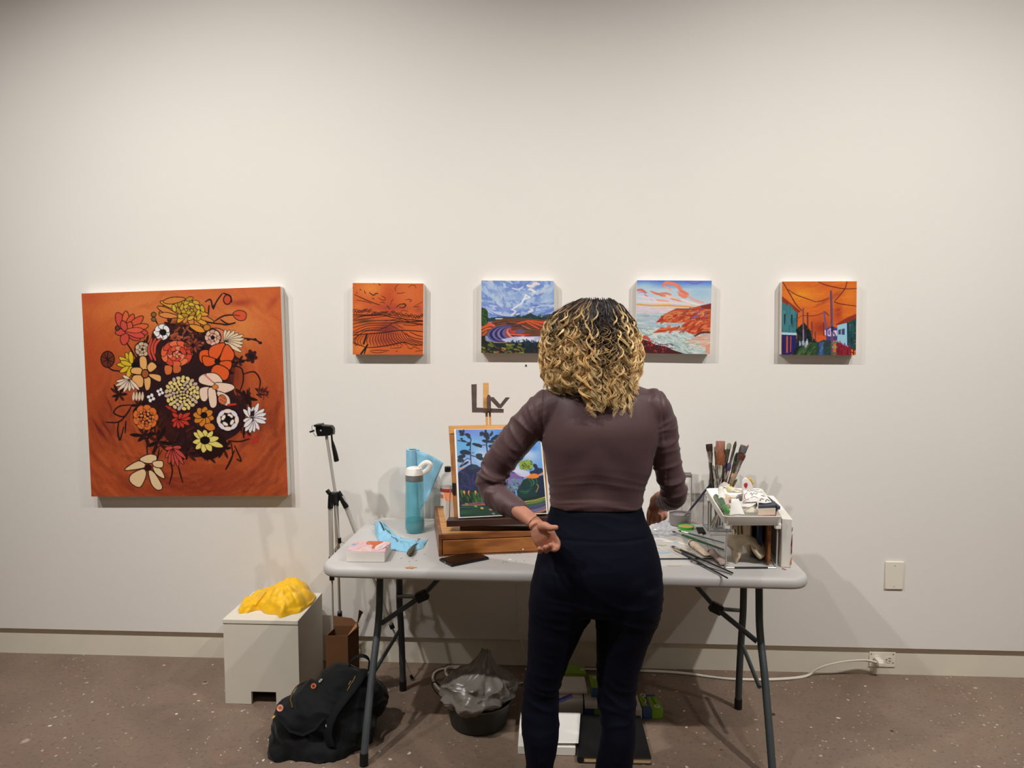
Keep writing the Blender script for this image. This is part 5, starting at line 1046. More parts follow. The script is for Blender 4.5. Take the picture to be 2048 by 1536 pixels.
m_.hexa([eb(w0, .0, .001), eb(EL-w0, .0, .001), eb(EL-w0, ED-w0, .001), eb(w0, ED-w0, .001)], [eb(w0, .0, .006), eb(EL-w0, .0, .006), eb(EL-w0, ED-w0, .006), eb(w0, ED-w0, .006)])
m_.build('box_frame', M_w1, t, bevel=.0015)
m_ = MB(); m_.hexa([eb(w0, .0165, .078), eb(EL-w0, .0165, .078), eb(EL-w0, ED-w0, .078), eb(w0, ED-w0, .078)], [eb(w0, .0165, EH-.003), eb(EL-w0, .0165, EH-.003), eb(EL-w0, ED-w0, EH-.003), eb(w0, ED-w0, EH-.003)]); m_.build('top_panel', M_w2, t)
m_ = MB(); m_.hexa([eb(w0+.003, -.002, .008), eb(EL-w0-.003, -.002, .008), eb(EL-w0-.003, ED*.8, .008), eb(w0+.003, ED*.8, .008)], [eb(w0+.003, -.002, .065), eb(EL-w0-.003, -.002, .065), eb(EL-w0-.003, ED*.8, .065), eb(w0+.003, ED*.8, .065)])
dr = m_.build('drawer', M_w4, t, bevel=.002)
for px_, py_, s_ in ((1033, 1093, .006), (1046, 1099, .003)):
    p = at_y(px_, py_, eb(.35, -.0026, 0)[1]-.004); m_ = MB(); m_.prism([p+V(s_*math.cos(a_)*(1+.4*math.sin(3*a_)), 0, s_*math.sin(a_)) for a_ in np.linspace(0, 2*PI, 9, endpoint=False)], (0, .003, 0)); m_.build('paint_drip', M_paper, dr)
# board leaning back, canvas, ledge
yb = -.565; lean = .115
def leanp(px, py, dy=0): # plane through ledge line leaning back with height
    y = yb
    for _ in range(6): p = at_y(px, py, y+dy); y = yb+lean*(p[2]-.865)/.37
    return at_y(px, py, y+dy)
cT = [leanp(908, 858.5), leanp(1081.5, 857), leanp(1096, 1028), leanp(916, 1037)]
bT = [leanp(897, 851.5, .034), leanp(1086, 848, .034), leanp(1098, 1041, .034), leanp(909, 1048, .034)]
off = V(0, .012, -.003)
bo = MB().hexa([bT[3], bT[2], bT[2]+off, bT[3]+off], [bT[0], bT[1], bT[1]+off, bT[0]+off]).build('back_board', M_w5, t, bevel=.002)
m_ = MB(); off2 = V(0, -.0035, 0)
def quadpx(pts, dy): return [leanp(x, y, dy) for x, y in pts]
q = quadpx([(898, 852), (1085, 849), (1086, 863), (899, 867)], .0338); m_.hexa([q[3]+off2, q[2]+off2, q[2], q[3]], [q[0]+off2, q[1]+off2, q[1], q[0]]); m_.build('top_rail', M_w2, bo)
off2 = V(0, -.006, 0); m_ = MB(); q = quadpx([(904.5, 966), (911, 966), (911, 988), (905, 988)], .033); m_.hexa([q[3]+off2, q[2]+off2, q[2], q[3]], [q[0]+off2, q[1]+off2, q[1], q[0]]); m_.build('hinge', M_black, bo)
lg = MB(); l0 = leanp(893, 1041, -.015); l1 = leanp(1098, 1034, -.015); zf = TZ+EH+.0; dv = V(0, .055, 0); bz = V(0, 0, -.027)
lg.hexa([l0+bz, l1+bz, l1+dv+bz, l0+dv+bz], [l0, l1, l1+dv, l0+dv]); lg.build('ledge', M_w3, t, bevel=.002)
m_ = MB(); m_.tube([l0+V(.008, .02, -.01), leanp(901, 973, .02)], .0022, 8); m_.build('strut', M_metal, t)
m_ = MB(); s0 = l0+V(.05, .03, -.028); m_.hexa([V(s0[0], s0[1], TZ+EH-.0015), V(l1[0]-.04, l1[1]+.03, TZ+EH-.0015), V(l1[0]-.04, l1[1]+.06, TZ+EH-.0015), V(s0[0], s0[1]+.03, TZ+EH-.0015)], [s0, V(l1[0]-.04, l1[1]+.03, s0[2]), V(l1[0]-.04, l1[1]+.06, s0[2]), s0+V(0, .03, 0)]); m_.build('ledge_support', M_w3, t)
# mast
my_ = .055
def mast(px0, px1, py0, py1, dy=my_, th=.008):
    m = MB(); q = [leanp(px0, py0, dy), leanp(px1, py0, dy), leanp(px1+(2 if py1 > 840 else 0), py1, dy), leanp(px0+(2 if py1 > 840 else 0), py1, dy)]; o = V(0, th, 0)
    return m.hexa([q[3], q[2], q[2]+o, q[3]+o], [q[0], q[1], q[1]+o, q[0]+o])
mast(966, 977, 766, 826, my_-.004, .012).build('mast_head', M_w2, t, bevel=.001)
mast(970.5, 975, 815, 900).build('mast_slat', M_w2, t); mast(977.5, 981.5, 822, 900).build('mast_slat', M_w2, t)
m_ = MB()
def plate(pts, dy, th, m): q = [leanp(x, y, dy) for x, y in pts]; m.prism(q, (0, th, 0))
plate([(942.5, 769), (953, 768.5), (953, 815.5), (1007.3, 818.5), (1007, 825.8), (944, 825)], .036, .012, m_); m_.build('clamp_bracket', M_w3, t, bevel=.001)
m_ = MB(); plate([(973.7, 794), (975.5, 789.5), (979, 790), (981.5, 794.5), (987, 794.5), (1000, 809), (1011, 795), (1020, 795), (1002, 817), (996, 816), (981.5, 801), (981.8, 817), (973.7, 817)], .026, .009, m_); m_.build('top_clamp', M_w3, t, bevel=.001)
p = leanp(976, 819, .026); MB().tube([p, p+V(0, -.012, 0)], [.0085, .0075], 18).build('brass_screw', mat('brass', (214, 180, 112), rough=.3, metal=1), t)

# canvas on the easel
t = thing('easel_canvas', 'canvas on the easel painted with dark pine trees, purple hills and green fields', 'painting', cT[3])
off = V(0, .02, -.004)
MB().hexa([cT[3], cT[2], cT[2]+off, cT[3]+off], [cT[0], cT[1], cT[1]+off, cT[0]+off]).build('stretched_canvas', M_cvs, t, bevel=.002)
a = Art([(908, 858.5), (1081.5, 857), (1096, 1028), (916, 1037)], 240, 250, (110, 160, 216), 31); a.frame(880, 840, 6.678)
for g in [(300, 350, 160, 160, (90, 168, 214), .8), (330, 150, 150, 50, (120, 120, 210), .8), (520, 180, 120, 90, (120, 140, 214), .7), (440, 300, 90, 60, (120, 180, 226), .7), (560, 500, 120, 160, (200, 206, 226), .8), (320, 560, 140, 60, (180, 190, 220), .8), (1200, 450, 140, 120, (190, 206, 232), .9), (1250, 370, 80, 60, (70, 130, 210), .8), (1050, 660, 130, 80, (206, 206, 226), .95), (900, 180, 200, 80, (70, 120, 210), .8)]: a.glow(*g)
NV = (38, 48, 66); GN = (40, 62, 72)
a.poly([(215, 720), (300, 650), (420, 590), (520, 630), (600, 640), (760, 700), (900, 760), (1000, 900), (1000, 1300), (240, 1300), (225, 900)], (44, 46, 82), smooth=True)
a.glow(300, 820, 120, 90, (36, 44, 76), .8); a.glow(560, 780, 100, 80, (50, 50, 90), .7); a.poly([(400, 600), (480, 600), (520, 640), (400, 660)], (44, 66, 76), smooth=True); a.line([(245, 650), (300, 640)], 20, (214, 140, 80)); a.line([(560, 610), (630, 620)], 14, (180, 120, 70))
a.dabs(240, 700, 620, 960, [(34, 40, 70), (58, 52, 100), (30, 50, 70)], 60, 90, 26, 60, 40, a=.7)
for p, w_ in [([(410, 640), (400, 500), (395, 400), (400, 300), (400, 240), (330, 200), (300, 180)], 14), ([(400, 300), (300, 290), (215, 270)], 10), ([(400, 470), (470, 490), (540, 500)], 12), ([(400, 530), (340, 520), (240, 630)], 10), ([(640, 480), (625, 330), (620, 240), (600, 160)], 16), ([(620, 330), (520, 340), (440, 320)], 10), ([(630, 290), (720, 260), (800, 220)], 12), ([(400, 380), (360, 420)], 10), ([(400, 440), (450, 435)], 8), ([(630, 250), (680, 200)], 10), ([(640, 420), (690, 400)], 10), ([(620, 200), (560, 150)], 10)]: a.line(p, w_, (52, 40, 62), smooth=True, taper=.2)
for x, y, rx, ry, an in [(265, 160, 36, 24, 30), (300, 150, 16, 30, 0), (275, 195, 34, 18, 0), (360, 200, 40, 24, 20), (375, 225, 30, 20, 40), (270, 250, 22, 12, 0), (300, 280, 40, 14, 15), (230, 272, 20, 6, 0), (370, 325, 36, 22, -20), (500, 335, 60, 22, 10), (450, 320, 30, 16, 0), (530, 350, 36, 16, 20), (310, 430, 66, 34, 0), (360, 440, 40, 26, 10), (270, 490, 60, 26, -10), (255, 540, 50, 30, 0), (330, 580, 50, 16, -30), (280, 610, 40, 10, -35), (520, 470, 50, 24, 0), (540, 510, 46, 30, 20), (520, 500, 40, 26, 0), (560, 180, 34, 22, 20), (550, 200, 26, 14, 0), (610, 160, 18, 34, 10), (620, 200, 40, 40, 0), (640, 240, 30, 24, 0), (690, 190, 36, 18, -50), (700, 170, 14, 26, 20), (600, 280, 40, 20, 10), (640, 285, 36, 20, 0), (740, 240, 60, 24, -20), (770, 215, 40, 20, -10), (700, 290, 40, 16, -10), (690, 350, 40, 22, 0), (700, 400, 30, 20, 0), (800, 250, 30, 20, 0)]: a.ell(x, y, rx, ry, NV if (x+y) % 3 else GN, an)
a.dabs(220, 130, 560, 560, [GN, (56, 84, 92)], 26, 30, 10, 20, 60, a=.8, mask=lambda x, y: any((x-q[0])**2+(y-q[1])**2 < 900 for q in [(360, 210), (310, 430), (530, 490), (270, 170), (500, 340), (260, 520)]))
a.ell(640, 455, 14, 10, (214, 208, 226))
a.poly([(880, 800), (950, 700), (1040, 720), (1130, 780), (1100, 900), (900, 900)], (120, 92, 156), smooth=True); a.line([(940, 690), (1050, 720), (1130, 775)], 16, (80, 60, 110), smooth=True)
a.poly([(900, 800), (1000, 790), (1120, 800), (1150, 870), (1060, 950), (950, 900)], (106, 130, 156), smooth=True); a.dabs(900, 790, 1140, 960, [(60, 70, 100), (130, 110, 170), (90, 130, 130), (120, 150, 170)], 40, 50, 22, 40, 60)
a.poly([(1040, 960), (1130, 800), (1240, 760), (1440, 740), (1440, 1030), (1060, 1070)], (30, 58, 58), smooth=False); 
for i in range(7): a.line([(1080+i*8, 960-i*4), (1180+i*10, 980-i*12), (1240+i*14, 860-i*4), (1200+i*20, 790)], 14, [(50, 100, 64), (24, 50, 60), (60, 116, 80), (36, 78, 66), (30, 40, 66), (54, 100, 76), (26, 44, 56)][i], smooth=True)
a.poly([(1330, 760), (1440, 720), (1440, 1010), (1300, 1020), (1350, 900)], (34, 44, 66), smooth=False); a.line([(1310, 860), (1330, 900), (1300, 970)], 8, (206, 150, 80), smooth=True)
a.poly([(1210, 700), (1280, 660), (1250, 600), (1300, 590), (1330, 640), (1380, 650), (1390, 700), (1320, 740), (1230, 750)], (40, 50, 76), smooth=True); a.poly([(1075, 600), (1090, 550), (1140, 545), (1180, 530), (1240, 560), (1260, 620), (1200, 670), (1100, 660)], (132, 156, 60), smooth=True)
a.dabs(1080, 545, 1250, 660, [(150, 176, 70), (110, 130, 50), (40, 50, 50)], 30, 26, 14, 0, 90); a.line([(1140, 580), (1200, 640), (1230, 680)], 8, (40, 40, 50)); a.poly([(1150, 770), (1200, 730), (1300, 720), (1340, 760), (1270, 785)], (222, 128, 56), smooth=True); a.line([(1340, 735), (1390, 710)], 18, (222, 130, 60)); a.poly([(1000, 690), (1060, 660), (1210, 700), (1200, 750), (1100, 760)], (206, 204, 226), .8, smooth=True)
a.poly([(240, 940), (620, 960), (1060, 1060), (1450, 1010), (1460, 1300), (250, 1320)], (34, 46, 44))
for x in (305, 375, 470, 560): a.poly([(x-14, 960), (x+8, 955), (x+24, 1040), (x+4, 1070), (x-10, 1010)], (232, 140, 82), smooth=True)
a.dabs(260, 980, 640, 1120, [(44, 84, 40), (26, 46, 40), (70, 110, 50)], 60, 70, 20, 75, 15); a.line([(270, 1150), (500, 1120), (700, 1135)], 18, (130, 80, 120), smooth=True); a.line([(280, 1155), (640, 1140)], 9, (220, 120, 80), smooth=True)
for i in range(26): y = 1165+i*6; a.line([(260, y+rg.uniform(-6, 6)), (560, y-8), (900, y-14+i)], 14, [(34, 66, 50), (30, 44, 70), (60, 96, 54), (26, 36, 44), (50, 100, 70)][i % 5], .85, smooth=True)
for x, y, c in [(560, 1190, (206, 196, 70)), (740, 1175, (200, 130, 80)), (470, 1165, (120, 160, 70)), (680, 1210, (190, 120, 90)), (340, 1130, (100, 150, 70)), (720, 1265, (150, 130, 130))]: a.ell(x, y, 24, 12, c, 10)
for i, (y, c) in enumerate([(1080, (176, 180, 70)), (1110, (130, 150, 80)), (1140, (60, 110, 80)), (1165, (100, 80, 140)), (1190, (60, 90, 90)), (1210, (150, 110, 170)), (1235, (110, 130, 150)), (1255, (220, 130, 80))]): a.line([(1120, y+30), (1300, y), (1460, y-50)], 24, c, smooth=True, taper=.1); a.line([(1120, y+42), (1460, y-38)], 6, (40, 46, 60))
a.grain(3)
e3 = V(0, -.0006, 0); bil = lambda u, v: (cT[0]*(1-u)+cT[1]*u)*(1-v)+(cT[3]*(1-u)+cT[2]*u)*v+e3
a.sheet('painted_face', [bil(.022, .003), bil(.985, .003), bil(.985, .985), bil(.022, .985)], M_art, t)

# orange and white canvas block on the left of the easel board
b0 = at_z(891, 1042, TZ+EH+.001); t = thing('canvas_block', 'small orange-and-white canvas block standing on the easel box behind the board', 'canvas', b0)
u_ = diry; s_ = dirx*.05; zt_ = V(0, 0, .085)
P_ = [b0, b0+s_, b0+s_+u_*.16, b0+u_*.16]
MB().hexa(P_, [p+zt_*(1 if i in (0, 1) else 1.0) for i, p in enumerate(P_)]).build('block', M_cvs, t, bevel=.0015)
e4 = zt_+V(0, 0, .0006); aa = Art([(0, 0), (100, 0), (100, 100), (0, 100)], 30, 60, (224, 124, 56), 3); aa.glow(50, 70, 50, 20, (232, 170, 110), .8); aa.dabs(0, 0, 100, 100, [(232, 150, 80), (206, 100, 46)], 20, 30, 8, 80, 20)
aa.sheet('painted_face', [P_[3]+e4, P_[2]+e4, P_[1]+e4, P_[0]+e4], M_art, t)

# phone
q = [T(878, 1122), T(903, 1134.5), T(978, 1119), T(952, 1108)]; q[3] = q[2]+(q[0]-q[1]); q = [p+V(0, 0, .001) for p in q]
t = thing('phone', 'black phone lying on the table in front of the wooden easel box', 'phone', q[0])
m_ = MB(); hz = V(0, 0, .009); m_.hexa([q[0], q[1], q[2], q[3]], [p+hz for p in q]); m_.build('phone_body', mat('phone_case', (26, 23, 21), rough=.35), t, bevel=.003, bseg=3)
c = sum(q)/4; qs = [c+(p-c)*.93+V(0, 0, .0096) for p in q]; MB().prism(qs, (0, 0, .0006)).build('screen', mat('phone_glass', (10, 10, 12), rough=.08, spec=.7), t)
m_ = MB(); p = q[0]+(q[1]-q[0])*.5+V(0, 0, .0045); dd = (q[0]-q[3]); dd /= np.linalg.norm(dd); m_.tube([p-dd*.001, p+dd*.0012], .003, 10, flat=(1, 2)); m_.build('port', M_metal, t)
# ================================================================ table, right half
HN = lambda c: mat('h_%d_%d_%d' % c, c, rough=.4, var=.35, vscale=60, coat=.2)
M_fer = mat('ferrule', (190, 188, 182), rough=.25, metal=1, var=.25, vscale=60); M_ferg = mat('ferrule_brass', (190, 156, 90), rough=.3, metal=1)
def brush(base, tip, kind, hc_, bc, w=.010, fl=.03, bl=.03, label='', group=None, hr=.0042, fer=None, stain=None, cat='paint brush'):
    """brush from handle end to bristle tip (world points); kind: flat, round, mop, filbert"""
    base = Vector(tuple(base)); tip = Vector(tuple(tip)); d = tip-base; L = d.length; rot = aim_rot(d)
    t = thing('paint_brush', label, cat, base, group, rot=rot, local=True)
    h = L-fl-bl; MB().lathe([(hr*.35, 0), (hr*.6, .004), (hr*.75, h*.25), (hr, h*.72), (hr*1.05, h*.88), (hr*.85, h)], n=12).build('handle', HN(hc_), t)
    sy = .42 if kind in ('flat', 'filbert') else 1
    m = MB(); m.tube([(0, 0, h-.002), (0, 0, h+fl*.35), (0, 0, h+fl)], [(hr*.9, hr*.9), (lerp(hr, w/2, .6), lerp(hr, w/2*sy, .6)), (w/2, w/2*sy)], 14, up=(1, 0, 0)); m.build('ferrule', fer or M_fer, t)
    z = h+fl; m = MB()
    if kind == 'flat': sec = [(w*.5, w*.2, 0), (w*.56, w*.19, bl*.5), (w*.54, w*.10, bl*.95), (w*.5, w*.04, bl)]
    elif kind == 'filbert': sec = [(w*.5, w*.2, 0), (w*.56, w*.2, bl*.45), (w*.48, w*.12, bl*.8), (w*.22, w*.04, bl)]
    elif kind == 'mop': sec = [(w*.5, w*.5, 0), (w*.62, w*.6, bl*.35), (w*.5, w*.45, bl*.75), (w*.12, w*.1, bl)]
    else: sec = [(w*.46, w*.46, 0), (w*.5, w*.5, bl*.4), (w*.3, w*.3, bl*.8), (w*.05, w*.05, bl)]
    m.tube([(0, 0, z+s[2]) for s in sec], [(s[0], s[1]) for s in sec], 18, up=(1, 0, 0))
    m.build('bristles', mat('b_%d_%d_%d' % bc, bc, rough=.75, var=.3, vscale=25, stretch=(9, 9, 1), bump=.6, bscale=120), t)
    if stain: MB().lathe([(w*.52, z-fl*.5), (w*.53, z-fl*.2)], n=14).build('paint_ring', HN(stain), t) if kind in ('round', 'mop') else None
    return t
# clear acrylic box and its brushes
bxF = at_y(1416, 1062, -.20); ax0, ay0, aw, ad, ah = bxF[0], -.20, .125, .11, .145
t = thing('brush_box', 'clear acrylic box holding upright paint brushes behind the tray stand', 'box', (ax0+aw/2, ay0+ad/2, TZ))
M_acr = mat('acrylic', (205, 208, 210), rough=.06, alpha=.12, spec=.7); m_ = MB(); th = .003
for cx_, cy_, sx, sy in ((aw/2, th/2, aw, th), (aw/2, ad-th/2, aw, th), (th/2, ad/2, th, ad-2*th), (aw-th/2, ad/2, th, ad-2*th)): m_.box((ax0+cx_, ay0+cy_, TZ+ah/2+.001), (sx, sy, ah))
m_.box((ax0+aw/2, ay0+ad/2, TZ+.003), (aw-.006, ad-.006, .004)); m_.build('acrylic_walls', M_acr, t)
m_ = MB(); 
for (x, y) in ((0, 0), (aw, 0), (0, ad), (aw, ad)): m_.rod(V(ax0+x, ay0+y, TZ+.001), V(ax0+x, ay0+y, TZ+ah), .0016, 6)
for z in (TZ+.003, TZ+ah): m_.tube([V(ax0, ay0, z), V(ax0+aw, ay0, z), V(ax0+aw, ay0+ad, z), V(ax0, ay0+ad, z)], .0018, 6, closed=True)
m_.build('box_edges', mat('acrylic_edge', (120, 126, 130), rough=.2, alpha=.75), t)
G1 = 'brushes standing in the clear box'
spec_ = [ # tip px,py, depth, base u(0..1) in box x, base v, kind, handle, bristle, w, fl, bl, label
 (1418, 888, -.17, .35, .3, 'flat', (60, 46, 40), (46, 22, 20), .027, .05, .032, 'flat brush with square dark maroon bristles at the left of the box'),
 (1441, 882, -.13, .45, .7, 'flat', (120, 110, 100), (160, 108, 90), .038, .03, .055, 'broad flat brush with pinkish-tan bristles, tallest at the left'),
 (1442, 899, -.18, .30, .25, 'mop', (60, 50, 40), (134, 76, 44), .034, .085, .068, 'fat mop brush with russet domed bristles and long silver ferrule'),
 (1459, 886, -.15, .28, .5, 'filbert', (96, 84, 80), (150, 152, 128), .019, .09, .028, 'brush with rounded pale grey-green bristles, middle of the box'),
 (1472, 882, -.16, .22, .4, 'round', (58, 44, 62), (62, 54, 42), .014, .07, .034, 'slim round brush with dark olive tip, highest of the box'),
 (1489, 891, -.14, .25, .6, 'flat', (150, 130, 80), (96, 92, 92), .032, .045, .034, 'flat brush with worn blue-grey bristles at the right of the box'),
 (1486, 909, -.19, .10, .25, 'flat', (176, 140, 96), (92, 40, 26), .026, .062, .027, 'flat brush with reddish-brown bristles and pale paint-caked ferrule'),
 (1497, 889, -.12, .30, .75, 'round', (150, 60, 60), (176, 110, 104), .008, .09, .014, 'thin brush with pink tip at the far right of the box'),
 (1453, 899, -.12, .55, .8, 'flat', (70, 60, 50), (96, 84, 60), .016, .04, .024, 'small flat brush with mossy bristles between the taller brushes'),
 (1430, 893, -.11, .60, .85, 'filbert', (90, 90, 80), (196, 184, 140), .012, .04, .022, 'brush with straw-yellow tip half hidden behind the maroon one'),
 (1474, 958, -.165, .05, .55, 'round', (86, 128, 66), (86, 128, 66), .010, .02, .012, 'green-handled brush leaning right, low in the box'),
 (1460, 924, -.175, .18, .35, 'mop', (70, 50, 70), (70, 56, 92), .018, .045, .04, 'dark violet paint-stained brush, middle of the box'),
 (1450, 935, -.185, .70, .2, 'round', (110, 70, 60), (96, 66, 70), .009, .03, .02, 'short brush with dull mauve tip between the silver ferrules'),
 (1421, 905, -.12, .15, .8, 'flat', (80, 76, 70), (40, 34, 36), .02, .07, .02, 'brush with charcoal bristles just behind the maroon flat brush'),
 (1476, 905, -.11, .4, .9, 'filbert', (196, 150, 100), (84, 110, 112), .02, .05, .04, 'brush with teal-stained bristles behind the blue-grey one'),
 (1426, 930, -.185, .62, .12, 'round', (150, 146, 140), (120, 112, 100), .012, .08, .02, 'silver-ferruled brush with taupe tip, low at the left front of the box'),
 (1434, 948, -.185, .80, .1, 'round', (90, 84, 76), (96, 84, 70), .012, .06, .02, 'short brush with brownish-grey tip just above the tray corner'),
 (1466, 946, -.185, .15, .1, 'round', (196, 176, 150), (190, 150, 150), .011, .06, .02, 'pale-handled brush with pinkish tip at the front of the box'),
 (1480, 930, -.175, .12, .3, 'filbert', (206, 170, 110), (206, 196, 176), .014, .06, .02, 'natural wood brush with off-white tip leaning right'),
 (1447, 915, -.10, .7, .9, 'round', (44, 60, 100), (60, 70, 110), .012, .05, .03, 'brush with dusky blue tip standing at the back of the box'),
 (1419, 958, -.115, .05, .9, 'round', (150, 120, 50), (170, 140, 60), .008, .02, .012, 'short mustard-coloured brush peeking over the left side of the box'),
]
for px_, py_, dy_, bu, bv, kd, hcx, bcx, w_, fl, bl_, lab in spec_:
    brush(V(ax0+.014+bu*(aw-.028), ay0+.014+bv*(ad-.028), TZ+.007), at_y(px_, py_, dy_), kd, hcx, bcx, w_, fl, bl_, lab, G1, hr=.0058)

# grey brush washer with coil handle
cx_, cy_ = T(1360, 1049)[:2]; cr = .0485; ctop = at_y(1360, 1027, cy_)[2]
t = thing('brush_washer', 'grey metal brush washing cup with wire coil handle above it', 'cup', (cx_, cy_, TZ))
M_cup = mat('cup_metal', (150, 146, 146), rough=.4, metal=.7)
MB().lathe([(cr*.94, TZ+.001), (cr, TZ+.004), (cr, ctop), (cr*1.03, ctop+.002), (cr*.97, ctop+.001), (cr*.96, TZ+.02), (.001, TZ+.02)], (cx_, cy_, 0), 40, cap=False).build('cup_body', M_cup, t)
MB().lathe([(.0005, ctop-.008), (cr*.955, ctop-.008)], (cx_, cy_, 0), 36, cap=False).build('dirty_water', mat('murky_water', (150, 140, 146), rough=.1), t)
zc = at_y(1383, 951, cy_)[2]
for s in (-1, 1): MB().tube(catmull([V(cx_+s*cr, cy_, ctop-.03), V(cx_+s*cr, cy_, zc-.01), V(cx_+s*cr*.96, cy_, zc)], 4), .0018, 8).build('wire', M_metal, t)
n_ = 22; MB().tube([V(cx_-cr*.96+2*cr*.96*i/(n_*10), cy_+.011*math.cos(i*.2*PI), zc+.001+.011*math.sin(i*.2*PI)) for i in range(n_*10+1)], .0014, 5).build('coil', M_metal, t)
MB().rod(V(cx_-cr*.96, cy_, zc+.0122), V(cx_+cr*.96, cy_, zc+.0122), .0015, 6).build('coil_bar', M_metal, t)
brush(at_y(1450, 932, -.16), V(cx_+.012, cy_-.014, TZ+.033), 'round', (52, 52, 66), (60, 60, 74), .009, .03, .02, 'slate-blue handled brush standing slanted in the grey washing cup', hr=.0052)

brush(P3(1313, 1018, -.875), T(1284, 1072, TZ+.012), 'round', (40, 36, 36), (60, 50, 46), .008, .025, .018, 'thin dark brush held in the right hand, pointing down at the palette', hr=.0036)
# green dish
g = T(1372, 1060); t = thing('sponge_dish', 'round bright green dish filled with tan wax beside the washing cup', 'dish', (g[0], g[1], TZ))
MB().lathe([(.026, TZ+.001), (.031, TZ+.004), (.036, TZ+.019), (.034, TZ+.020), (.030, TZ+.016), (.001, TZ+.015)], g*V(1, 1, 0), 40, cap=False).build('dish_body', mat('green_plastic', (70, 186, 50), rough=.35), t)
MB().lathe([(.0005, TZ+.018), (.025, TZ+.018), (.0315, TZ+.0168)], g*V(1, 1, 0), 36, cap=False).build('filling', mat('tan_wax', (206, 172, 110), rough=.6, var=.1), t)
q = [T(1396.6, 1070.5), T(1411, 1069), T(1406, 1059.5), T(1392, 1059.5)]
solo(MB().hexa([p+V(0, 0, .001) for p in q], [p+V(0, 0, .012) for p in q]), 'sponge', mat('charcoal_sponge', (36, 32, 32), rough=.9, bump=.6, bscale=300), 'flat charcoal square lying between the green dish and the clear box', 'sponge', bevel=.001)

# palette
pq = [T(1265, 1059), T(1400, 1059), T(1424, 1119), T(1262, 1120)]
t = thing('palette', 'flat glass palette smeared with blue, cream, yellow and red paint', 'palette', pq[3])
MB().hexa([pq[3]+V(0, 0, .001), pq[2]+V(0, 0, .001), pq[1]+V(0, 0, .001), pq[0]+V(0, 0, .001)], [pq[3]+V(0, 0, .006), pq[2]+V(0, 0, .006), pq[1]+V(0, 0, .006), pq[0]+V(0, 0, .006)]).build('glass_slab', mat('dark_edge', (38, 42, 46), rough=.2), t, bevel=.001)
a = Art([(1265, 1059), (1400, 1059), (1424, 1119), (1262, 1120)], 170, 260, (186, 182, 178), 41); a.frame(1300, 1030, 10.972)
a.dabs(-400, 320, 1300, 980, [(206, 200, 190), (170, 176, 184), (196, 180, 160), (150, 164, 176)], 120, 160, 46, 5, 25, a=.6)
for p, w_, c in [([(120, 540), (300, 560), (500, 620)], 70, (232, 222, 206)), ([(-200, 560), (0, 600), (150, 540)], 80, (220, 206, 190)), ([(300, 600), (420, 610)], 60, (230, 224, 214)), ([(400, 450), (520, 450), (640, 440)], 50, (70, 110, 190)), ([(470, 490), (520, 500)], 24, (150, 190, 226)), ([(420, 550), (520, 560), (590, 560)], 46, (214, 96, 70)), ([(300, 500), (480, 520), (860, 560)], 26, (160, 170, 120)), ([(190, 690), (280, 700), (360, 690)], 66, (150, 136, 60)), ([(320, 760), (380, 770)], 50, (226, 214, 50)), ([(220, 860), (300, 870), (420, 850)], 110, (126, 170, 196)), ([(500, 640), (600, 640)], 50, (120, 160, 196)), ([(640, 620), (740, 660), (860, 680)], 70, (232, 214, 190)), ([(420, 920), (560, 900), (700, 880)], 20, (206, 160, 150)), ([(660, 760), (800, 760), (900, 800)], 80, (170, 170, 140)), ([(900, 860), (1000, 900)], 60, (120, 120, 110)), ([(60, 340), (200, 360)], 50, (150, 160, 180)), ([(-200, 800), (60, 780)], 90, (200, 120, 90)), ([(-260, 420), (-60, 440)], 80, (90, 120, 170)), ([(-100, 920), (140, 930)], 60, (214, 200, 180))]: a.line(p, w_, c, .95, smooth=True, taper=.3)
a.sheet('paint_film', [pq[0]+V(0, 0, .0066), pq[1]+V(0, 0, .0066), pq[2]+V(0, 0, .0066), pq[3]+V(0, 0, .0066)], attr_mat('wet_paint', rough=.25, spec=.5, bump=.5, bscale=120, coat=.3), t)
# brushes lying across the palette
def lying(h, tip, zh, zt, *a_, **k): return brush(T(*h, TZ+zh), T(*tip, TZ+zt), *a_, **k)
lying((1448, 1099.5), (1344, 1062), .009, .022, 'filbert', (30, 84, 50), (44, 48, 64), .012, .035, .022, 'green-handled brush lying across the palette, dark blue bristles, nearest the green dish', hr=.0052)
lying((1449, 1086), (1356, 1061), .007, .028, 'round', (44, 72, 76), (40, 84, 60), .007, .03, .016, 'thin teal-handled brush lying furthest back over the palette', hr=.0034)
lying((1466.5, 1146.5), (1344, 1092), .006, .013, 'flat', (24, 22, 22), (70, 62, 74), .015, .032, .022, 'black-handled flat brush with grey bristles, its end reaching the front of the wire stand', hr=.0048)
lying((1455.8, 1156.5), (1349, 1098), .006, .011, 'filbert', (24, 22, 24), (196, 150, 60), .012, .034, .02, 'black-handled brush with ochre on its bristles, its end nearest the table edge', hr=.0048)
lying((1464, 1149.5), (1380, 1122), .004, .005, 'round', (50, 46, 46), (60, 50, 46), .004, .02, .012, 'very thin dark brush lying between the two black-handled brushes', hr=.0022)
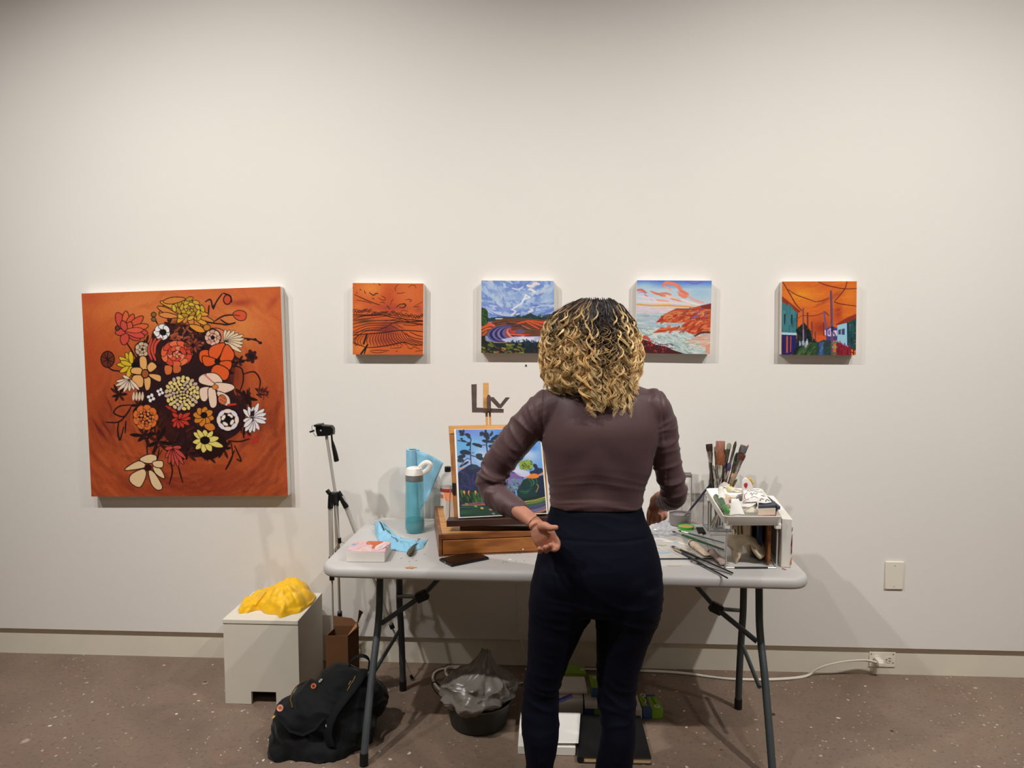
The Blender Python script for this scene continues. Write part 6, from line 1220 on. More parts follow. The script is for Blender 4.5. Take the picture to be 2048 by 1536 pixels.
# paint tubes
def tube_of(a_, b_, r, col, cap, label, group=None, band=None, seed=0, capl=.014):
    a_ = Vector(tuple(a_)); b_ = Vector(tuple(b_)); d = (b_-a_); L = d.length; t = thing('paint_tube', label, 'paint tube', a_, group, rot=aim_rot(d), local=True)
    def sec(k): # 0 at cap .. 1 crimped end
        return (r*lerp(1, 1.25, k**2), r*lerp(1, .12, k**1.6))
    ks = np.linspace(0, 1, 14); m = MB(); pts = [(0.0, 0.0, capl+k*(L-capl)) for k in ks]; m.tube(pts, [sec(k) for k in ks], 24, up=(1, 0, 0))
    m.v = [(p[0]+.0022*nz(p, 90, seed), p[1]+.0035*nz(p, 70, seed+3)*min(1, p[2]/.03), p[2]) for p in m.v]
    m.build('tube_body', mat('t_%d_%d_%d' % col, col, rough=.5, metal=0, var=.12, vscale=40), t, smooth=60)
    MB().lathe([(r*.35, 0), (r*.42, .001), (r*.42, capl*.75), (r*.3, capl*.8), (r*.3, capl), (r*.98, capl+.004)], n=18).build('cap', HN(cap), t)
    if band:
        m = MB()
        for z in (capl+.008, capl+.014): m.tube([(r*1.02*math.cos(x), r*.97*math.sin(x), z) for x in np.linspace(0, 2*PI, 20, endpoint=False)], .0011, 6, closed=True)
        m.build('label_band', HN(band), t)
    return t
tube_of(T(1379, 1083, TZ+.022), T(1417, 1111, TZ+.014), .0145, (222, 202, 176), (60, 50, 50), 'cream squeezed paint tube with dark bands, left of the pair on the palette', 'tubes on the palette', (40, 32, 32), 2)
tube_of(T(1418, 1100, TZ+.020), T(1450, 1128, TZ+.010), .0145, (170, 150, 142), (70, 56, 50), 'crumpled mauve-grey paint tube lying against the wire stand', 'tubes on the palette', (34, 28, 30), 5)
# clear plastic wrap heap
def heap(name, m, label, cat, c, rx, ry, h, seed, nu=34, nv=26, amp=.5, kind=None, fr=26, sharp=True, **k):
    mb = MB(); vs = []; 
    for i in range(nv+1):
        for j in range(nu):
            th_ = 2*PI*j/nu; f = i/nv; ph_ = f*PI*.5
            d_ = Vector((math.cos(th_)*math.cos(ph_), math.sin(th_)*math.cos(ph_), math.sin(ph_)))
            dst, _ = noise.voronoi(d_*3+Vector((seed, 0, 0))); n = (dst[1]-dst[0])*amp+.35*amp*noise.noise(d_*6+Vector((seed, 3, 1)))
            q_ = 1+n-.3*amp; vs.append((c[0]+rx*d_.x*q_, c[1]+ry*d_.y*q_, c[2]+h*d_.z*q_+.0008))
    fs = [(i*nu+j, i*nu+(j+1) % nu, (i+1)*nu+(j+1) % nu, (i+1)*nu+j) for i in range(nv) for j in range(nu)]
    mb.add(vs, fs); return tag(mb.build(name, m, smooth=25, **k), label, cat)
M_wrap = mat('clear_wrap', (214, 218, 226), rough=.08, alpha=.38, spec=.9); M_wrap.node_tree.nodes['Principled BSDF'].inputs['Coat Weight'].default_value = .8
c = T(1325, 1068, TZ+.007); heap('plastic_wrap', M_wrap, 'crumpled ball of clear plastic wrap on the palette under the right hand', 'plastic wrap', c, .045, .055, .055, 3.3, amp=.7)

# wire stand with tray
Zr = .945; rFL, rFR, rBR, rBL = at_z(1447, 1033, Zr), at_z(1566, 1033, Zr), at_z(1519, 971, Zr), at_z(1409, 972.5, Zr)
dyv = (rBL-rFL); dyv = dyv*(.49/np.linalg.norm(dyv)); rBL = rFL+dyv; dyr = (rBR-rFR); rBR = rFR+dyr*(.49/np.linalg.norm(dyr))
M_wire = mat('zinc_wire', (206, 204, 198), rough=.3, metal=.35)
t = thing('tray_stand', 'white plastic tray on a chrome wire frame at the right end of the table', 'stand', (sum([rFL, rFR, rBR, rBL])/4)*V(1, 1, 0)+V(0, 0, TZ))
def rc(u, v, z): p = (rFL*(1-u)+rFR*u)*(1-v)+(rBL*(1-u)+rBR*u)*v; return V(p[0], p[1], z)
def rr(ins, z, rad=.07, n=6):
    out = []
    for cu, cv, a0 in ((1-ins-rad, 1-ins*.45-rad*.45, 0), (ins+rad, 1-ins*.45-rad*.45, 90), (ins+rad, ins*.45+rad*.45, 180), (1-ins-rad, ins*.45+rad*.45, 270)):
        for i in range(n+1): an = R(a0+90*i/n); out.append(rc(cu+rad*math.cos(an), cv+rad*.45*math.sin(an), z))
    return out
m_ = MB(); m_.loft([rr(.035, Zr-.036), rr(.018, Zr-.033), rr(.012, Zr-.006), rr(0, Zr-.002), rr(0, Zr), rr(.012, Zr+.001), rr(.03, Zr-.004), rr(.05, Zr-.024), rr(.08, Zr-.028)])
tr = m_.build('tray', M_white, t, smooth=50)
m_ = MB()
for u, v in ((.1, .05), (.9, .05), (.1, .95), (.9, .95)): MB
for u, v in ((.07, .035), (.93, .035), (.07, .965), (.93, .965)):
    c = rc(u, v, Zr-.04); MB().box(c, (.022, .022, .022)).build('corner_socket', M_white, t, bevel=.003)
    MB().rod(c, V(c[0], c[1], TZ+.0028), .0028, 10).build('wire_leg', M_wire, t)
for v in (.035, .965): MB().rod(rc(.07, v, TZ+.0032), rc(.93, v, TZ+.0032), .0028, 10).build('wire_foot', M_wire, t)
for u in (.07, .93): MB().rod(rc(u, .035, TZ+.0032), rc(u, .965, TZ+.0032), .0028, 10).build('wire_foot', M_wire, t)
MB().rod(rc(.22, .033, TZ+.0042), rc(.78, .033, TZ+.0042), .0036, 10).build('rubber_sleeve', M_rub, t)
# boards standing inside the frame
def slab(name, lab, cat, u0, u1, v0, v1, z0, z1, m, **k):
    return solo(MB().hexa([rc(u0, v0, z0), rc(u1, v0, z0), rc(u1, v1, z0), rc(u0, v1, z0)], [rc(u0, v0, z1), rc(u1, v0, z1), rc(u1, v1, z1), rc(u0, v1, z1)]), name, m, lab, cat, **k)
slab('wooden_panel', 'brown wooden panel standing on edge inside the wire stand, right side', 'panel', .80, .85, .10, .9, TZ+.007, TZ+.158, M_w1)
slab('notebook', 'dark blue notebook standing on edge inside the wire stand', 'notebook', .67, .74, .2, .8, TZ+.007, TZ+.157, mat('navy_cover', (34, 44, 70), rough=.6))
slab('board', 'beige canvas panel standing on edge inside the stand, behind the crumpled paper', 'board', .57, .6, .3, .9, TZ+.007, TZ+.155, mat('beige_board', (168, 146, 116), rough=.7, var=.15))
# white stretched canvas standing right of the stand
w0_, w1_ = T(1561.5, 1134.5), T(1582.5, 1136); dv = rBR-rFR; dv = dv/np.linalg.norm(dv)*.40; zt_ = at_y(1565, 1038, w0_[1])[2]-TZ
P_ = [w0_, w1_, w1_+dv, w0_+dv]; P_ = [p+V(0, 0, .001) for p in P_]
t = thing('stretched_canvas', 'white canvas standing on its edge beside the wire stand, paint drips on one corner', 'canvas', w0_)
MB().hexa(P_, [p+V(0, 0, zt_) for p in P_]).build('canvas_body', M_cvs, t, bevel=.002)
for f0, f1, c, wd in ((.30, .72, (150, 60, 40), .003), (.45, .62, (176, 40, 44), .004), (.28, .38, (90, 80, 130), .003), (.05, .22, (206, 140, 80), .006), (.75, .85, (120, 90, 70), .002)):
    p0 = P_[1]+V(-wd, -.0006, zt_*f0); MB().prism([p0, p0+V(wd+.0006, 0, .004), p0+V(wd+.0006, 0, zt_*(f1-f0)), p0+V(wd*.5, 0, zt_*(f1-f0)*.8)], (0, -.0008, 0)).build('paint_drip', HN(c), t)
for i, (x, y) in enumerate(((1566, 1138), (1570, 1139.5))): 
    c = T(x, y); solo(MB().lathe([(.004, 0), (.005, .002), (.001, .003)], c, 8), 'paint_crumb', HN((176, 92, 70)), ['tiny red-brown paint crumb nearest the wire stand', 'tiny red-brown paint crumb in front of the white canvas'][i], 'paint crumb', 'paint crumbs')
# crumpled craft paper inside
def cx5(x, y): return (1400+x/6.98, 930+y/6.98)
oE = catmull([V(*cx5(*p), 0) for p in [(445, 1362), (432, 1180), (376, 1120), (382, 1000), (530, 972), (690, 985), (850, 1060), (978, 1190), (960, 1245), (858, 1308)]], 5)
iE = catmull([V(*cx5(*p), 0) for p in [(512, 1374), (560, 1285), (588, 1190), (592, 1128), (640, 1112), (700, 1108), (722, 1180), (768, 1250), (828, 1308), (846, 1312)]], 5)
def pap(u, v):
    k = u*(len(oE)-1); j = min(int(k), len(oE)-2); a_ = oE[j]+(oE[j+1]-oE[j])*(k-j); b_ = iE[j]+(iE[j+1]-iE[j])*(k-j); q_ = a_+(b_-a_)*v
    Y = lerp(-.60, -.655, v)-.018*math.sin(v*PI)+.03*(1-v)**3+nz((q_[0]*.02, q_[1]*.03, v), 3)*.012; p = at_y(q_[0], q_[1], Y); p[2] = max(p[2], TZ+.004); return p
m_ = MB(); m_.grid(pap, 70, 16)
M_craft = mat('craft_paper', (206, 190, 164), rough=.75, var=.08, vscale=10)
solo(m_, 'crumpled_paper', M_craft, 'crumpled cream paper bent into an arch inside the wire stand', 'paper', smooth=40, solid=.0015)
def pap2(u, v):
    p = at_y(*cx5(lerp(540, 830, u), lerp(880+60*(1-u), 1000+90*u, v)), -.45); q_ = V(p[0], -.44+.05*math.sin(u*3)+.03*v, p[2]); q_ += V(0, nz(q_, 20)*.02, 0); q_[2] = min(q_[2], Zr-.045); return q_
m_ = MB(); 
def pap2(u, v):
    p = at_y(*cx5(lerp(470, 840, u), 0), -.40); z = lerp(TZ+.008, Zr-.047, v)*1.0; return V(p[0]+.01*v, -.40+.05*v+nz((p[0], u, z), 22)*.02, z if u > .3 else lerp(TZ+.008, Zr-.047-(.3-u)*.18, v))
m_.grid(pap2, 24, 16); solo(m_, 'folded_paper', M_craft, 'tall folded beige paper standing behind the arched one in the stand', 'paper', smooth=40, solid=.0015)

# things heaped in the tray
Z0 = Zr-.026
def tp(px, py, z=None): return at_z(px, py, Z0+.012 if z is None else z)
tube_of(tp(*cx5(215, 430)), tp(*cx5(330, 660)), .011, (120, 132, 112), (90, 100, 84), 'dull green-grey paint tube along the left rim of the tray', 'tubes and markers heaped in the tray', seed=1)
def marker(a_, b_, r, col, col2, lab):
    a_ = Vector(tuple(a_)); b_ = Vector(tuple(b_)); d = b_-a_; L = d.length; t = thing('marker', lab, 'marker', a_, 'tubes and markers heaped in the tray', rot=aim_rot(d), local=True)
    MB().lathe([(r*.8, 0), (r, .002), (r, L*.6)], n=16).build('barrel', HN(col), t); MB().lathe([(r*1.06, L*.6), (r*1.06, L*.95), (r*.7, L)], n=16).build('cap', HN(col2), t)
marker(tp(*cx5(295, 480), Zr+.012), tp(*cx5(385, 655), Zr), .0095, (40, 104, 52), (70, 150, 60), 'dark green marker lying in the tray, left side')
tube_of(tp(*cx5(290, 320), Zr+.03), tp(*cx5(310, 470), Zr+.012), .012, (226, 222, 214), (40, 36, 36), 'white tube with small black cap pointing to the back left of the tray', seed=4)
tube_of(tp(*cx5(370, 330), Zr+.012), tp(*cx5(580, 380), Zr+.018), .014, (228, 220, 196), (206, 196, 80), 'white and yellow paint tube lying across the back of the tray', band=(224, 206, 40), seed=7)
tube_of(tp(*cx5(440, 500), Zr+.010), tp(*cx5(330, 410), Zr+.01), .013, (220, 196, 176), (190, 150, 130), 'peach-coloured squeezed tube near the middle of the tray', seed=8)
tube_of(tp(*cx5(380, 600), Zr+.004), tp(*cx5(345, 440), Zr+.01), .012, (206, 180, 172), (230, 224, 220), 'dusty pink squeezed tube in front of the peach one', seed=9)
tube_of(tp(*cx5(560, 480), Zr+.012), tp(*cx5(420, 430), Zr+.02), .014, (226, 218, 206), (120, 116, 116), 'ivory tube with grey cap in the middle of the tray', seed=11)
tube_of(tp(*cx5(770, 530), Zr+.01), tp(*cx5(690, 660), Zr-.002), .012, (222, 214, 190), (130, 124, 110), 'cream tube with yellow stripe at the front of the tray', band=(220, 206, 60), seed=12)
tube_of(tp(*cx5(545, 520), Zr+.004), tp(*cx5(560, 410), Zr+.014), .010, (120, 118, 124), (50, 50, 56), 'grey metal tube in the centre of the tray', seed=14)
def card(name, lab, cat, pts, zs, m, th=.0012, bend_=.004, seed=0):
    P = [at_z(*cx5(*p), z) for p, z in zip(pts, zs)]  # TL TR BR BL
    def f(u, v): p = (P[0]*(1-u)+P[1]*u)*(1-v)+(P[3]*(1-u)+P[2]*u)*v; return p+V(0, 0, bend_*math.sin(PI*u)*math.sin(PI*v)+nz(p, 25, seed)*bend_)
    return solo(MB().grid(f, 14, 14), name, m, lab, cat, smooth=True, solid=th), f
def scribble(o, f, strokes, col, r=.0008):
    m = MB()
    for s in strokes: m.tube([f(u, v)+V(0, 0, .0012) for u, v in catmull([V(*q, 0) for q in s], 4)[:] and [(p[0], p[1]) for p in catmull([V(*q, 0) for q in s], 4)]], r, 5)
    return m.build('handwriting', HN(col), o)
o, f = card('paper_sheet', 'blank white paper sheet sticking up at the front left of the tray', 'paper', [(440, 470), (540, 480), (625, 690), (410, 690)], [Zr+.026, Zr+.026, Zr+.002, Zr+.002], M_paper, seed=2)
o, f = card('note_paper', 'white paper with red and black handwriting on top of the tray heap', 'paper', [(600, 350), (830, 330), (960, 500), (620, 520)], [Zr+.045, Zr+.045, Zr+.026, Zr+.028], M_paper, seed=3)
scribble(o, f, [[(.18, .35), (.06, .45), (.03, .7), (.12, .85), (.2, .8)], [(.0, .9), (.08, .96)]], (196, 50, 60), .0014)
scribble(o, f, [[(.2, .2), (.3, .15), (.35, .25), (.45, .12), (.5, .22), (.6, .1), (.75, .12), (.9, .1)], [(.3, .5), (.4, .4), (.38, .6), (.5, .45), (.6, .55), (.7, .4)], [(.55, .3), (.9, .3), (.95, .35)], [(.8, .6), (.9, .75), (.98, .7)], [(.3, .75), (.5, .7), (.6, .8)]], (40, 38, 44), .0009)
o, f = card('torn_paper', 'second paper with black smudges under the note, towards the right rim', 'paper', [(800, 420), (920, 420), (1000, 520), (800, 540)], [Zr+.034, Zr+.034, Zr+.027, Zr+.027], M_paper, seed=6)
scribble(o, f, [[(.1, .2), (.4, .15), (.7, .25)], [(.2, .8), (.3, .6), (.5, .7)], [(.6, .9), (.75, .75), (.9, .9)]], (30, 28, 34), .0016)
o, f = card('corner_paper', 'folded white paper corner poking over the back rim of the tray', 'paper', [(335, 235), (420, 275), (390, 320), (250, 290)], [Zr+.03, Zr+.02, Zr+.005, Zr+.005], M_paper, seed=9)
o, f = card('leaflet', 'creased pale leaflet over the dark gap at the front of the tray', 'paper', [(550, 500), (790, 530), (690, 590), (560, 580)], [Zr+.022, Zr+.022, Zr+.012, Zr+.012], M_paper, seed=12)
# upright tube with the red heart
hb = at_y(*cx5(640, 350), -.40); w_ = at_y(*cx5(740, 350), -.40)[0]-hb[0]; t = thing('paint_pouch', 'upright white pouch with a red heart and yellow edge, tallest thing in the tray', 'pouch', (hb[0], -.40, Zr))
pc_ = [cx5(*p) for p in [(590, 350), (595, 220), (630, 180), (665, 190), (720, 250), (750, 350)]]; P_ = [at_y(x, y, -.40) for x, y in pc_]
MB().prism([V(p[0], p[1], p[2]) for p in P_]+[V(P_[-1][0], -.40, Zr-.012), V(P_[0][0], -.40, Zr-.012)], (0, .014, 0)).build('pouch_body', M_paper, t, bevel=.003)
hx = [cx5(*p) for p in [(640, 328), (618, 300), (612, 270), (628, 252), (645, 250), (662, 252), (666, 285), (655, 312)]]
MB().prism([at_y(x, y, -.4012) for x, y in hx], (0, .001, 0)).build('red_heart', HN((196, 50, 62)), t)
MB().tube([at_y(*cx5(*p), -.385) for p in [(668, 190), (705, 205), (740, 262)]], .005, 8).build('yellow_edge', HN((222, 180, 70)), t)
# slate-coloured box and blue slab on the right rim
def bxpx(pts_top, z, dz): P = [at_z(*cx5(*p), z) for p in pts_top]; return MB().hexa([p-V(0, 0, dz) for p in P], P)
t = thing('tin_box', 'slate-topped cream tin box at the front right of the tray', 'box', at_z(*cx5(935, 690), Zr))
P = [at_z(*cx5(*p), Zr+.021) for p in [(812, 572), (1058, 564), (1050, 512), (815, 520)]]
MB().hexa([p-V(0, 0, .043) for p in P], [p-V(0, 0, .010) for p in P]).build('tin_base', mat('cream_tin', (206, 190, 172), rough=.5), t, bevel=.002)
MB().hexa([p-V(0, 0, .0098) for p in P], [p+V(0, 0, .002) for p in P]).build('tin_lid', mat('slate', (62, 66, 80), rough=.5, var=.2, vscale=20), t, bevel=.002)
MB().hexa([p-V(0, .0008, .043) for p in P[:2]]+[p-V(0, 0, .043) for p in P[2:]], [p-V(0, .0008, .037) for p in P[:2]]+[p-V(0, 0, .037) for p in P[2:]]).build('red_stripe', HN((170, 84, 74)), t)
P = [at_z(*cx5(*p), Zr+.018) for p in [(1076, 578), (1124, 574), (955, 434), (925, 436)]]
solo(MB().hexa([p-V(0, 0, .014) for p in P], P), 'pencil_case', mat('navy_case', (52, 62, 82), rough=.55), 'long narrow navy case resting along the right rim of the tray', 'case', bevel=.003)
# ================================================================ on the floor, left
M_pl = mat('plinth_paint', (222, 216, 202), rough=.6, var=.03, vscale=5, bump=.1, bscale=80)
px0, px1, py0, py1, ph = -1.43, -1.098, -.424, -.085, .382
t = thing('plinth', 'white painted wooden plinth with a square notch at its foot, left of the table', 'plinth', ((px0+px1)/2, (py0+py1)/2, 0))
nx0, nx1, nz = at_y(502.6, 1395, py0)[0], at_y(552.4, 1395, py0)[0], .058; wt = .018; m_ = MB()
P2 = [(px0, .001), (nx0, .001), (nx0, nz), (nx1, nz), (nx1, .001), (px1, .001), (px1, ph-.019), (px0, ph-.019)]
m_.prism([V(x, py0, z) for x, z in P2], (0, wt, 0)); m_.build('front_panel', M_pl, t)
for nm, x0, x1, y0, y1 in (('side_panel', px0, px0+wt, py0+wt, py1), ('side_panel', px1-wt, px1, py0+wt, py1), ('back_panel', px0+wt, px1-wt, py1-wt, py1)):
    MB().hexa([V(x0, y0, .001), V(x1, y0, .001), V(x1, y1, .001), V(x0, y1, .001)], [V(x0, y0, ph-.019), V(x1, y0, ph-.019), V(x1, y1, ph-.019), V(x0, y1, ph-.019)]).build(nm, M_pl, t)
MB().box(((px0+px1)/2, (py0+py1)/2-.001, ph-.009), (px1-px0+.003, py1-py0+.004, .018)).build('top_panel', M_pl, t, bevel=.0015)
# yellow bag
M_yel = mat('yellow_nylon', (240, 186, 22), rough=.42, spec=.4, bump=.15, bscale=500, sheen=.1)
def cx3(x, y): return (430+x/3.6925, 1120+y/3.6925)
foot = catmull([at_z(*cx3(*p), ph) for p in [(180, 385), (215, 395), (262, 385), (320, 372), (370, 395), (440, 408), (500, 425), (560, 405), (625, 390), (690, 350), (735, 300), (720, 250), (660, 235), (560, 225), (430, 232), (300, 262), (225, 300), (190, 345)]], 5, True)
cen = sum(foot)/len(foot)
def bagmesh():
    nr = 46; na = len(foot); vs = []; 
    apex = at_z(*cx3(560, 300), ph)
    for i in range(nr+1):
        f = i/nr
        for j in range(na):
            c_ = cen*(1-f)+(apex*f*0+cen*f); p = foot[j]+(apex*.45+cen*.55-foot[j])*f**1.9
            # height profile: tall ridge to the right, low nose to the left
            u = (p[0]-foot[0][0])/(.27); H = .036+.062*math.exp(-((u-.66)/.34)**2)
            z = H*(1-(1-f)**2.2)
            q = Vector((p[0]*9, p[1]*13, f*1.5)); n1 = noise.noise(q); dst, _ = noise.voronoi(Vector((p[0]*16+3, p[1]*20, f*1.1)))
            fold = (dst[1]-dst[0]); r_ = abs(noise.noise(Vector((p[0]*22+p[1]*30, f*2.2, 7))))
            k = min(1, 4*f+.15)
            z += k*(.014*n1-.034*(.35-min(.35, fold))+.016*(.3-r_)*(1-f*.4))
            off = .011*noise.noise(Vector((j*.22, f*3, 2)))*(1-f)
            vs.append((p[0]+off, p[1]+off*.8+.01*noise.noise(Vector((j*.3, f*2, 9)))*(1-f), ph+max(.0012, z+.006*min(1, f*14))))
    fs = [(i*na+j, i*na+(j+1) % na, (i+1)*na+(j+1) % na, (i+1)*na+j) for i in range(nr) for j in range(na)]+[tuple(range(nr*na, nr*na+na))]
    return MB().add(vs, fs)
o = bagmesh().build('folded_bag', M_yel, smooth=True); o.data.set_sharp_from_angle(angle=R(60)); tag(o, 'bright yellow nylon bag, crumpled up, lying on top of the white plinth', 'bag')

# tripod
t = thing('camera_tripod', 'silver and black camera tripod without camera, standing between plinth and table', 'tripod', at_z(676, 1345, 0))
M_alu = mat('aluminium', (200, 194, 184), rough=.4, metal=.35)
YT = -.27; ap = at_y(670, 990, YT)
TP = lambda x, y, d=0: at_y(x, y, YT+d)
col = [TP(652.5, 868), TP(661, 920), TP(670, 985)]
MB().tube([TP(652.5, 868), TP(670.5, 985)], .0068, 14).build('centre_column', M_alu, t)
def leg3(a, kn1, kn2, foot_, r1=.0095, r2=.0065, r3=.0045):
    l = MB().tube([a, kn1], [(r1*1.15, r1*.8)]*2, 12).build('leg', M_alu, t)
    MB().tube([kn1, kn2], r2, 10).build('middle_section', M_alu, l); MB().tube([kn2, foot_], r3, 10).build('lower_section', M_alu, l)
    for k, r in ((kn1, r1*1.25), (kn2, r2*1.6)):
        d = (foot_-a)/np.linalg.norm(foot_-a); MB().box(k, (r*2.1, r*2.1, .022), rot=Vector(tuple(d)).to_track_quat('Z', 'Y').to_matrix()).build('lock', M_black, l, bevel=.002)
    MB().tube([foot_+(a-foot_)*.03, foot_+(a-foot_)*.002+V(0, 0, .006)], [r3*1.3, r3*2], 10).build('rubber_foot', M_rub, l)
a1 = TP(660.5, 1003, -.012); f1 = at_z(669, 1370, 0)+V(0, 0, .002)
def on(a, f, py):  # point of the leg line at image row py
    lo, hi = 0, 1
    for _ in range(40):
        m = (lo+hi)/2; p = a+(f-a)*m; v = p-CAM; y = 768-FPX*(v@_up)/(v@_fw)
        if y < py: lo = m
        else: hi = m
    return a+(f-a)*lo
leg3(a1, on(a1, f1, 1118), on(a1, f1, 1155), f1)
a2 = TP(672, 1000, .012); f2 = at_z(683, 1332, 0)+V(0, 0, .002); leg3(a2, on(a2, f2, 1105), on(a2, f2, 1228), f2)
a3 = TP(684, 992, .0); f3 = at_z(825, 1361, 0)+V(0, 0, .002); leg3(a3, on(a3, f3, 1130), on(a3, f3, 1252), f3)
m_ = MB(); m_.lathe([(.018, -.030), (.022, -.02), (.022, .012), (.014, .018)], TP(669, 992), 20); m_.build('collar', M_black, t)
for a_, b_ in ((TP(662, 988, -.01), a1+(f1-a1)*.035), (TP(671, 990, .008), a2+(f2-a2)*.03), (TP(676, 984), a3+(f3-a3)*.06)): MB().tube([a_, (a_+b_)/2+V(0, 0, .004), b_], [.012, .0125, .0125], 12).build('leg_hinge', M_black, t)
MB().tube([TP(654, 980, -.01), TP(659, 987, -.01)], .0095, 14).build('crank_knob', M_black, t)
sp = TP(679, 1081); cl = MB(); cl.tube([sp+V(0, 0, .012), sp-V(0, 0, .012)], .008, 12); cl.build('spreader_hub', M_black, t); MB().tube([TP(671, 1010), sp], .004, 8).build('spreader_rod', M_alu, t)
for a_, f_, py in ((a1, f1, 1110), (a2, f2, 1096), (a3, f3, 1100)): MB().tube([sp, on(a_, f_, py)], .0032, 8).build('brace', M_alu, t)
# head
m_ = MB(); m_.prism([TP(630, 851, -.02), TP(641, 850, -.02), TP(662, 852, -.02), TP(666, 858, -.02), TP(666, 866, -.02), TP(660, 871, -.02), TP(646, 872.5, -.02), TP(634, 873, -.02), TP(631, 862, -.02)], (0, .035, 0)); m_.build('pan_head', M_black, t, bevel=.003)
MB().tube([TP(655, 862), TP(668, 861)], .0175, 18).build('tilt_knob', M_black, t)
MB().prism([TP(627, 850, -.03), TP(641, 848.5, -.03), TP(642, 853, -.03), TP(628, 854, -.03)], (0, .05, 0)).build('camera_plate', M_black, t, bevel=.0015)
MB().tube(catmull([TP(628, 851, -.02), TP(624, 852, -.02), TP(624.5, 860, -.02), TP(628, 868, -.02), TP(631, 872.5, -.02), TP(634, 872, -.02)], 4), .0011, 6).build('wire_clip', M_metal, t)
MB().tube([TP(619.5, 864, -.02), TP(628.5, 861, -.02)], .0042, 10).build('clip_lever', M_black, t)
MB().tube([TP(641.5, 861, -.0205), TP(641.5, 861, -.0225)], .0035, 12).build('bolt', M_alu, t)
MB().tube([TP(663, 868, .0), TP(664, 880, .0), TP(667, 893, 0), TP(671, 910, 0), TP(673, 921, 0), TP(673.5, 923, 0)], [.004, .0042, .0085, .0105, .0115, .009], 16).build('pan_handle', M_black, t)

# tall open cardboard box
M_card = mat('cardboard', (112, 74, 44), rough=.8, var=.12, vscale=9, bump=.2, bscale=200); M_card2 = mat('cardboard_light', (164, 116, 76), rough=.8, var=.1, vscale=9)
cA = at_y(651, 1272, -.42); cB = at_y(695.5, 1276, -.41); ch = float(cA[2]); cd = .085; cA2 = V(cA[0]+.012, -.42+cd, 0); cB2 = V(cB[0]+.026, -.41+cd, 0)
t = thing('cardboard_box', 'narrow tall open brown cardboard box behind the black backpack', 'box', ((cA[0]+cB[0])/2, -.38, 0)); th = .0035
c4 = [V(cA[0], -.42, 0), V(cB[0], -.41, 0), cB2, cA2]
for i in range(4):
    p, q = c4[i], c4[(i+1) % 4]; cc = sum(c4)/4; n_ = (cc-(p+q)/2); n_ = n_/np.linalg.norm(n_)*th; hh = ch+(.012 if i == 2 else 0)
    MB().hexa([p+V(0, 0, .001), q+V(0, 0, .001), q+n_+V(0, 0, .001), p+n_+V(0, 0, .001)], [p+V(0, 0, hh), q+V(0, 0, hh), q+n_+V(0, 0, hh), p+n_+V(0, 0, hh)]).build('box_side', M_card, t)
MB().prism([c4[0]+V(.005, .005, .006), c4[1]+V(-.005, .005, .006), c4[2]+V(-.005, -.005, .006), c4[3]+V(.005, -.005, .006)], (0, 0, .003)).build('box_bottom', M_card, t)
p, q = cA2+V(0, 0, ch+.012), cB2+V(0, 0, ch+.012); e1, e2 = at_y(666, 1232, -.325), at_y(703.5, 1237, -.315); MB().hexa([p, q, q+V(0, .004, 0), p+V(0, .004, 0)], [e1, e2, e2+V(0, .004, 0), e1+V(0, .004, 0)]).build('flap', M_card, t)
p, q = c4[1]+V(0, 0, ch), cB2+V(0, 0, ch); e1, e2 = at_y(714, 1253, -.41), at_y(712, 1246, -.34); fo = MB().hexa([p, q, q+V(.003, 0, 0), p+V(.003, 0, 0)], [e1, e2, e2+V(.003, 0, 0), e1+V(.003, 0, 0)]).build('flap', M_card2, t)
g1, g2 = at_y(717.5, 1219.5, -.39), at_y(725.5, 1224, -.33); MB().hexa([e1, e2, e2+V(.003, 0, 0), e1+V(.003, 0, 0)], [g1, g2, g2+V(.003, 0, 0), g1+V(.003, 0, 0)]).build('flap_tip', M_card, t, bevel=.001)

# backpack
M_bag = mat('black_canvas', (12, 15, 17), rough=.75, spec=.2, bump=.3, bscale=260, sheen=.08); M_strap = mat('black_webbing', (18, 20, 22), rough=.8, bump=.4, bscale=900, spec=.2)
def P(x, y, Y): return at_y(x, y, Y)
t = thing('backpack', 'black backpack with enamel pins slumped on the floor by the front left table leg', 'backpack', at_z(640, 1500, 0))
m_ = MB()
def blob(x, y, Y, rx, ry, rz, n=18): c = P(x, y, Y); m_.add([(c[0]+rx*math.sin(a)*math.cos(b), c[1]+ry*math.sin(a)*math.sin(b), c[2]-rz*math.cos(a)) for a in np.linspace(.06, PI-.06, n) for b in np.linspace(0, 2*PI, n, endpoint=False)], [(i*n+j, i*n+(j+1) % n, (i+1)*n+(j+1) % n, (i+1)*n+j) for i in range(n-1) for j in range(n)]+[tuple(range(n-1, -1, -1)), tuple(range((n-1)*n, n*n))])
for b in [(655, 1425, -.68, .15, .13, .12), (600, 1470, -.72, .115, .12, .105), (700, 1395, -.62, .12, .12, .115), (745, 1398, -.58, .06, .10, .075), (680, 1360, -.62, .085, .10, .06), (625, 1400, -.68, .085, .10, .07), (590, 1440, -.74, .09, .09, .09), (640, 1500, -.75, .145, .10, .08), (572, 1498, -.77, .066, .08, .07), (700, 1450, -.68, .11, .12, .10), (710, 1360, -.58, .055, .07, .05)]: blob(*b)
bg = m_.build('bag_body', M_bag, t); remesh(bg, .008, 14, .5)
v = get_v(bg.data); n = get_n(bg.data); O_ = np.array(t['_o']); w_ = v+O_
d = np.array([.010*ridge(min(1, abs(noise.noise(Vector((p[0]*11+p[2]*9, p[1]*8, p[2]*13)))*2.2)), 2)-.004+.005*noise.noise(Vector((p[0]*28, p[1]*28, p[2]*28))) for p in w_]); v += n*d[:, None]
v[:, 2] = np.maximum(v[:, 2], .002-O_[2]); set_v(bg.data, v)
bvh_v = get_v(bg.data)+O_
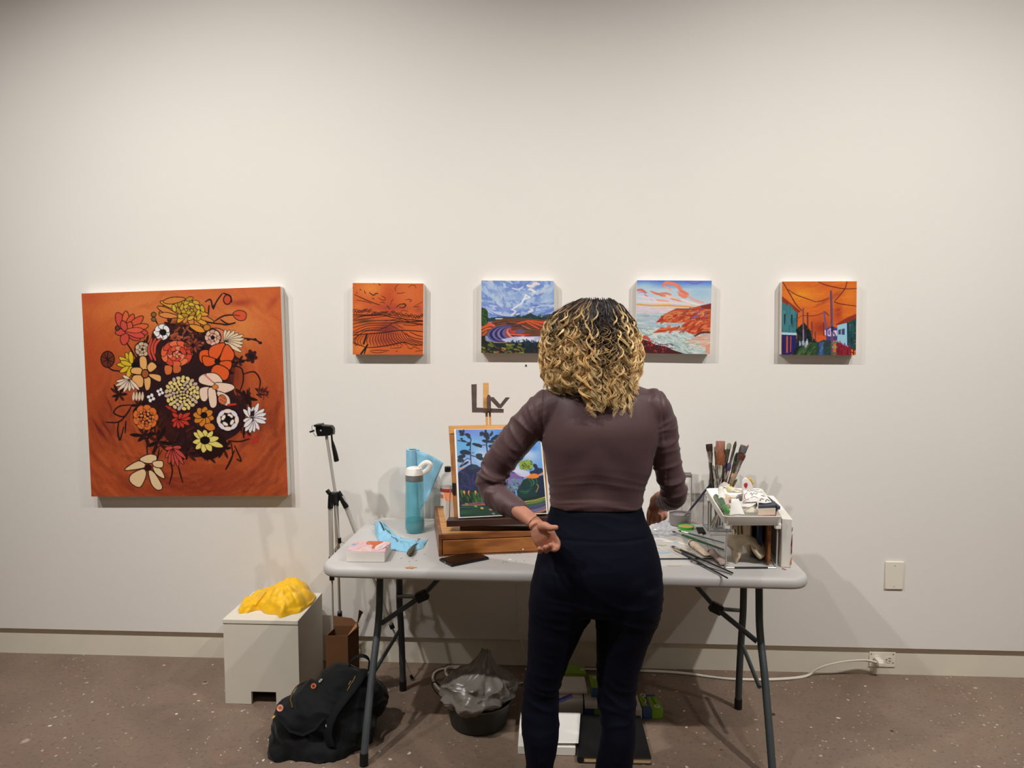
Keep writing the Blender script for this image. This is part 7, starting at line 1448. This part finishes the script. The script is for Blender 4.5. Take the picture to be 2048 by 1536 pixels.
def surf(x, y, lift=.004):  # first bag point seen along the pixel ray
    d_ = _ray(x, y); d_ = d_/np.linalg.norm(d_); rel = bvh_v-CAM; tt = rel@d_; dist = np.linalg.norm(rel-tt[:, None]*d_, axis=1); ok = dist < .009
    if not ok.any(): ok = dist < dist.min()+.004
    return CAM+d_*(tt[ok].min()-lift)
MB().tube(catmull([P(697, 1335, -.60), P(703, 1322, -.605), P(715, 1313, -.61), P(728, 1312, -.61), P(738, 1320, -.60), P(737, 1338, -.585)], 6), .009, 10, flat=(.35, 1.3)).build('carry_handle', M_strap, t)
MB().tube([surf(*p, .006) for p in [(728, 1340), (716, 1362), (700, 1384), (684, 1404), (668, 1426), (658, 1448), (655, 1470), (662, 1492)]], .017, 12, flat=(.4, 1.2)).build('shoulder_strap', M_strap, t)
MB().tube([surf(*p, .003) for p in [(604, 1364), (592, 1374), (584, 1386), (581, 1400), (585, 1416)]], .0028, 6).build('zipper', mat('brass_zip', (120, 92, 50), rough=.4, metal=.7), t)
zp = MB().tube([surf(*p, .003) for p in [(711, 1352), (706, 1362), (699, 1372), (694, 1382)]], .0022, 6).build('zipper', MATS['brass_zip'], t)
MB().tube([surf(702, 1362, .006), surf(697, 1370, .008)], .003, 8).build('zip_pull', MATS['brass_zip'], zp)
m_ = MB(); m_.tube([surf(*p, .004) for p in [(560, 1440), (580, 1462), (606, 1470), (630, 1458), (648, 1436)]], .006, 8, flat=(.5, 1.2)); m_.build('pocket_seam', M_strap, t)
pins = [((560, 1416), .0125, (226, 160, 130), 'round pink enamel pin', (206, 96, 60)), ((627, 1372), .0105, (206, 104, 60), 'orange ladybird-shaped enamel pin', (80, 40, 40)), ((641, 1361), .009, (206, 206, 204), 'small silver leaf pin', (150, 150, 150)), ((547, 1434), .008, (214, 170, 70), 'small gold pin on the left side', (206, 200, 190)), ((654, 1451), .006, (150, 150, 150), 'little metal buckle', (90, 90, 90))]
for (x, y), r, c, lab, c2 in pins:
    p = surf(x, y, .003); dn = (CAM-p); dn /= np.linalg.norm(dn); fl = (1, .45) if 'leaf' in lab or 'gold' in lab else (1, 1.0)
    o = MB().tube([p, p+dn*.003], r, 16, flat=fl, up=(.7, 0, .7)).build('enamel_pin', HN(c), t); o['label'] = lab
    MB().tube([p+dn*.003, p+dn*.0036], r*.5, 10, flat=fl, up=(.7, 0, .7)).build('pin_centre', HN(c2), o)

# ================================================================ under the table
bc_ = at_z(952, 1474, 0); br_ = .118; BC = V(bc_[0], bc_[1]+br_, 0); bh = .105; M_bkt = mat('dark_bucket', (52, 50, 46), rough=.5, metal=.3, var=.15, vscale=12)
t = thing('bucket', 'wide dark grey bucket with wire handle under the table', 'bucket', BC)
MB().lathe([(br_*.93, .001), (br_, .006), (br_*1.17, bh), (br_*1.2, bh+.003), (br_*1.15, bh+.004), (br_*.97, .012), (.001, .012)], BC*V(1, 1, 0), 48, cap=False).build('bucket_body', M_bkt, t)
MB().tube([BC+V(br_*1.19*math.cos(a), br_*1.19*math.sin(a), bh+.003) for a in np.linspace(0, 2*PI, 48, endpoint=False)], .0024, 8, closed=True).build('rim', mat('steel_rim', (120, 118, 112), rough=.35, metal=.9), t)
hl = [BC+V(-br_*1.19, -.01, bh-.01), at_y(872, 1384, BC[1]-.03), at_y(864, 1370, BC[1]-.02), at_y(870, 1364, BC[1]), at_y(884, 1374, BC[1]+.03), at_y(898, 1386, BC[1]+.06)]
MB().tube(catmull(hl, 5), .0025, 8).build('wire_handle', M_black, t)
M_poly = mat('plastic_bag', (128, 122, 114), rough=.3, alpha=.8, spec=.6, var=.08, vscale=14)
def bagdisp():
    nu, nv = 90, 60; vs = []
    for i in range(nv+1):
        f = i/nv
        for j in range(nu):
            a = 2*PI*j/nu; r0 = np.interp(f, [0, .12, .3, .55, .75, .88, 1], [.10, .158, .152, .125, .060, .036, .022])
            zz_ = np.interp(f, [0, .12, .3, .55, .75, .88, 1], [bh-.03, bh+.02, bh+.065, bh+.098, bh+.13, bh+.165, bh+.20])
            q = Vector((math.cos(a)*1.5, math.sin(a)*1.5, f*2.2)); dst, _ = noise.voronoi(q*1.1); n_ = (dst[1]-dst[0])-.3+.5*noise.noise(q*3.1)
            r = r0*(1+.26*n_)+(.018 if -.9 < math.cos(a) < .2 and f < .2 else 0); sh_ = .03*f*f
            x = BC[0]+r*math.cos(a)+sh_; y = BC[1]+r*math.sin(a)*.95
            if f < .14: x = BC[0]+r*.93*math.cos(a); y = BC[1]+r*.93*math.sin(a)
            vs.append((x, y, zz_+.016*noise.noise(q*2.3+Vector((5, 0, 0)))))
    fs = [(i*nu+j, i*nu+(j+1) % nu, (i+1)*nu+(j+1) % nu, (i+1)*nu+j) for i in range(nv) for j in range(nu)]+[tuple(range(nv*nu, nv*nu+nu))]
    return MB().add(vs, fs)
o = bagdisp().build('plastic_bag', M_poly, smooth=30); tag(o, 'crumpled translucent plastic bag stuffed into the dark bucket', 'bag')
# white cable loops behind the bucket
t = thing('cable_coil', 'loops of white cable on the floor behind the bucket', 'cable', at_z(880, 1365, 0))
for pts in ([at_z(884, 1384, .01), at_z(872, 1372, .006), at_z(865, 1358, .006), at_z(869, 1345, .006), at_z(882, 1338, .006), at_z(905, 1336, .006), at_z(930, 1337, .006), at_z(955, 1337, .006)], [at_z(904, 1359, .05), at_z(893, 1350, .04), at_z(890, 1341, .03), at_z(895, 1334.5, .02), at_z(910, 1333, .01), at_z(930, 1334, .006), at_z(960, 1336, .006)], [at_z(1028, 1370, .006), at_z(1040, 1366, .006), at_z(1056, 1364, .006)]):
    for p in pts: p[1] = min(p[1], -.012)
    MB().tube(catmull(pts, 6), .0042, 8).build('cable', M_cord, t); MB().tube([p+V(.004, -.006, .003) for p in catmull(pts, 6)], .0042, 8).build('cable', M_cord, t)
# thin cord hanging down the wall from the table
cdp = [at_y(1031, 1120, -.012), at_y(1031, 1162, -.012), at_y(1034, 1200, -.012), at_y(1038, 1255, -.012), at_y(1043, 1285, -.012), at_y(1050, 1310, -.012), at_y(1058, 1325, -.012), at_z(1066, 1341, .006)]; cdp[-1][1] = -.03
solo(MB().tube(catmull(cdp, 6), .0028, 8), 'hanging_cord', M_cord, 'thin white cord hanging down the wall behind the person\'s legs', 'cord')

def carton(name, lab, cat, FLp, FRp, depth, h, z0, m, group=None, ang=None, **k):
    a = at_z(*FLp, z0); b = at_z(*FRp, z0); d = b-a; d /= np.linalg.norm(d); n_ = V(-d[1], d[0], 0)*depth; z = V(0, 0, .0008); hv = V(0, 0, h)
    t = thing(name, lab, cat, (a+b+n_)/2, group); P_ = [a+z, b+z, b+n_+z, a+n_+z]; return t, P_, hv
def cbuild(t, P_, hv, m, nm='box_body', bevel=.001): return MB().hexa(P_, [p+hv for p in P_]).build(nm, m, t, bevel=bevel)
M_wbox = mat('white_card', (214, 208, 196), rough=.7, var=.04, vscale=6); M_green = mat('lime_card', (128, 168, 34), rough=.5); M_bluec = mat('blue_card', (50, 84, 140), rough=.5); M_dgreen = mat('olive_card', (84, 110, 30), rough=.5)
def panel(t, P_, hv, face, u0, u1, v0, v1, m, nm='printed_panel', e=.0006):
    """thin printed patch on the 'top' or 'front' face"""
    A_, B_, C_, D_ = P_
    if face == 'top': f = lambda u, v: (A_*(1-u)+B_*u)*(1-v)+(D_*(1-u)+C_*u)*v+hv+V(0, 0, e*.5); n_ = V(0, 0, e)
    else: n0 = (A_-D_); n0 = n0/np.linalg.norm(n0); f = lambda u, v: A_*(1-u)+B_*u+hv*v+n0*e*.2; n_ = n0*e
    q = [f(u0, v0), f(u1, v0), f(u1, v1), f(u0, v1)]; return MB().prism(q, n_).build(nm, m, t)
def ringmark(t, P_, hv, u, v, r, m):
    A_, B_, C_, D_ = P_; c = (A_*(1-u)+B_*u)*(1-v)+(D_*(1-u)+C_*u)*v+hv+V(0, 0, .0014)
    MB().tube([c+V(r*math.cos(a), r*math.sin(a), 0) for a in np.linspace(0, 2*PI, 20, endpoint=False)], .0018, 6, closed=True).build('circle_mark', m, t)
# stack of white canvases, front
t, P_, hv = carton('canvas_stack', 'thick white canvas lying on the floor in front, between the person\'s feet and the black sketchbook', 'canvas', (1036, 1509), (1151, 1512), .255, .034, 0, None); t['label'] = 'thick white canvas lying flat on the floor beside the black sketchbook'; t.name = 'white_canvas'
cbuild(t, P_, hv, M_cvs, 'canvas_body', .002)
A_ = at_z(1050, 1491, .036); B_ = at_z(1156.5, 1492, .036); C_ = at_z(1161, 1432, .036); D_ = at_z(1062, 1430, .036)
def shf(u, v): p = (A_*(1-u)+B_*u)*(1-v)+(D_*(1-u)+C_*u)*v; return p+V(0, 0, .010*(1-v)**2+.012*v**2+.001)
solo(MB().grid(shf, 14, 18), 'loose_paper', M_paper, 'white sheet of paper curling on top of the floor canvas', 'paper', smooth=True, solid=.001)
# sketchbook
t, P_, hv = carton('sketchbook', 'large closed black sketchbook with cream pages on the floor under the person', 'sketchbook', (1161, 1527), (1303, 1530), .31, .026, 0, None); t['label'] = 'large closed black sketchbook lying on the floor at the right foot'
e = V(.004, .004, 0); Q = [P_[0]+V(.006, .003, .004), P_[1]+V(-.003, .003, .004), P_[2]+V(-.003, -.003, .004), P_[3]+V(.006, -.003, .004)]
MB().hexa(Q, [p+V(0, 0, .018) for p in Q]).build('pages', mat('cream_pages', (224, 196, 150), rough=.7, bump=.5, bscale=300, stretch=(.1, .1, 8)), t)
M_cover = mat('black_cover', (12, 12, 12), rough=.6)
MB().hexa(P_, [p+V(0, 0, .004) for p in P_]).build('back_cover', M_cover, t, bevel=.001); MB().hexa([p+V(0, 0, .0222) for p in P_], [p+V(0, 0, .026) for p in P_]).build('front_cover', M_cover, t, bevel=.001)
MB().tube([P_[0]+V(0, 0, .013), P_[3]+V(0, 0, .013)], .0135, 14).build('spine', M_cover, t)
# green cartons right
t, P_, hv = carton('paint_carton', 'lime green carton with a pale circle, rightmost of the boxes on the floor', 'carton', (1304, 1438), (1326, 1437), .125, .042, 0, None); cbuild(t, P_, hv, M_green); panel(t, P_, hv, 'top', .05, .95, .86, .99, M_bluec); panel(t, P_, hv, 'top', .45, .6, .3, .8, M_dgreen); ringmark(t, P_, hv, .55, .16, .010, M_white); right1 = P_
t, P_, hv = carton('paint_carton', 'green and blue carton with a string loop on top, left of the lime one', 'carton', (1286, 1438), (1303, 1438), .125, .042, 0, None); cbuild(t, P_, hv, M_green); panel(t, P_, hv, 'front', 0, 1, 0, .99, M_bluec); panel(t, P_, hv, 'top', 0, 1, 0, .2, M_bluec); panel(t, P_, hv, 'top', .5, 1, .25, .95, mat('grey_print', (92, 92, 84), rough=.6))
c = (P_[0]+P_[1]+P_[2]+P_[3])/4+hv; m_ = MB(); m_.tube(catmull([c+V(-.014, .05, .003), c+V(-.006, .06, .005), c+V(.006, .055, .004), c+V(.006, .04, .004), c+V(-.006, .036, .005), c+V(0, .02, .003), c+V(.004, 0, .004), c+V(-.002, -.02, .003), c+V(.004, -.035, .003)], 6, False), .0022, 6); solo(m_, 'string', M_cord, 'short loop of white string lying on the green and blue carton', 'string')
t, P_, hv = carton('white_box', 'small white box left of the green and blue carton, beside the trouser leg', 'box', (1264, 1438), (1284, 1438), .125, .040, 0, None); cbuild(t, P_, hv, M_wbox)
# boxes between the legs
t, P_, hv = carton('white_box', 'white carton standing at the back of the floor pile, between the trouser legs', 'box', (1108, 1432), (1166, 1432), .13, .075, 0, None); cbuild(t, P_, hv, M_wbox); zb1 = .0765
solo(MB().hexa([p+hv*.05+V(.0, -.01, .0) for p in (P_[0]+V(0, -.005, 0), P_[0]+V(.11, -.005, 0), P_[0]+V(.11, -.003, 0), P_[0]+V(0, -.003, 0))], [p+hv*.55+V(0, -.01, 0) for p in (P_[0]+V(0, -.005, 0), P_[0]+V(.11, -.005, 0), P_[0]+V(.11, -.003, 0), P_[0]+V(0, -.003, 0))]) if False else MB().tube([at_y(1118, 1402, P_[0][1]-.02), at_y(1144, 1391, P_[0][1]-.02)], .009, 12), 'purple_marker', HN((74, 70, 150)), 'violet-blue marker lying in front of the white carton between the legs', 'marker')
dsk = at_z(1143, 1430, 0); solo(MB().lathe([(.002, .001), (.026, .002), (.030, .012), (.024, .024), (.003, .028)], V(dsk[0], dsk[1]-.05, 0), 24), 'tape_roll', mat('dark_tape', (26, 22, 20), rough=.5), 'dark round roll on the floor behind the white sheet of paper', 'tape roll')
t2, P2_, hv2 = carton('white_box', 'white canvas box lying on top of the back carton', 'box', (1112, 1388), (1174, 1388), .12, .022, zb1, None); cbuild(t2, P2_, hv2, M_cvs, 'canvas_body')
t3, P3_, hv3 = carton('paint_carton', 'lime green carton lying flat, furthest back under the table', 'carton', (1130, 1352), (1172, 1352), .08, .012, .100, None); cbuild(t3, P3_, hv3, M_green); ringmark(t3, P3_, hv3, .85, .4, .008, M_white)
t4, P4_, hv4 = carton('white_box', 'low white box between the legs with blue and green carton beneath', 'box', (1170, 1418), (1212, 1418), .13, .03, .042, None); cbuild(t4, P4_, hv4, M_wbox)
t5, P5_, hv5 = carton('paint_carton', 'blue and green carton at the bottom of the pile between the legs', 'carton', (1169, 1434), (1212, 1434), .13, .040, 0, None); cbuild(t5, P5_, hv5, M_bluec); panel(t5, P5_, hv5, 'front', .45, .75, .02, .98, M_green)
t6, P6_, hv6 = carton('paint_carton', 'green carton with blue end on top of the low white box between the legs', 'carton', (1183, 1394), (1216, 1394), .12, .04, .074, None); cbuild(t6, P6_, hv6, M_green); panel(t6, P6_, hv6, 'front', 0, 1, 0, .99, M_bluec); ringmark(t6, P6_, hv6, .3, .75, .008, M_white)
